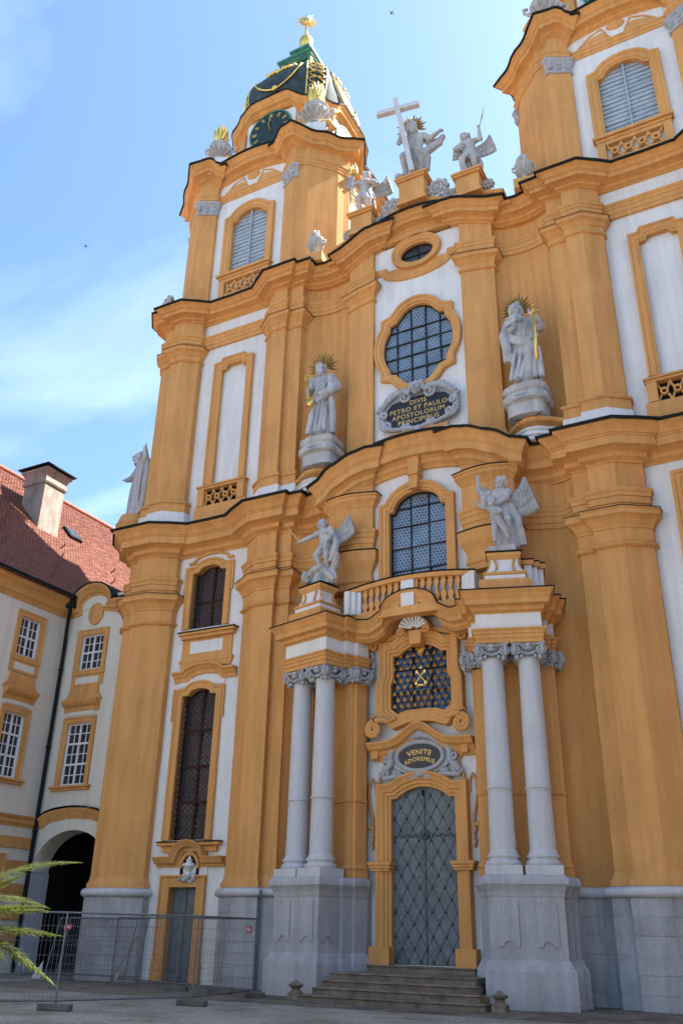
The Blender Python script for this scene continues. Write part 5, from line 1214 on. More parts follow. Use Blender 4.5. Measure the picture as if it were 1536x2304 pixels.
# ------------------------------------------------------------------ statues: each body is one continuous remeshed surface
class Fig(MB):
    """figure in units of its own height, facing -y, standing on z = 0"""
    def robe(s, secs, nf=9, amp=.10, tw=0.0, seg=72, ph=0.0):
        """secs: (z, cx, cy, rx, ry, fold strength); deep vertical folds"""
        vs = []
        for z, cx, cy, rx, ry, k in secs:
            for j in range(seg):
                a = 2*math.pi*j/seg
                w1, w2 = nf*a+ph+tw*z*6+.5*math.sin(3*a+z*9), (nf+5)*a-ph*2+tw*z*9+.6*math.sin(2*a-z*7)
                f = 1+amp*k*(1.1-2.0*abs(math.sin(w1/2))**.8+.6*(1-1.8*abs(math.sin(w2/2)))+.35*math.sin(3*a+z*14))
                vs.append((cx+rx*f*math.cos(a), cy+ry*f*math.sin(a), z))
        n = len(secs)
        fs = [(i*seg+j, i*seg+(j+1) % seg, (i+1)*seg+(j+1) % seg, (i+1)*seg+j) for i in range(n-1) for j in range(seg)]
        fs += [tuple(range(seg-1, -1, -1)), tuple((n-1)*seg+j for j in range(seg))]
        return s.add(vs, fs)
    def limb(s, pts, rad, seg=10):
        s.tube(pts, rad, seg)
        for p, r_ in zip(pts, rad): s.ell(p, r_, seg=10, rings=7)
        return s
    def hand(s, p, d, sz=.036, curl=.5):
        """palm and five fingers pointing along d from the wrist p"""
        p, d = Vector(p), Vector(d).normalized(); sd_ = d.cross(Vector((0, 0, 1)))
        sd_ = sd_.normalized() if sd_.length > .1 else Vector((1, 0, 0)); nn = sd_.cross(d)
        c = p+d*sz*.8; s.ell(c, (sz*.75, sz*.5, sz*.75), seg=8, rings=6)
        for i, L_ in enumerate((.95, 1.1, 1.05, .85)):
            o = c+sd_*sz*(-.55+.37*i)+d*sz*.45; m_ = o+d*sz*L_*.5-nn*sz*.15*curl; e = m_+d*sz*L_*.4*(1-curl*.5)-nn*sz*.45*curl
            s.tube([o, m_, e], [sz*.22, sz*.2, sz*.15], 6)
        o = c+sd_*sz*.6-d*sz*.2; s.tube([o, o+sd_*sz*.45+d*sz*.3, o+sd_*sz*.5+d*sz*.75], [sz*.24, sz*.2, sz*.16], 6)
    def head(s, c, r=.055, look=0, tilt=0, nod=0, hair='curls', beard=False):
        """head with face, ears and hair; look turns about z, nod tips the face up (+) or down (-)"""
        c = Vector(c)+Vector((0, -.012, .012)); r *= 1.27
        rot = Matrix.Rotation(look, 3, 'Z') @ Matrix.Rotation(tilt, 3, 'Y') @ Matrix.Rotation(-nod, 3, 'X')
        P = lambda x, y, z: c+rot @ Vector((x*r, y*r, z*r))
        E = lambda x, y, z, q: s.ell(P(x, y, z), tuple(v*r for v in q), rot=rot, seg=10, rings=8)
        E(0, .05, .1, (.85, .95, 1.12)); E(0, -.28, -.35, (.66, .68, .72)); E(0, -1.02, -.12, (.15, .22, .26)); E(0, -.95, .12, (.12, .14, .2))
        for e in (-1, 1):
            E(e*.34, -.80, .22, (.24, .14, .09)); E(e*.34, -.76, .05, (.15, .12, .1)); E(e*.48, -.62, -.28, (.26, .26, .26)); E(e*.86, .05, .0, (.12, .2, .26))
        E(0, -.88, -.52, (.26, .14, .08)); E(0, -.82, -.82, (.24, .2, .2))
        s.tube([P(0, .1, -.6), P(0, .18, -1.6)], [r*.62, r*.68], 10)
        rg = random.Random(int(c.x*1000)+int(look*10)+len(s.v))
        if hair in ('curls', 'long'):
            for i in range(34):
                a = rg.uniform(-.35, math.pi+.35); t = rg.uniform(.0, 1.25)
                x, y, z = math.cos(a)*math.cos(t*.9)*.92, math.sin(a)*math.cos(t*.9)*.95+.15, .25+.95*math.sin(t)
                if y < -.45: continue
                E(x, y, z, (.3, .3, .28))
            for e in (-1, 1):
                for k in range(5 if hair == 'long' else 3): E(e*(.84+.05*math.sin(k*2)), .2+.06*k, .3-.42*k, (.28, .34, .3))
            for k in range(4): E(-.5+.33*k, .78, -.1-.1*(k % 2), (.32, .3, .5))
        if hair == 'bald':
            for e in (-1, 1):
                for k in range(3): E(e*.82, .15+.2*k, .15-.2*k, (.25, .3, .25))
        if beard:
            for i in range(16):
                a = rg.uniform(-1, 1); E(a*.5, -.72+.25*abs(a), -.72-rg.uniform(0, beard), (.24, .22, .26))
    def wing(s, root, d, up_, L_, n=9, spread=1.0, thick=.018):
        """feathered wing: arm bone from root along d, feathers hanging to the side away from up_"""
        root, d, up_ = Vector(root), Vector(d).normalized(), Vector(up_).normalized()
        pts = [root, root+d*L_*.26+up_*L_*.20, root+d*L_*.46+up_*L_*.48, root+d*L_*.56+up_*L_*.80]
        s.tube(pts, [.03, .04, .032, .012], 8, flat=.6)
        dn = -up_; nv = d.cross(up_).normalized()
        def feather(p, e, w, off_):
            ax = (e-p); L2 = ax.length; ax = ax.normalized(); sd2 = ax.cross(nv).normalized(); n2 = 7; ring_ = []
            for i in range(n2+1):
                t = i/n2; ww = w*(math.sin(math.pi*(.12+.80*t))**.6); ring_.append((t, ww))
            vs = []
            for t, ww in ring_:
                c0 = p+ax*L2*t+nv*(off_+.012*math.sin(math.pi*t)); vs += [c0+sd2*ww, c0+nv*thick*.8, c0-sd2*ww, c0-nv*thick*.8]
            fs = [(i*4+j, i*4+(j+1) % 4, i*4+4+(j+1) % 4, i*4+4+j) for i in range(n2) for j in range(4)]+[(3, 2, 1, 0), (n2*4, n2*4+1, n2*4+2, n2*4+3)]
            s.add(vs, fs)
        for row, (ln, cnt, off_) in enumerate(((.80, n+3, 0), (.52, n+3, .016), (.30, n+2, .03), (.15, n, .042))):
            for i in range(cnt):
                t = i/(cnt-1); k = t*2.999; j = int(k); p = pts[j].lerp(pts[j+1], k-j)
                fl = L_*ln*(.62+.42*t)*spread; dirv = (dn*(1.0-.12*t)+d*(.02+.30*t)).normalized()
                for sg in (1, -1) if row else (1,): feather(p, p+dirv*fl, .034*(1-.12*row)*L_/.4, sg*off_+.003*(i % 2))
    def done(s, name, parent, loc, H, rz, vox=.0068, m='statue', remesh=True, smooth_it=1, sx=1.0):
        c_, sn = math.cos(rz), math.sin(rz)
        v = [(loc[0]+(x*sx*c_-y*sn)*H, loc[1]+(x*sx*sn+y*c_)*H, loc[2]+z*H) for x, y, z in s.v]
        o = MB().add(v, s.f).build(name, m, parent, recalc=False)
        if remesh:
            md = o.modifiers.new('remesh', 'REMESH'); md.mode = 'VOXEL'; md.voxel_size = vox*H; md.use_smooth_shade = True
            if smooth_it: sm = o.modifiers.new('smooth', 'SMOOTH'); sm.iterations = smooth_it; sm.factor = .35
        else: o.data.shade_smooth()
        return o
def halo(name, parent, loc, H, rz, c, r0, r1, n=13, a0=-25, a1=205, tilt=0.0):
    b = Fig(); c = Vector(c)
    for k in range(n):
        a = R(a0+(a1-a0)*k/(n-1)); ca, sa = math.cos(a), math.sin(a); L_ = r1*(1 if k % 2 == 0 else .86)
        d = Vector((ca, tilt*sa, sa)); pp = Vector((-sa, 0, ca))
        b.tube([c+d*r0, c+d*(r0+L_)*.5, c+d*L_], [.010, .021, .004], 5, flat=.5)
    b.tube([c+Vector((math.cos(R(a)), 0, math.sin(R(a))))*r0 for a in range(0, 361, 20)], .010, 5)
    return b.done(name, parent, loc, H, rz, m='rays', remesh=False)
def thing(name, loc, label, cat, group=None): return empty(name, loc, label, cat, group)
def stand_base(name, x, y, z0, s):
    """round moulded stone base of a niche statue with a garland band"""
    fp = [(-.84, .5), (-.84, -.34), (-.74, -.46), (-.36, -.56), (.36, -.56), (.74, -.46), (.84, -.34), (.84, .5)]; fp = [(x+a*.76, y+c*.92) for a, c in fp]
    MB().sweep(fp, [(-.3, z0), (.02, z0), (.0, z0+.35), (.02, z0+.5), (-.3, z0+.52)]).build('base_block', 'statue', church, smooth=40)
    MB().sweep(fp, [(-.3, z0+.5), (.06, z0+.5), (.14, z0+.56), (.18, z0+.66), (.16, z0+.78), (.08, z0+.84), (.03, z0+.86), (.03, z0+.93), (.1, z0+.98), (.14, z0+1.06), (.14, z0+1.16), (.05, z0+1.2), (-.1, z0+1.3), (-.3, z0+1.36)]).build('statue_base', 'statue', church, smooth=40)
    MB().prism([(x+(a-x)*.9, y+(c-y)*.85) for a, c in fp], z0+1.1, z0+1.37).build('base_top', 'statue', church)
    g = MB(); n = 13
    for k in range(n):
        t_ = -1+2*k/(n-1); a = x+t_*.66; c = y-.66+.34*abs(t_)**2.6
        g.ell((a, c-.04, z0+.70), (.05, .05, .055), seg=8, rings=6); g.ell((a-.03, c-.02, z0+.58), (.035, .04, .05), seg=6, rings=5); g.ell((a+.03, c-.02, z0+.58), (.035, .04, .05), seg=6, rings=5)
    g.build('garland_band', 'capital', church, smooth=60, recalc=False)
# --- Peter niche: robed man looking up, key in hand
for nm, sx in (('p', -1), ('q', 1)): stand_base('statue_base', 4.25*sx if sx > 0 else -4.12, -.42, 18.0, sx)
L0 = (-4.12, -.42, 19.38); H = 3.5; rz = R(8)
t = thing('apostle_statue', L0, 'grey stone bearded apostle with upturned face holding a large golden key in a niche', 'statue', 'apostle statues in the niches')
f = Fig()
f.robe([(0, 0, 0, .16, .13, .7), (.06, 0, 0, .15, .125, 1), (.2, .0, 0, .135, .115, 1), (.35, .005, 0, .135, .11, 1), (.48, .01, 0, .135, .105, .9), (.58, .01, 0, .125, .10, .6), (.66, .0, .0, .135, .10, .6), (.74, 0, 0, .145, .10, .4), (.80, 0, 0, .13, .09, .3), (.85, 0, 0, .06, .055, 0)], 11, .085, .4)
f.limb([(-.13, .0, .80), (-.19, -.02, .66), (-.12, -.13, .64)], [.062, .058, .035]); f.hand((-.12, -.14, .65), (-.1, -.1, 1), .036, 1.0)
f.limb([(.13, 0, .80), (.20, -.02, .66), (.17, -.12, .55), (.06, -.15, .52)], [.066, .075, .055, .035]); f.hand((.05, -.15, .52), (-1, -.1, .1), .034)
f.tube([(.13, -.06, .80), (.16, -.1, .64), (.1, -.115, .50), (-.02, -.12, .44), (-.11, -.09, .47)], [.04, .045, .04, .035, .03], 8)
f.tube([(.15, -.06, .52), (.17, -.05, .3), (.16, -.03, .03)], [.045, .05, .05], 8)
for k_, (xa, xb, r_) in enumerate(((.06, .02, .024), (.0, -.05, .022), (-.06, -.12, .024), (.1, .09, .022), (-.1, -.15, .022))): f.tube([(xa, -.095-.01*(k_ % 2), .46-.02*k_), (xa*.6+xb*.4, -.11, .26), (xb, -.12, .02)], [r_*.7, r_, r_*1.2], 8)
for k_ in range(4): f.tube([(-.07+.045*k_, -.085, .76-.02*k_), (-.05+.04*k_, -.10, .66), (-.06+.04*k_, -.10, .52)], [.012, .016, .012], 6)
for e in (-1, 1): f.ell((e*.07, -.14, .015), (.035, .07, .022))
f.head((-.02, -.045, .915), .064, R(0), R(-8), R(12), 'bald', .7)
f.done('body', t, L0, H, rz, sx=.86)
k = Fig(); k.tube([(-.125, -.17, .72), (-.115, -.17, .50), (-.10, -.17, .40)], .009, 6); k.box(-.13, -.05, -.18, -.16, .36, .45); k.tube([(-.125+.035*math.cos(a*.5), -.17, .755+.035*math.sin(a*.5)) for a in range(14)], .008, 5)
k.done('key', t, L0, H, rz, m='gold', remesh=False); halo('halo_rays', t, L0, H, rz, (-.02, .02, 1.005), .06, .19, 15, -20, 200, -.25)

# --- Paul niche: bearded man with book and long sword
L0 = (4.25, -.42, 19.38); H = 3.5; rz = R(10)
t = thing('apostle_statue', L0, 'grey stone long-bearded apostle with a golden sword and an open book in a niche', 'statue', 'apostle statues in the niches')
f = Fig()
f.robe([(0, .03, 0, .17, .13, .7), (.06, .03, 0, .16, .125, 1), (.2, .02, 0, .145, .115, 1), (.35, .0, 0, .15, .11, 1), (.48, -.01, 0, .15, .105, .9), (.58, .0, 0, .14, .10, .7), (.66, .0, .0, .15, .10, .7), (.74, .01, 0, .155, .10, .5), (.80, .01, 0, .14, .09, .3), (.85, 0, 0, .06, .055, 0)], 10, .09, -.5, ph=1.0)
f.limb([(.15, .0, .80), (.22, -.03, .70), (.18, -.13, .74), (.14, -.16, .78)], [.07, .065, .045, .03]); f.hand((.14, -.16, .775), (-.2, -.1, .6), .034, 1.0)
f.limb([(-.13, 0, .80), (-.2, -.03, .66), (-.11, -.14, .64)], [.066, .07, .035]); f.hand((-.1, -.15, .645), (.6, -.2, .3), .036, .8)
f.tube([(-.16, -.06, .78), (-.21, -.09, .6), (-.18, -.1, .42), (-.2, -.08, .28)], [.05, .06, .06, .04], 8)
f.tube([(-.16, -.08, .60), (-.04, -.115, .52), (.1, -.11, .50), (.18, -.06, .58)], [.035, .035, .035, .035], 8); f.tube([(-.15, -.08, .55), (-.02, -.12, .46), (.12, -.1, .44)], [.03, .03, .025], 8)
f.limb([(.05, -.06, .46), (.07, -.13, .32), (.05, -.09, .08)], [.06, .055, .045])
for k_, (xa, xb, r_) in enumerate(((.14, .02, .026), (.08, -.05, .024), (.0, -.10, .026), (.16, .12, .024), (-.08, -.16, .024), (.19, .2, .03))): f.tube([(xa, -.09-.01*(k_ % 2), .48-.015*k_), (xa*.6+xb*.4, -.12, .26), (xb, -.12, .02)], [r_*.7, r_, r_*1.2], 8)
for k_ in range(3): f.tube([(-.16-.012*k_, -.09, .52-.05*k_), (-.19, -.1, .40-.04*k_), (-.12, -.11, .34-.05*k_)], [.02, .026, .014], 6)
for e in (-1, 1): f.ell((e*.07, -.14, .015), (.035, .07, .022))
f.head((-.045, -.055, .915), .064, R(-4), R(-14), R(-2), 'curls', 1.4)
f.add([(-.18, -.17, .66), (-.04, -.2, .70), (-.02, -.22, .80), (-.16, -.18, .77), (-.18, -.155, .66), (-.04, -.185, .70), (-.02, -.205, .80), (-.16, -.165, .77)], [(0, 1, 2, 3), (4, 7, 6, 5), (0, 4, 5, 1), (1, 5, 6, 2), (2, 6, 7, 3), (3, 7, 4, 0)])
f.done('body', t, L0, H, rz, sx=.86)
k = Fig(); k.box(.128, .158, -.185, -.175, .20, .765); k.tube([(.08, -.18, .775), (.143, -.18, .785), (.21, -.18, .80)], .011, 6); k.tube([(.143, -.18, .78), (.143, -.18, .86)], .012, 6); k.ell((.143, -.18, .87), .018)
k.done('sword', t, L0, H, rz, m='gold', remesh=False); halo('halo_rays', t, L0, H, rz, (-.04, .015, 1.0), .06, .19, 15, -20, 200, -.25)

# --- archangel with drawn sword on the fallen dragon, left portal pedestal
x, y = LW(0, -.05); L0 = (-x+.2, y, 12.6); H = 2.62; rz = R(-12)
t = thing('archangel_statue', L0, 'white stone winged warrior angel in a helmet swinging a thin golden sword', 'statue', 'angel statues on the portal pedestals')
f = Fig()
f.robe([(0, 0, .0, .19, .15, .3), (.06, 0, 0, .19, .15, .8), (.14, .02, 0, .17, .14, .8), (.2, .04, 0, .13, .11, .6), (.24, .05, 0, .06, .06, 0)], 5, .2, .3)
f.limb([(-.2, -.1, .12), (-.08, -.12, .2), (.05, -.13, .22)], [.05, .055, .05]); f.head((-.2, -.14, .1), .045, R(-70), 0, R(-30), 'curls')
f.limb([(.05, -.1, .2), (.14, -.08, .1), (.2, -.05, .04)], [.05, .045, .03]); f.tube([(.1, .02, .15), (.2, 0, .26), (.23, -.02, .4), (.16, -.03, .47), (.12, -.04, .42)], [.06, .055, .045, .03, .012], 8)
f.limb([(-.02, -.02, .56), (-.08, -.08, .42), (-.03, -.03, .26)], [.062, .055, .036]); f.ell((-.04, -.08, .235), (.03, .06, .022))
f.limb([(.05, 0, .56), (.06, -.03, .40), (.07, .0, .24)], [.062, .05, .034]); f.ell((.08, -.04, .225), (.03, .06, .022))
f.robe([(.5, .01, 0, .13, .105, 1), (.55, .01, 0, .115, .09, .9), (.6, .01, 0, .085, .07, .4), (.64, .01, 0, .078, .062, 0), (.7, .0, 0, .09, .066, 0), (.76, -.01, 0, .105, .072, 0), (.80, -.01, 0, .098, .06, 0), (.83, -.01, 0, .05, .045, 0)], 8, .13)
for e in (-1, 1): f.ell((-.01+e*.045, -.055, .755), (.045, .03, .035))
f.limb([(-.1, 0, .80), (-.2, -.06, .74), (-.34, -.12, .69)], [.046, .036, .026]); f.hand((-.35, -.12, .69), (-1, -.2, -.1), .032, 1.0)
f.limb([(.09, 0, .80), (.17, -.04, .69), (.17, -.12, .6)], [.05, .042, .03]); f.hand((.17, -.13, .6), (-.1, -.5, -.6), .032, 1.0)
f.tube([(.16, .0, .72), (.22, -.02, .55), (.2, -.04, .4), (.14, -.06, .3)], [.03, .05, .05, .02], 8)
f.head((-.035, -.02, .885), .052, R(-25), R(6), R(-8), 'none'); f.ell((-.035, -.005, .915), (.058, .064, .045)); f.tube([(-.035, -.05, .95), (-.035, 0, .985), (-.03, .05, .96), (-.02, .09, .9)], [.012, .022, .022, .012], 8)
f.done('body', t, L0, H, rz)
w = Fig(); w.wing((.08, .06, .74), (.62, .35, .0), (.0, .1, 1), .36, 9, 1.0); w.done('wing', t, L0, H, rz, remesh=False)
w = Fig(); w.wing((-.06, .06, .76), (-.42, .45, .0), (-.15, .1, 1), .30, 9, 1.45); w.done('wing', t, L0, H, rz, remesh=False)
k = Fig(); k.tube([(-.345, -.13, .66), (-.36, -.14, .70), (-.62, -.2, 1.05)], [.007, .01, .006], 5); k.tube([(-.39, -.13, .705), (-.335, -.15, .735)], .01, 5); k.done('sword', t, L0, H, rz, m='goldpaint', remesh=False)

# --- guardian angel leading a child, right portal pedestal
L0 = (x, y, 12.6); H = 2.62; rz = R(8)
t = thing('guardian_angel_statue', L0, 'white stone angel with raised hand guiding a small child, on the portal pedestal', 'statue', 'angel statues on the portal pedestals')
MB().box(-.44, .44, -.36, .36, 0, .2).build('base', 'statue', t, bevel=.01)
o = [c for c in t.children][0]; o.matrix_parent_inverse = Matrix.Identity(4); o.location = (0, 0, 0.0); o.rotation_euler = (0, 0, rz)
L1 = (L0[0], L0[1], 12.8)
f = Fig()
f.robe([(0, .05, .02, .15, .11, .8), (.1, .05, .02, .14, .105, 1), (.25, .04, .02, .125, .10, 1), (.4, .03, .01, .12, .095, 1), (.52, .02, .0, .105, .085, .8), (.62, .01, 0, .09, .07, .5), (.70, .0, 0, .10, .072, .4), (.77, 0, 0, .11, .072, .2), (.81, 0, 0, .10, .06, 0), (.84, 0, 0, .05, .045, 0)], 10, .10, .6, ph=2)
f.limb([(-.1, 0, .79), (-.2, -.04, .76), (-.26, -.06, .82), (-.255, -.07, .96)], [.045, .05, .036, .024]); f.hand((-.255, -.07, .965), (.05, -.1, 1), .036, .2)
f.tube([(-.12, -.02, .80), (-.2, -.03, .70), (-.19, -.02, .6), (-.1, -.02, .56)], [.05, .06, .05, .03], 8)
f.limb([(.11, 0, .79), (.1, -.09, .66), (-.01, -.18, .56)], [.046, .038, .026]); f.hand((-.02, -.19, .555), (-.6, -.4, -.5), .034, .5)
f.limb([(.06, -.04, .45), (.09, -.13, .34), (.08, -.08, .14)], [.06, .055, .04])
f.tube([(.12, 0, .6), (.19, 0, .4), (.22, .02, .2), (.25, .03, .03)], [.05, .06, .06, .05], 8); f.tube([(-.02, -.05, .5), (-.06, -.04, .3), (-.07, -.03, .05)], [.03, .035, .03], 8)
f.head((.03, -.03, .895), .056, R(-8), R(6), R(-14), 'curls')
f.done('body', t, L1, H*.98, rz)
ch = Fig()
ch.robe([(.30, -.03, -.2, .07, .055, .3), (.36, -.035, -.2, .07, .056, .2), (.42, -.045, -.2, .066, .054, 0), (.47, -.06, -.2, .062, .05, 0), (.51, -.07, -.2, .035, .035, 0)], 6, .1)
ch.limb([(-.05, -.2, .32), (-.06, -.21, .17), (-.06, -.2, .03)], [.045, .038, .024]); ch.ell((-.06, -.23, .015), (.02, .04, .016)); ch.limb([(.0, -.2, .32), (.06, -.2, .2), (.1, -.18, .08)], [.045, .038, .024]); ch.ell((.11, -.2, .05), (.02, .04, .016))
ch.limb([(-.1, -.2, .475), (-.19, -.22, .505), (-.25, -.24, .56)], [.026, .024, .016]); ch.hand((-.255, -.24, .565), (-.5, -.1, .8), .024, .3); ch.limb([(-.01, -.2, .47), (.05, -.22, .42), (.0, -.26, .38)], [.026, .024, .016]); ch.hand((0, -.26, .38), (-.5, -.5, 0), .022)
ch.head((-.085, -.21, .575), .045, R(-30), R(-8), R(18), 'curls'); ch.done('child_figure', t, L1, H*.98, rz, vox=.009)
w = Fig(); w.wing((.09, .06, .70), (.72, .3, 0), (-.02, .05, 1), .38, 9, 1.5); w.done('wing', t, L1, H, rz, remesh=False)
w = Fig(); w.wing((-.07, .06, .74), (-.6, .4, 0), (-.1, .1, 1), .28, 8, 1.2); w.done('wing', t, L1, H, rz, remesh=False)

# --- risen Christ with the cross on the gable
L0 = (.05, -.1, 31.47); H = 3.55; rz = R(14)
t = thing('cross_bearer_statue', L0, 'white stone man with golden rays leaning on a tall white cross on the gable', 'statue')
f = Fig()
f.robe([(0, .0, .02, .14, .12, .2), (.04, 0, .02, .12, .10, .3), (.07, .02, .02, .05, .05, 0)], 5, .1)
f.limb([(-.04, -.02, .52), (-.13, -.12, .36), (-.11, -.04, .1)], [.065, .055, .035]); f.ell((-.14, -.08, .055), (.03, .06, .022)); f.ell((-.2, -.1, .06), (.05, .04, .04))
f.limb([(.05, 0, .52), (.07, -.04, .3), (.06, .02, .06)], [.065, .052, .035]); f.ell((.06, -.03, .04), (.03, .06, .022))
f.robe([(.22, .06, .03, .10, .09, 1), (.34, .03, .0, .14, .11, 1), (.44, .01, 0, .145, .11, 1), (.5, .0, 0, .13, .095, .8), (.55, .0, 0, .10, .075, .3), (.62, .01, 0, .09, .07, 0), (.7, .015, 0, .10, .072, 0), (.77, .02, 0, .11, .072, 0), (.81, .02, 0, .10, .06, 0), (.84, .01, 0, .05, .045, 0)], 9, .11, .6)
f.limb([(-.08, 0, .79), (-.2, -.04, .70), (-.145, -.12, .84)], [.045, .036, .024]); f.hand((-.145, -.13, .84), (.1, -.2, 1), .034, 1)
f.limb([(.12, 0, .79), (.2, -.04, .68), (.3, -.1, .69)], [.048, .04, .028]); f.hand((.31, -.1, .69), (1, -.2, .3), .034, .4)
f.tube([(.1, .04, .78), (.2, .06, .7), (.32, .02, .66), (.36, .0, .72), (.30, 0, .62), (.18, .02, .56), (.08, .02, .48)], [.04, .05, .06, .04, .05, .06, .05], 8)
f.tube([(-.02, -.09, .5), (.1, -.1, .42), (.16, -.04, .36), (.14, .02, .2)], [.04, .05, .05, .04], 8)
f.head((-.045, -.04, .90), .058, R(-48), R(-6), R(-6), 'long', .5)
f.done('body', t, L0, H, rz)
k = Fig(); up_ = Vector((-.035, .0, 1)).normalized()
def beam(b, a, c, w): 
    a, c = Vector(a), Vector(c); d = (c-a).normalized(); q = d.cross(Vector((0, 1, 0))).normalized()*w; r_ = Vector((0, w, 0))
    b.add([a-q-r_, a+q-r_, a+q+r_, a-q+r_, c-q-r_, c+q-r_, c+q+r_, c-q+r_], [(0, 3, 2, 1), (4, 5, 6, 7), (0, 1, 5, 4), (1, 2, 6, 5), (2, 3, 7, 6), (3, 0, 4, 7)])
beam(k, (-.02, -.17, .03), (-.225, -.12, 1.40), .033); beam(k, (-.47, -.125, 1.17), (.085, -.125, 1.235), .0335)
ko = k.done('cross', t, L0, H, rz, m='crossstone', remesh=False); ko.data.shade_flat()
halo('halo_rays', t, L0, H, rz, (-.045, .03, 1.0), .06, .20, 15, -15, 195, -.2)

# --- two angels on the gable
L0 = (2.55, -.1, 30.52); H = 2.75; rz = R(6)
t = thing('angel_statue', L0, 'white stone angel looking up and raising a feather quill, on the gable beside the cross', 'statue', 'angels on the gable')
f = Fig()
f.robe([(0, .0, .02, .17, .13, .2), (.06, 0, .02, .16, .12, .3), (.1, .02, .02, .05, .05, 0)], 5, .1)
f.limb([(-.05, -.02, .5), (-.1, -.1, .36), (-.1, -.04, .14)], [.065, .055, .035]); f.ell((-.12, -.09, .09), (.03, .06, .022))
f.limb([(.06, 0, .5), (.08, -.08, .36), (.1, .0, .12)], [.065, .055, .035]); f.ell((.1, -.05, .09), (.03, .06, .022))
f.robe([(.4, .0, 0, .16, .12, 1), (.47, .0, 0, .14, .10, 1), (.55, .0, 0, .10, .08, .5), (.62, .0, 0, .095, .07, .3), (.7, 0, 0, .105, .075, .2), (.77, 0, 0, .11, .072, .1), (.81, 0, 0, .10, .06, 0), (.84, 0, 0, .05, .045, 0)], 9, .11, .5)
f.limb([(.11, 0, .79), (.2, -.05, .74), (.19, -.08, .92)], [.048, .042, .026]); f.hand((.19, -.08, .925), (.1, -.1, 1), .034, .8)
f.limb([(-.11, 0, .79), (-.2, -.04, .68), (-.1, -.11, .62)], [.048, .042, .028]); f.hand((-.09, -.12, .62), (.8, -.2, .1), .034, .6)
f.tube([(.1, .03, .5), (.16, .04, .3), (.15, .05, .08)], [.05, .05, .04], 8); f.tube([(-.02, .05, .45), (-.02, .06, .25), (.0, .06, .08)], [.06, .06, .05], 8)
f.head((-.05, -.02, .895), .056, R(-35), R(-6), R(32), 'curls'); f.done('body', t, L0, H, rz)
w = Fig(); w.wing((.09, .06, .66), (.72, .25, 0), (.05, .1, 1), .36, 9, 1.15); w.done('wing', t, L0, H, rz, remesh=False)
w = Fig(); w.wing((-.09, .06, .70), (-.7, .3, 0), (-.1, .1, .6), .26, 8, 1.1); w.done('wing', t, L0, H, rz, remesh=False)
k = Fig(); k.tube([(.2, -.1, .93), (.25, -.1, 1.1), (.30, -.1, 1.36)], [.006, .006, .004], 5); k.tube([(.215, -.1, .98), (.26, -.1, 1.15), (.30, -.1, 1.36)], [.008, .03, .004], 6, flat=.3); k.done('quill', t, L0, H, rz, remesh=False)
L0 = (-2.4, -.1, 30.52); H = 2.75; rz = R(18)
t = thing('angel_statue', L0, 'white stone angel holding up a golden flame beside its head, on the gable', 'statue', 'angels on the gable')
f = Fig()
f.robe([(0, .0, .02, .17, .13, .2), (.06, 0, .02, .15, .12, .3), (.1, .02, .02, .05, .05, 0)], 5, .1)
f.limb([(-.05, -.02, .5), (-.12, -.08, .36), (-.1, -.02, .14)], [.065, .055, .035]); f.ell((-.12, -.07, .09), (.03, .06, .022))
f.limb([(.05, 0, .5), (.05, -.06, .34), (.02, .0, .12)], [.065, .055, .035]); f.ell((.02, -.05, .09), (.03, .06, .022))
f.robe([(.36, .02, 0, .13, .11, 1), (.45, .01, 0, .135, .10, 1), (.52, .0, 0, .12, .09, .9), (.58, .0, 0, .10, .08, .5), (.65, .0, 0, .10, .07, .3), (.72, 0, 0, .11, .075, .2), (.78, 0, 0, .11, .072, .1), (.81, 0, 0, .10, .06, 0), (.84, 0, 0, .05, .045, 0)], 9, .11, .5)
f.limb([(-.1, 0, .79), (-.2, -.05, .70), (-.2, -.1, .82)], [.048, .042, .026]); f.hand((-.2, -.1, .825), (0, -.1, 1), .034, .8)
f.limb([(.11, 0, .79), (.16, -.07, .68), (-.02, -.14, .70)], [.048, .042, .028]); f.hand((-.03, -.14, .70), (-.8, -.2, .2), .034, .6)
f.tube([(.08, .03, .5), (.12, .04, .3), (.13, .05, .08)], [.05, .05, .04], 8)
f.head((.0, -.02, .895), .056, R(-40), R(-6), R(22), 'curls'); f.done('body', t, L0, H, rz)
w = Fig(); w.wing((.09, .06, .68), (.7, .25, 0), (.05, .1, 1), .40, 9, 1.1); w.done('wing', t, L0, H, rz, remesh=False)
k = Fig()
for i in range(6): a = i*1.05; k.tube([(-.2+.03*math.cos(a), -.1+.03*math.sin(a), .87), (-.2+.06*math.cos(a+.5), -.1+.06*math.sin(a+.5), .98), (-.2+.04*math.cos(a), -.1+.04*math.sin(a), 1.08+.03*(i % 3))], [.03, .026, .004], 6)
k.done('flame', t, L0, H, rz, m='gold', remesh=False)

# --- robed figure on the outer corner of the left tower
L0 = (-14.45, .75, 18.45); H = 3.4; rz = R(-35)
t = thing('robed_statue', L0, 'pale stone robed figure with raised arm above the chimney and red roof', 'statue')
f = Fig()
f.robe([(0, 0, 0, .15, .12, .8), (.1, 0, 0, .14, .115, 1), (.25, -.02, 0, .14, .11, 1), (.4, -.02, 0, .13, .105, 1), (.52, .0, 0, .12, .095, .8), (.62, .02, .0, .115, .09, .6), (.72, .03, 0, .12, .085, .5), (.79, .03, 0, .115, .075, .3), (.84, .03, 0, .05, .045, 0)], 10, .10, .6)
f.limb([(-.08, 0, .79), (-.17, -.05, .67), (-.12, -.14, .6)], [.06, .06, .035]); f.hand((-.12, -.15, .6), (.3, -.4, -.2), .034)
f.limb([(.12, 0, .79), (.2, .0, .84), (.19, -.02, .99)], [.055, .05, .03]); f.hand((.19, -.02, .99), (.1, 0, 1), .034, .3)
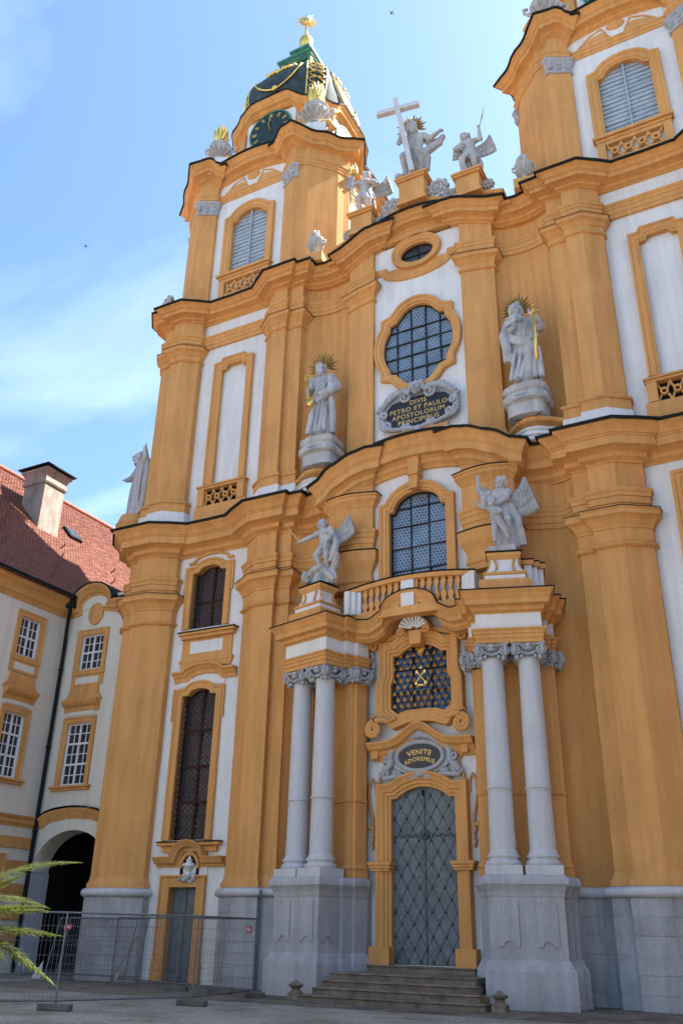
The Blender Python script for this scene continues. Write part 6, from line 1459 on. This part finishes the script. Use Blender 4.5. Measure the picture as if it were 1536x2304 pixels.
f.tube([(.18, .04, .82), (.22, .05, .6), (.2, .05, .3), (.16, .04, .03)], [.05, .06, .06, .05], 8)
f.head((.0, -.04, .90), .058, R(-10), R(-10), R(10), 'curls'); f.done('body', t, L0, H, rz)
MB().lathe([(0, 0), (.75, 0), (.75, .9), (.8, 1.0), (.72, 1.15), (.62, 1.45), (0, 1.46)], (L0[0], L0[1], 17.0), 16).build('statue_base', 'ochre', church, smooth=40)

# ------------------------------------------------------------------ urns
def urn_mesh(t, loc, k, flame=True, seg=24, flowers=False):
    b = MB(); pr = [(0, 0), (.42, 0), (.42, .10), (.30, .16), (.16, .28), (.15, .36), (.24, .42), (.40, .55), (.50, .72), (.53, .84), (.47, .90), (.47, .96), (.53, 1.0), (.53, 1.06), (.36, 1.1), (.30, 1.18), (.2, 1.28), (.16, 1.42), (.22, 1.52), (0, 1.54)] if flame else [(0, 0), (.42, 0), (.42, .10), (.30, .16), (.16, .28), (.15, .36), (.24, .42), (.42, .55), (.55, .72), (.58, .82), (.52, .86), (.52, .92), (.60, .97), (.60, 1.03), (.40, 1.08), (.36, 1.2), (.2, 1.3), (0, 1.32)]
    b.lathe([(r*k, z*k) for r, z in pr], (0, 0, 0), seg)
    for i in range(14):
        a = 2*math.pi*i/14; b.tube([(.30*k*math.cos(a), .30*k*math.sin(a), .46*k), (.50*k*math.cos(a), .50*k*math.sin(a), .62*k), (.585*k*math.cos(a), .585*k*math.sin(a), .80*k)], [.04*k, .07*k, .05*k], 6)
    for e in (-1, 1): b.tube([(e*.50*k, 0, .66*k), (e*.72*k, 0, .80*k), (e*.74*k, 0, 1.0*k), (e*.58*k, 0, 1.02*k)], .06*k, 6)
    if flowers:
        rg = random.Random(int(k*100))
        for i in range(34): a = rg.uniform(0, 6.28); z = rg.uniform(0, 1); r_ = .45*k*math.cos(z*1.4); b.ell((r_*math.cos(a), r_*math.sin(a), 1.05*k+z*.62*k), rg.uniform(.09, .15)*k, seg=7, rings=5)
    o = b.build('urn_body', 'statue', t, smooth=60, recalc=False); o.matrix_parent_inverse = Matrix.Identity(4)
    if flame:
        f = MB(); rg = random.Random(9)
        for i in range(13):
            a = i*2.4; r_ = .2*k*math.sqrt(i/13); h = (1.0-.45*i/13)*k*1.15
            f.tube([(r_*math.cos(a), r_*math.sin(a), 1.48*k), (1.9*r_*math.cos(a+.4), 1.9*r_*math.sin(a+.4), 1.48*k+h*.5), (1.9*r_*math.cos(a+.2), 1.9*r_*math.sin(a+.2), 1.48*k+h)], [.11*k, .10*k, .01*k], 6)
        o = f.build('flame', 'gold', t, smooth=60, recalc=False); o.matrix_parent_inverse = Matrix.Identity(4)
rotz = lambda o, a: setattr(o, 'rotation_euler', (0, 0, a))
for (x, y, z, k, lab) in ((-11.4, .3, 38.55, 1.12, 'stone urn with golden flame at the outer corner of the domed clock tower'),
                     (-5.75, .75, 38.7, 1.3, 'large stone urn with golden flame close in front of the gilded dark dome'),
                     (6.35, .45, 38.5, 1.3, 'large stone urn on the cornice of the cut-off right tower beside its clock')):
    t = empty('flame_urn', (x, y, z), lab, 'urn', 'flame urns on the towers', R(20)); urn_mesh(t, None, k)
    o = MB().box(-.62, .62, -.5, .5, -1.1, 0).build('urn_foot', 'white', t, bevel=.05); o.matrix_parent_inverse = Matrix.Identity(4)
    for e in (-1, 1):
        o = MB().tube([(e*.35, -.35, -.05), (e*.75, -.3, -.02), (e*.95, -.25, -.35), (e*.7, -.25, -.55)], [.18, .2, .18, .12], 8).build('foot_scroll', 'ochre', t, smooth=60); o.matrix_parent_inverse = Matrix.Identity(4)
for (x, y, z, lab) in ((-4.85, -.25, 29.15, 'stone flower urn on the cornice between the domed clock tower and the gable'), (4.85, -.25, 29.15, 'stone flower urn on the cornice beside the cut-off right tower'), (-13.3, .0, 28.7, 'stone flower urn at the outer edge of the domed clock tower against the sky')):
    t = empty('flower_urn', (x, y, z), lab, 'urn', 'flower urns on the upper cornice', R(10)); urn_mesh(t, None, .86, flame=False, flowers=True); t.scale = (.72, .72, 1.0)
    o = MB().box(-.6, .6, -.45, .45, -.5, 0).build('urn_foot', 'ochre', t, bevel=.03); o.matrix_parent_inverse = Matrix.Identity(4)
t = empty('niche_urn', (-9.36, .32, 3.12), 'small white urn on a carved bracket above the narrow side door', 'urn')
b = MB().lathe([(0, .28), (.12, .28), (.1, .33), (.05, .37), (.06, .42), (.18, .5), (.24, .58), (.22, .64), (.12, .67), (.1, .72), (.13, .75), (.08, .8), (.04, .88), (0, .92)], (0, 0, 0), 18)
o = b.build('urn_body', 'white', t, smooth=50); o.matrix_parent_inverse = Matrix.Identity(4)
b = MB(); rg = random.Random(2)
for i in range(22): b.ell((rg.uniform(-.32, .32), rg.uniform(-.1, .05), rg.uniform(.0, .27)), rg.uniform(.05, .1), seg=8, rings=6)
o = b.build('bracket', 'statue', t, smooth=70, recalc=False); o.matrix_parent_inverse = Matrix.Identity(4)
# small stone guard posts by the steps
for x, y, lab in ((-2.75, -3.2, 'small stone guard post beside the left end of the steps'), (3.12, -3.45, 'small stone guard post beside the right end of the steps')):
    b = MB().box(-.17, .17, -.17, .17, 0, .14); b.lathe([(.2, .14), (.2, .18), (.13, .22), (.12, .28), (.2, .33), (.21, .37), (.1, .42), (.05, .47), (0, .48)], (0, 0, 0), 18)
    o = b.build('guard_post', 'step', None, smooth=40); o.location = (x, y, 0.004); tag(o, lab, 'guard post', 'guard posts by the steps')
# ------------------------------------------------------------------ monastery wing on the left
WX, WY = -18.3, 1.5
wing = empty('wing_building', (-20, -2, 0), 'cream monastery wing with ochre window frames, red tiled roof and an archway beside the church', 'building')
FL = lambda a, z, h: (WX+h, a, z)            # long wall facing +x, a = y
FS = XZ(WY)                                   # short wall facing -y
def rect(x0, x1, z0, z1): return [(x0, z0), (x1, z0), (x1, z1), (x0, z1)]
def fnbox(nm, x0, x1, z0, z1, h0, h1, m, fn, parent=None, bev=.012): return MB().prism(rect(x0, x1, z0, z1), h0, h1, fn=fn).build(nm, m, parent or wing, bevel=bev)
def casement(x0, x1, z0, z1, fn, rows, d=-.16):
    """white window of small panes: frame with bars, each pane its own piece"""
    b = MB(); b.sweep(rect(x0, x1, z0, z1), [(-.07, d), (-.07, d+.07), (.0, d+.07), (.0, d)], closed=True, fn=fn)
    xm = (x0+x1)/2; b.prism(rect(xm-.045, xm+.045, z0+.07, z1-.07), d, d+.075, fn=fn)
    zs = [z0+(z1-z0)*i/rows for i in range(rows+1)]
    for i in range(1, rows): b.prism(rect(x0+.07, x1-.07, zs[i]-.04, zs[i]+.04), d, d+.072, fn=fn)
    xs = [x0+.07, (x0+.07+xm-.045)/2, xm-.045, xm+.045, (x1-.07+xm+.045)/2, x1-.07]
    for xx in (xs[1], xs[4]): b.prism(rect(xx-.018, xx+.018, z0+.06, z1-.06), d, d+.05, fn=fn)
    for i in range(rows):
        zm = (zs[i]+zs[i+1])/2; b.prism(rect(x0+.06, x1-.06, zm-.018, zm+.018), d, d+.048, fn=fn)
    w = b.build('window', 'winwhite', wing)
    rg = random.Random(int(abs(x0*100+z0*10)))
    for i in range(rows):
        zm = (zs[i]+zs[i+1])/2
        for za, zb in ((zs[i], zm), (zm, zs[i+1])):
            for xa, xb in ((xs[0], xs[1]), (xs[1], xs[2]), (xs[3], xs[4]), (xs[4], xs[5])):
                t1, t2 = rg.uniform(-.012, .012), rg.uniform(-.012, .012); xc, zc_ = (xa+xb)/2, (za+zb)/2
                f2 = lambda a, z, h, t1=t1, t2=t2, xc=xc, zc_=zc_: fn(a, z, h+t1*(a-xc)+t2*(z-zc_))
                MB().prism(rect(xa, xb, za, zb), d+.015, d+.022, fn=f2).build('pane', 'pane', w)
    return w
def opened_wall(nm, x0, x1, z0, z1, opens, fn, m='cream', depth=.22):
    b = MB(); wall_open(b, x0, x1, z0, z1, 0, opens, depth=depth); return MB().add([fn(x, z, -y) for x, y, z in b.v], b.f).build(nm, m, wing, recalc=False)
def win_dress(x0, x1, z0, z1, fn, hood):
    MB().sweep([(x1, z0), (x1, z1), (x0, z1), (x0, z0)], [(-.01, -.02), (-.01, .04), (.05, .06), (.17, .06), (.2, .09), (.25, .09), (.25, -.02)], fn=fn).build('window_frame', 'ochre', wing)
    if hood:      # sill below and cornice above the lower window
        fnbox('window_sill', x0-.42, x1+.42, z0-.12, z0-.03, 0, .22, 'ochre', fn); fnbox('sill_mould', x0-.36, x1+.36, z0-.22, z0-.125, 0, .14, 'ochre', fn)
        xa, xb = x0-.3, x1+.3
        fnbox('hood_panel', x0-.1, x1+.1, z1+.32, z1+.5, 0, .05, 'cream', fn)
        MB().sweep([(xb, z1+.62), (xa, z1+.62)], [(-.12, 0), (-.12, .06), (.06, .1), (.12, .22), (.2, .3), (.28, .34), (.34, .34), (.36, 0)], fn=fn).build('window_hood', 'ochre', wing)
        MB().prism([(xa-.1, z1+.98), (xb+.1, z1+.98), (xb-.12, z1+1.25), (xb-.2, z1+1.6), (xa+.2, z1+1.6), (xa+.12, z1+1.25)], 0, .10, fn=fn).build('hood_roof', 'ochre', wing)
    else:
        fnbox('apron', x0-.25, x1+.25, z0-.75, z0-.26, 0, .07, 'ochre', fn); fnbox('apron_panel', x0+.0, x1-.0, z0-.66, z0-.36, .0, .08, 'cream', fn)
        fnbox('apron_mould', x0-.27, x1+.27, z0-.255, z0-.02, 0, .10, 'ochre', fn)
# long wall
cols = (-1.2, -5.2, -9.2)
lo = [rect(y, y+1.12, 7.1, 9.68) for y in cols]; hi = [rect(y, y+1.12, 12.1, 13.78) for y in cols]; gr_ = [rect(y, y+1.12, 1.9, 4.05) for y in cols]
opened_wall('long_wall', -45, WY, 0, 15.3, lo+hi+gr_, FL)
for y in cols:
    casement(y, y+1.12, 7.1, 9.68, FL, 3); casement(y, y+1.12, 12.1, 13.78, FL, 2); casement(y, y+1.12, 1.9, 4.05, FL, 2)
    win_dress(y, y+1.12, 7.1, 9.68, FL, True); win_dress(y, y+1.12, 12.1, 13.78, FL, False)
    MB().sweep([(y+1.12, 1.9), (y+1.12, 4.05), (y, 4.05), (y, 1.9)], [(-.01, -.02), (-.01, .08), (.2, .1), (.2, -.02)], fn=FL).build('window_frame', 'ochre', wing)
SC = [(-.2, 5.3), (.03, 5.3), (.05, 5.38), (.1, 5.44), (.1, 5.58), (.16, 5.64), (.2, 5.72), (-.2, 5.74)]
MB().sweep([(WX, -45), (WX, WY)], [(-o, z) for o, z in SC] if False else SC, ).build('string_course', 'ochre', wing)
for z0, z1 in ((4.48, 4.92), (3.62, 4.04), (2.74, 3.18), (1.86, 2.3), (1.0, 1.42)):
    segs = [(-45, cols[2]-.22), (cols[2]+1.34, cols[1]-.22), (cols[1]+1.34, cols[0]-.22), (cols[0]+1.34, WY-.02)] if z0 < 4.2 and z1 > 1.9 else [(-45, WY-.02)]
    for a, c in segs: fnbox('rustication_band', a, c, z0, z1, 0, .05, 'ochre', FL)
EC = [(-.2, 14.4), (.05, 14.4), (.08, 14.52), (.16, 14.6), (.2, 14.62), (.2, 14.76), (.3, 14.9), (.42, 15.0), (.46, 15.02), (.46, 15.2), (-.2, 15.22)]
MB().sweep([(WX, -45), (WX, WY-.0)], EC).build('eaves_cornice', 'ochre', wing, smooth=40)
MB().tube([(WX+.56, -45, 15.36), (WX+.56, WY-.3, 15.30)], .11, 8).build('gutter', 'lead', wing, smooth=60)
MB().tube([(WX+.38, WY-.36, 15.2), (WX+.34, WY-.34, 14.8)], [.24, .26], 12).build('rain_hopper', 'lead', wing, smooth=40)
dp = MB().tube([(WX+.34, WY-.34, 14.9), (WX+.28, WY-.3, 13.9), (WX+.16, WY-.16, 13.2), (WX+.16, WY-.16, .05)], .085, 10).build('downpipe', 'lead', wing, smooth=60)
for z in (12, 8.6, 5.2, 2): MB().lathe([(.1, -.04), (.115, -.03), (.115, .03), (.1, .04)], (WX+.16, WY-.16, z), 12).build('pipe_joint', 'lead', wing)
# short wall with the archway
AR = [(-18.12, .0), (-14.3, .0), (-14.3, 3.75)]+[(-16.21+1.91*math.cos(R(a)), 3.75+1.45*math.sin(R(a))) for a in range(8, 173, 8)]+[(-18.12, 3.75)]
w1, w2 = rect(-17.34, -16.0, 6.98, 9.55), rect(-17.25, -15.96, 11.9, 13.48)
opened_wall('short_wall', WX-.0, -13.4, 0, 15.3, [AR, w1, w2], FS)
MB().sweep(AR[1:]+AR[:1], [(.0, -.9), (.0, -.02)], fn=FS, caps=False).build('arch_reveal', 'cream', wing, recalc=False)
MB().sweep(AR[2:-0], [(0, -.02), (0, .06), (.1, .08), (.18, .05), (.18, -.02)], fn=FS).build('arch_moulding', 'ochre', wing, smooth=40)
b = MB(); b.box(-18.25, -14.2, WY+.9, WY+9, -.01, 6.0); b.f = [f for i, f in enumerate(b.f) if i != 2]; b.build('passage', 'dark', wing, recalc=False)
fnbox('arch_impost', -18.28, -18.06, 3.62, 3.8, -.6, .04, 'grey', FS)
MB().box(-18.28, -18.05, WY-.03, WY+.9, 0.0, 3.6).build('arch_jamb', 'grey', wing)
casement(-17.34, -16.0, 6.98, 9.55, FS, 3); casement(-17.25, -15.96, 11.9, 13.48, FS, 2)
win_dress(-17.34, -16.0, 6.98, 9.55, FS, True); win_dress(-17.25, -15.96, 11.9, 13.48, FS, False)
sp = [(-13.5, 5.5), (-14.6, 5.5)]+[(-16.3+1.6*math.cos(math.pi*i/12), 5.5+.34*math.sin(math.pi*i/12)) for i in range(1, 12)]+[(-17.95, 5.5), (-18.3, 5.5)]
MB().sweep(sp, [(-.2, 0), (-.2, .03), (-.1, .06), (-.06, .1), (.05, .12), (.12, .2), (.2, .22), (.24, 0)], fn=FS).build('string_course', 'ochre', wing, smooth=40)
MB().sweep(sp[:1]+[(x, z+.26) for x, z in sp[1:-1]]+sp[-1:], [(0, 0), (0, .24), (.03, .25), (.03, 0)], fn=FS).build('string_flashing', 'lead', wing, smooth=40)
gp = [(-15.55, 14.75), (-15.75, 14.8)]+[(-16.75+1.12*math.cos(math.pi*i/16), 14.8+.88*math.sin(math.pi*i/16)) for i in range(1, 16)]+[(-17.85, 14.8), (-18.25, 14.75)]
gz = [(-13.4, 14.75)]+gp
MB().sweep(gz, [(-.34, 0), (-.34, .06), (-.24, .1), (-.2, .2), (-.08, .24), (0, .36), (.08, .42), (.14, .42), (.14, -.5), (-.34, -.5)], fn=FS).build('curved_gable', 'ochre', wing, smooth=40)
MB().sweep(gz, [(.145, -3.0), (.145, .44), (.2, .46), (.2, -3.0)], fn=FS).build('gable_flashing', 'lead', wing, smooth=40)
MB().prism([(x, z) for x, z in gp], -.4, .04, fn=FS).build('gable_field', 'cream', wing)
MB().prism([(-16.62+.42*math.cos(R(a)), 14.45+.52*math.sin(R(a))) for a in range(0, 360, 15)], 0, .10, fn=FS).build('oval_panel', 'ochre', wing, bevel=.02)
MB().box(-18.3, -13.4, WY+.02, WY+9, 14.6, 15.28).build('bay_roof', 'lead', wing)
# roof: two slopes and rows of tiles on the slope in view
EX, EZ, RX, RZ = -17.72, 15.30, -26.2, 24.65
MB().prism([(EX, EZ-.1), (RX, RZ-.1), (2*RX-EX, EZ-.1)], -45.5, 40, fn=lambda a, c, h: (a, h, c)).build('roof', 'tile', wing)
roof = [c for c in wing.children if c.name.startswith('roof')][0]
def tile_rows():
    rg = random.Random(11); b = MB(); L_ = math.hypot(RX-EX, RZ-EZ); ux, uz = (RX-EX)/L_, (RZ-EZ)/L_; nx, nz = -uz, ux
    if nz < 0: nx, nz = -nx, -nz
    step = .19; n = int(L_/step); tw = .2
    for i in range(n):
        s0, s1 = i*step, (i+1.35)*step
        y = -4.6+(.1 if i % 2 else 0)
        while y < 17:
            j1, j2 = rg.uniform(-.01, .01), rg.uniform(-.006, .006); w = tw-.012
            h0, h1 = .075+j1, .012
            P = lambda s_, h, yy: (EX+ux*s_+nx*h, yy, EZ-.1+uz*s_+nz*h)
            a, c = y, y+w; m_ = (a+c)/2
            b.add([P(s0+j2, h0-.02, a), P(s0-.03+j2, h0, m_), P(s0+j2, h0-.02, c), P(s1, h1, c), P(s1, h1, a), P(s0+j2, h0-.05, a), P(s0-.03+j2, h0-.03, m_), P(s0+j2, h0-.05, c)], [(0, 1, 2, 3, 4), (5, 6, 1, 0), (6, 7, 2, 1)])
            y += tw
    return b
tag(tile_rows().build('roof_tiles', 'tile', roof, recalc=False), kind='stuff')
rg = random.Random(4)
MB().tube([(RX, -45.5, RZ), (RX, 40, RZ)], .16, 8).build('ridge_tiles', 'tile', roof, smooth=60)
def on_roof(t, y, h=0.0): return (EX+(RX-EX)*t+h*.74, y, EZ-.1+(RZ-EZ)*t+h*.67)
hk = None
for i in range(16):
    t = (.1, .2, .3, .42)[i % 4]; y = -3.6+i*.95; p = on_roof(t, y, .08)
    if hk is None: hk = MB().tube([(0, 0, 0), (.16, 0, .06), (.2, 0, .2)], [.05, .05, .035], 6).build('snow_hook', 'tile', roof, smooth=60); q = hk
    else: q = inst(hk, roof)
    q.location = p
# skylight and chimney
sk = on_roof(.62, 5.2, .1)
o = MB().box(-.5, .5, -.45, .45, -.08, .1).build('skylight', 'lead', roof); o.location = sk; o.rotation_euler = (0, math.atan2(RZ-EZ, -(RX-EX)), 0)
o2 = MB().box(-.38, .38, -.34, .34, .1, .12).build('skylight_pane', 'pane', roof); o2.location = sk; o2.rotation_euler = o.rotation_euler
ch = MB().box(-23.5, -22.0, 1.95, 3.35, 17, 22.95).build('chimney', 'chim', wing, bevel=.02)
chp = [(-23.5, 1.95), (-22.0, 1.95), (-22.0, 3.35), (-23.5, 3.35)]
MB().sweep(chp, [(-.1, 22.6), (.06, 22.6), (.1, 22.7), (.06, 22.78), (.06, 22.86), (.03, 22.95), (.05, 23.1), (.14, 23.28), (.2, 23.32), (.2, 23.45), (-.1, 23.5)], closed=True).build('chimney_cornice', 'chim', wing, smooth=40)
MB().box(-23.85, -21.65, 1.6, 3.7, 23.52, 23.58).build('chimney_cap', 'lead', wing); MB().box(-23.5, -22.0, 1.95, 3.35, 23.0, 23.518).build('chimney_top', 'chim', wing)
MB().sweep(chp, [(.0, 17), (.06, 17), (.06, 20.4), (.02, 20.45)], closed=True).build('chimney_flashing', 'lead', wing) if False else None

# ------------------------------------------------------------------ opposite wing of the courtyard, unseen on the right, added to shade the lower facade
opp = empty('opposite_wing', (20, -10, 0), 'unseen cream courtyard wing added across the forecourt to shade the lower church front', 'building')
ow = MB().box(18.3, 34, -60, 1.5, 0, 15.3).build('wall', 'cream', opp)
MB().sweep([(18.3, 1.5), (18.3, -60)], EC).build('eaves_cornice', 'ochre', opp)
MB().sweep([(18.3, 1.5), (18.3, -60)], SC).build('string_course', 'ochre', opp)
MB().prism([(17.72, 15.3), (34.6, 15.3), (26.2, 24.5)], -60.5, 1.8, fn=lambda a, c, h: (a, h, c)).build('roof', 'tile', opp)
for k in range(12):
    y = -4-k*4.6
    for z0, z1 in ((1.9, 4.05), (7.1, 9.68), (12.1, 13.78)):
        w_ = MB().box(18.22, 18.31, y-.7, y+.7, z0-.2, z1+.2).build('window', 'ochre', opp); MB().box(18.19, 18.30, y-.56, y+.56, z0, z1).build('pane', 'pane', w_)
# ------------------------------------------------------------------ site fence
def panel_mesh():
    b = MB(); W_, H_ = 3.5, 2.0
    b.tube([(0, 0, .08), (0, 0, H_)], .026, 8); b.tube([(W_, 0, .08), (W_, 0, H_)], .026, 8); b.tube([(0, 0, H_-.02), (W_, 0, H_-.02)], .024, 8); b.tube([(0, 0, .2), (W_, 0, .2)], .024, 8)
    w = MB()
    for i in range(1, 36): x = i*W_/36; w.add([(x-.003, -.003, .2), (x+.003, -.003, .2), (x, .004, .2), (x-.003, -.003, H_-.02), (x+.003, -.003, H_-.02), (x, .004, H_-.02)], [(0, 1, 4, 3), (1, 2, 5, 4), (2, 0, 3, 5)])
    for z in (.5, .8, 1.1, 1.4, 1.7): w.add([(0, -.004, z-.003), (0, -.004, z+.003), (0, .004, z), (W_, -.004, z-.003), (W_, -.004, z+.003), (W_, .004, z)], [(0, 1, 4, 3), (1, 2, 5, 4), (2, 0, 3, 5)])
    return b, w
fb, wb = panel_mesh(); fm = fw_ = None
def sign(t, x, z):
    o = MB().box(x, x+.36, -.02, -.012, z, z+.17).build('sign', 'red', t); o.matrix_parent_inverse = Matrix.Identity(4)
    q = MB().lathe([(0, 0), (.06, 0), (.06, .003), (0, .003)], (x+.1, -.0205, z+.085), 16, fn=lambda a, c, h: (a*1.3, -h, c)); 
    for k in range(3): q.box(x+.2, x+.33-.03*k, -.0235, -.0205, z+.045+k*.035, z+.06+k*.035)
    q = q.build('sign_print', 'signwhite', o); q.matrix_parent_inverse = Matrix.Identity(4)
def fence(a, b_, lab, lean=0, sgn=None):
    global fm, fw_
    a, b_ = Vector(a), Vector(b_); d = b_-a; L_ = math.hypot(d.x, d.y)
    t = empty('site_fence', a, lab, 'fence', 'temporary steel fence panels', 0)
    if fm is None:
        fm = fb.build('frame', 'galv', t, smooth=60); fw_ = wb.build('wire_mesh', 'galv', t, recalc=False); f1, f2 = fm, fw_
    else: f1, f2 = inst(fm, t), inst(fw_, t)
    for q in (f1, f2): q.matrix_parent_inverse = Matrix.Identity(4); q.location = (0, 0, 0)
    t.rotation_euler = (lean, 0, math.atan2(d.y, d.x)); t.scale = (L_/3.5, 1, 1)
    if sgn: sign(t, *sgn)
    return t
P0, P1, P2, P3, P4, P5 = (-4.95, -9.95, 0), (-3.55, -6.8, 0), (-3.95, -3.5, 0), (-7.35, -2.5, 0), (-10.55, -1.7, 0), (-7.5, -12.3, 0)
fence(P0, P1, 'steel mesh fence panel standing on gravel in front of the narrow side door')
fence(P1, P2, 'steel mesh fence panel running towards the portal pedestal, with a small red sign', sgn=(2.85, 1.62))
fence(P5, P0, 'steel mesh fence panel beside the palm fronds in front of the archway')
fence(P3, P2, 'steel mesh fence panel in front of the stone plinth between side door and portal')
fence(P4, P3, 'steel mesh fence panel close to the narrow side door threshold')
fence((-13.95, -1.25, .02), (-10.5, -1.2, .02), 'steel mesh fence panel leaning on the tower plinth, red sign at its upper corner', R(-13), sgn=(.28, 1.6))
fence((-13.6, -1.05, .02), (-10.15, -1.0, .02), 'steel mesh fence panel leaning behind another one on the tower plinth', R(-11))
foot = None
for x, y, a, lab in ((-4.95, -9.95, 20, 'concrete fence foot under the fence corner beside the palm'), (-3.55, -6.8, 10, 'concrete fence foot under the fence corner post standing farthest out on the gravel'), (-3.95, -3.5, 75, 'concrete fence foot at the fence end by the portal pedestal'),
                     (-7.35, -2.5, 15, 'concrete fence foot under the thin post in front of the side door'), (-6.2, -11.2, 35, 'long concrete fence foot lying under the fence by the palm'), (-5.6, -2.7, 15, 'concrete fence foot lying behind the fence near the plinth')):
    if foot is None:
        b = MB(); b.box(-.38, .38, -.12, .12, 0, .13); foot = b.build('concrete_block', 'conc', None, bevel=.02); o = foot
        n_ = MB().box(-.12, -.04, -.1205, -.12, .04, .09)
    else: o = inst(foot)
    o.location = (x, y, .004); o.rotation_euler = (0, 0, R(a)); tag(o, lab, 'concrete block', 'concrete fence feet')
# shovel leaning on the fence stack
t = empty('shovel', (-10.25, -1.75, 0), 'shovel with wooden handle leaning between fence stack and side door', 'shovel')
MB().tube([(-10.28, -1.85, .3), (-9.95, -1.35, 1.45)], .018, 8).build('handle', 'wood', t, smooth=60)
MB().add([(-10.44, -1.9, .02), (-10.2, -2.0, .02), (-10.12, -1.84, .3), (-10.38, -1.74, .3), (-10.26, -1.9, .16), (-10.24, -1.84, .38)], [(0, 1, 4), (1, 2, 4), (2, 5, 4), (5, 3, 4), (3, 0, 4)]).build('blade', 'galv', t, recalc=False)
# board standing in the arch
o = MB().prism([(0, 0), (.55, 0), (.5, .75)], 0, .03, fn=lambda a, c, h: (a, h, c)).build('plaster_board', 'grey', None); o.scale = (.75, 1, .75); o.location = (-14.9, -.9, .01); o.rotation_euler = (R(-8), 0, R(5)); tag(o, 'triangular grey board leaning beside the archway behind the fence', 'board')
# ------------------------------------------------------------------ paved apron along the church
pv = MB().box(-14, 16, -5.0, .6, -.2, .003).build('pavement', 'pave', None); tag(pv, 'worn stone paving strip at the foot of the church', None, None, 'structure')
rg = random.Random(21)
for r_ in range(3):
    x = -5.2+rg.uniform(0, .4)
    while x < 9:
        w = rg.uniform(.8, 1.4); y0, y1 = -4.95+r_*.8, -4.95+(r_+1)*.8
        MB().box(x+.008, x+w-.008, y0+.008, y1-.008, -.05, .010+rg.uniform(0, .008)).build('paving_slab', 'pave', pv, bevel=.006); x += w
# ------------------------------------------------------------------ palm at the left edge
def leafmat():
    m = mat('palm_leaf', (0.115, 0.135, 0.022), 0.5, var=0.2, vscale=3, spec=0.5, col2=(0.06, 0.08, 0.014))
    n, l = m.node_tree.nodes, m.node_tree.links; b = n['Principled BSDF']
    tr = n.new('ShaderNodeBsdfTranslucent'); tr.inputs['Color'].default_value = (0.16, 0.19, 0.025, 1); mx_ = n.new('ShaderNodeMixShader'); mx_.inputs[0].default_value = 0.3
    l.new(b.outputs[0], mx_.inputs[1]); l.new(tr.outputs[0], mx_.inputs[2]); l.new(mx_.outputs[0], n['Material Output'].inputs[0]); return m
M['palm'] = leafmat(); M['palmtrunk'] = mat('palm_trunk_fibre', (0.10, 0.07, 0.04), 0.9, var=0.3, vscale=9, bump=0.8, bscale=20)
PB = Vector((.85, -18.6, 1.62))
pt = empty('palm_tree', (PB.x, PB.y, 0), 'green feather palm with sunlit fronds in the foreground beside the fence', 'palm')
tk = MB()
tk.lathe([(0, 0), (.2, 0), (.22, .1), (.2, .5), (.17, 1.0), (.18, 1.4), (.2, 1.6), (.1, 1.75), (0, 1.78)], (PB.x, PB.y, .0), 14)
for i in range(70): a = i*2.4; z = .1+i*.022; tk.tube([(PB.x+.17*math.cos(a), PB.y+.17*math.sin(a), z), (PB.x+.25*math.cos(a), PB.y+.25*math.sin(a), z+.1)], [.04, .015], 5)
tk.build('trunk', 'palmtrunk', pt, recalc=False)
def frond(tip, arch, seed):
    rg = random.Random(seed); tip = Vector(tip); b = MB(); N = 64; pts = []
    for i in range(N+1): t = i/N; p = PB.lerp(tip, t); p.z += arch*4*t*(1-t)*(1-.35*t); pts.append(p)
    b.tube(pts, [.022*(1-.85*i/N) for i in range(N+1)], 5)
    for i in range(5, N):
        t = i/N; d = (pts[i+1]-pts[i]).normalized(); sd_ = d.cross(Vector((0, 0, 1))).normalized(); upv = sd_.cross(d)
        ln = .30*(math.sin(math.pi*min(1, .12+t*.9))**.7)*(1-.35*t)
        for e in (-1, 1):
            for q in range(3):
                dirv = (d*(.75+.3*t+rg.uniform(-.1, .1))+sd_*e*(.62-.2*t+rg.uniform(-.12, .12))+upv*(.34+rg.uniform(-.14, .14)-.22*q)).normalized()
                a = pts[i]+d*(q*.012); L_ = ln*rg.uniform(.8, 1.12); m_ = a+dirv*L_*.5; end = a+dirv*L_-Vector((0, 0, .05*L_/.4)); w = dirv.cross(upv).normalized()*.008
                b.add([a, m_+w, end, m_-w, m_+upv*.004], [(0, 1, 4), (1, 2, 4), (2, 3, 4), (3, 0, 4)])
    return b.build('frond', 'palm', pt, recalc=False)
for i, (tip, ar) in enumerate((((2.42, -18.5, 2.24), .06), ((2.9, -18.5, 1.90), .10), ((3.16, -18.45, 1.60), .06), ((3.2, -18.5, 1.10), .24), ((2.75, -18.3, 1.86), .10))): frond(tip, ar, 40+i)
for i in range(15):
    a = R(70+i*17); L_ = 2.1; frond((PB.x+L_*math.cos(a), PB.y+L_*math.sin(a), PB.z+(.9 if i % 3 == 0 else .3 if i % 3 == 1 else -.4)), .3, 60+i)
# ------------------------------------------------------------------ birds
for loc, lab in (((-38.3, 15.7, 56.4), 'tiny dark bird gliding in the open sky left of the clock tower'), ((-9.1, 17.6, 71.4), 'tiny dark bird flying high between the two towers')):
    b = MB(); b.ell((0, 0, 0), (.1, .28, .09)); b.add([(0, .1, 0), (.75, -.12, .16), (.35, -.08, .08), (0, -.12, 0)], [(0, 1, 2, 3)]); b.add([(0, .1, 0), (-.75, -.12, .16), (-.35, -.08, .08), (0, -.12, 0)], [(3, 2, 1, 0)]); b.add([(0, -.2, 0), (.12, -.5, 0), (-.12, -.5, 0)], [(0, 1, 2)])
    o = b.build('bird', 'bird', None, recalc=False, smooth=60); o.location = loc; o.rotation_euler = (0, .2, 1.0); o.scale = (.5, .5, .5); tag(o, lab, 'bird', 'birds in the sky')
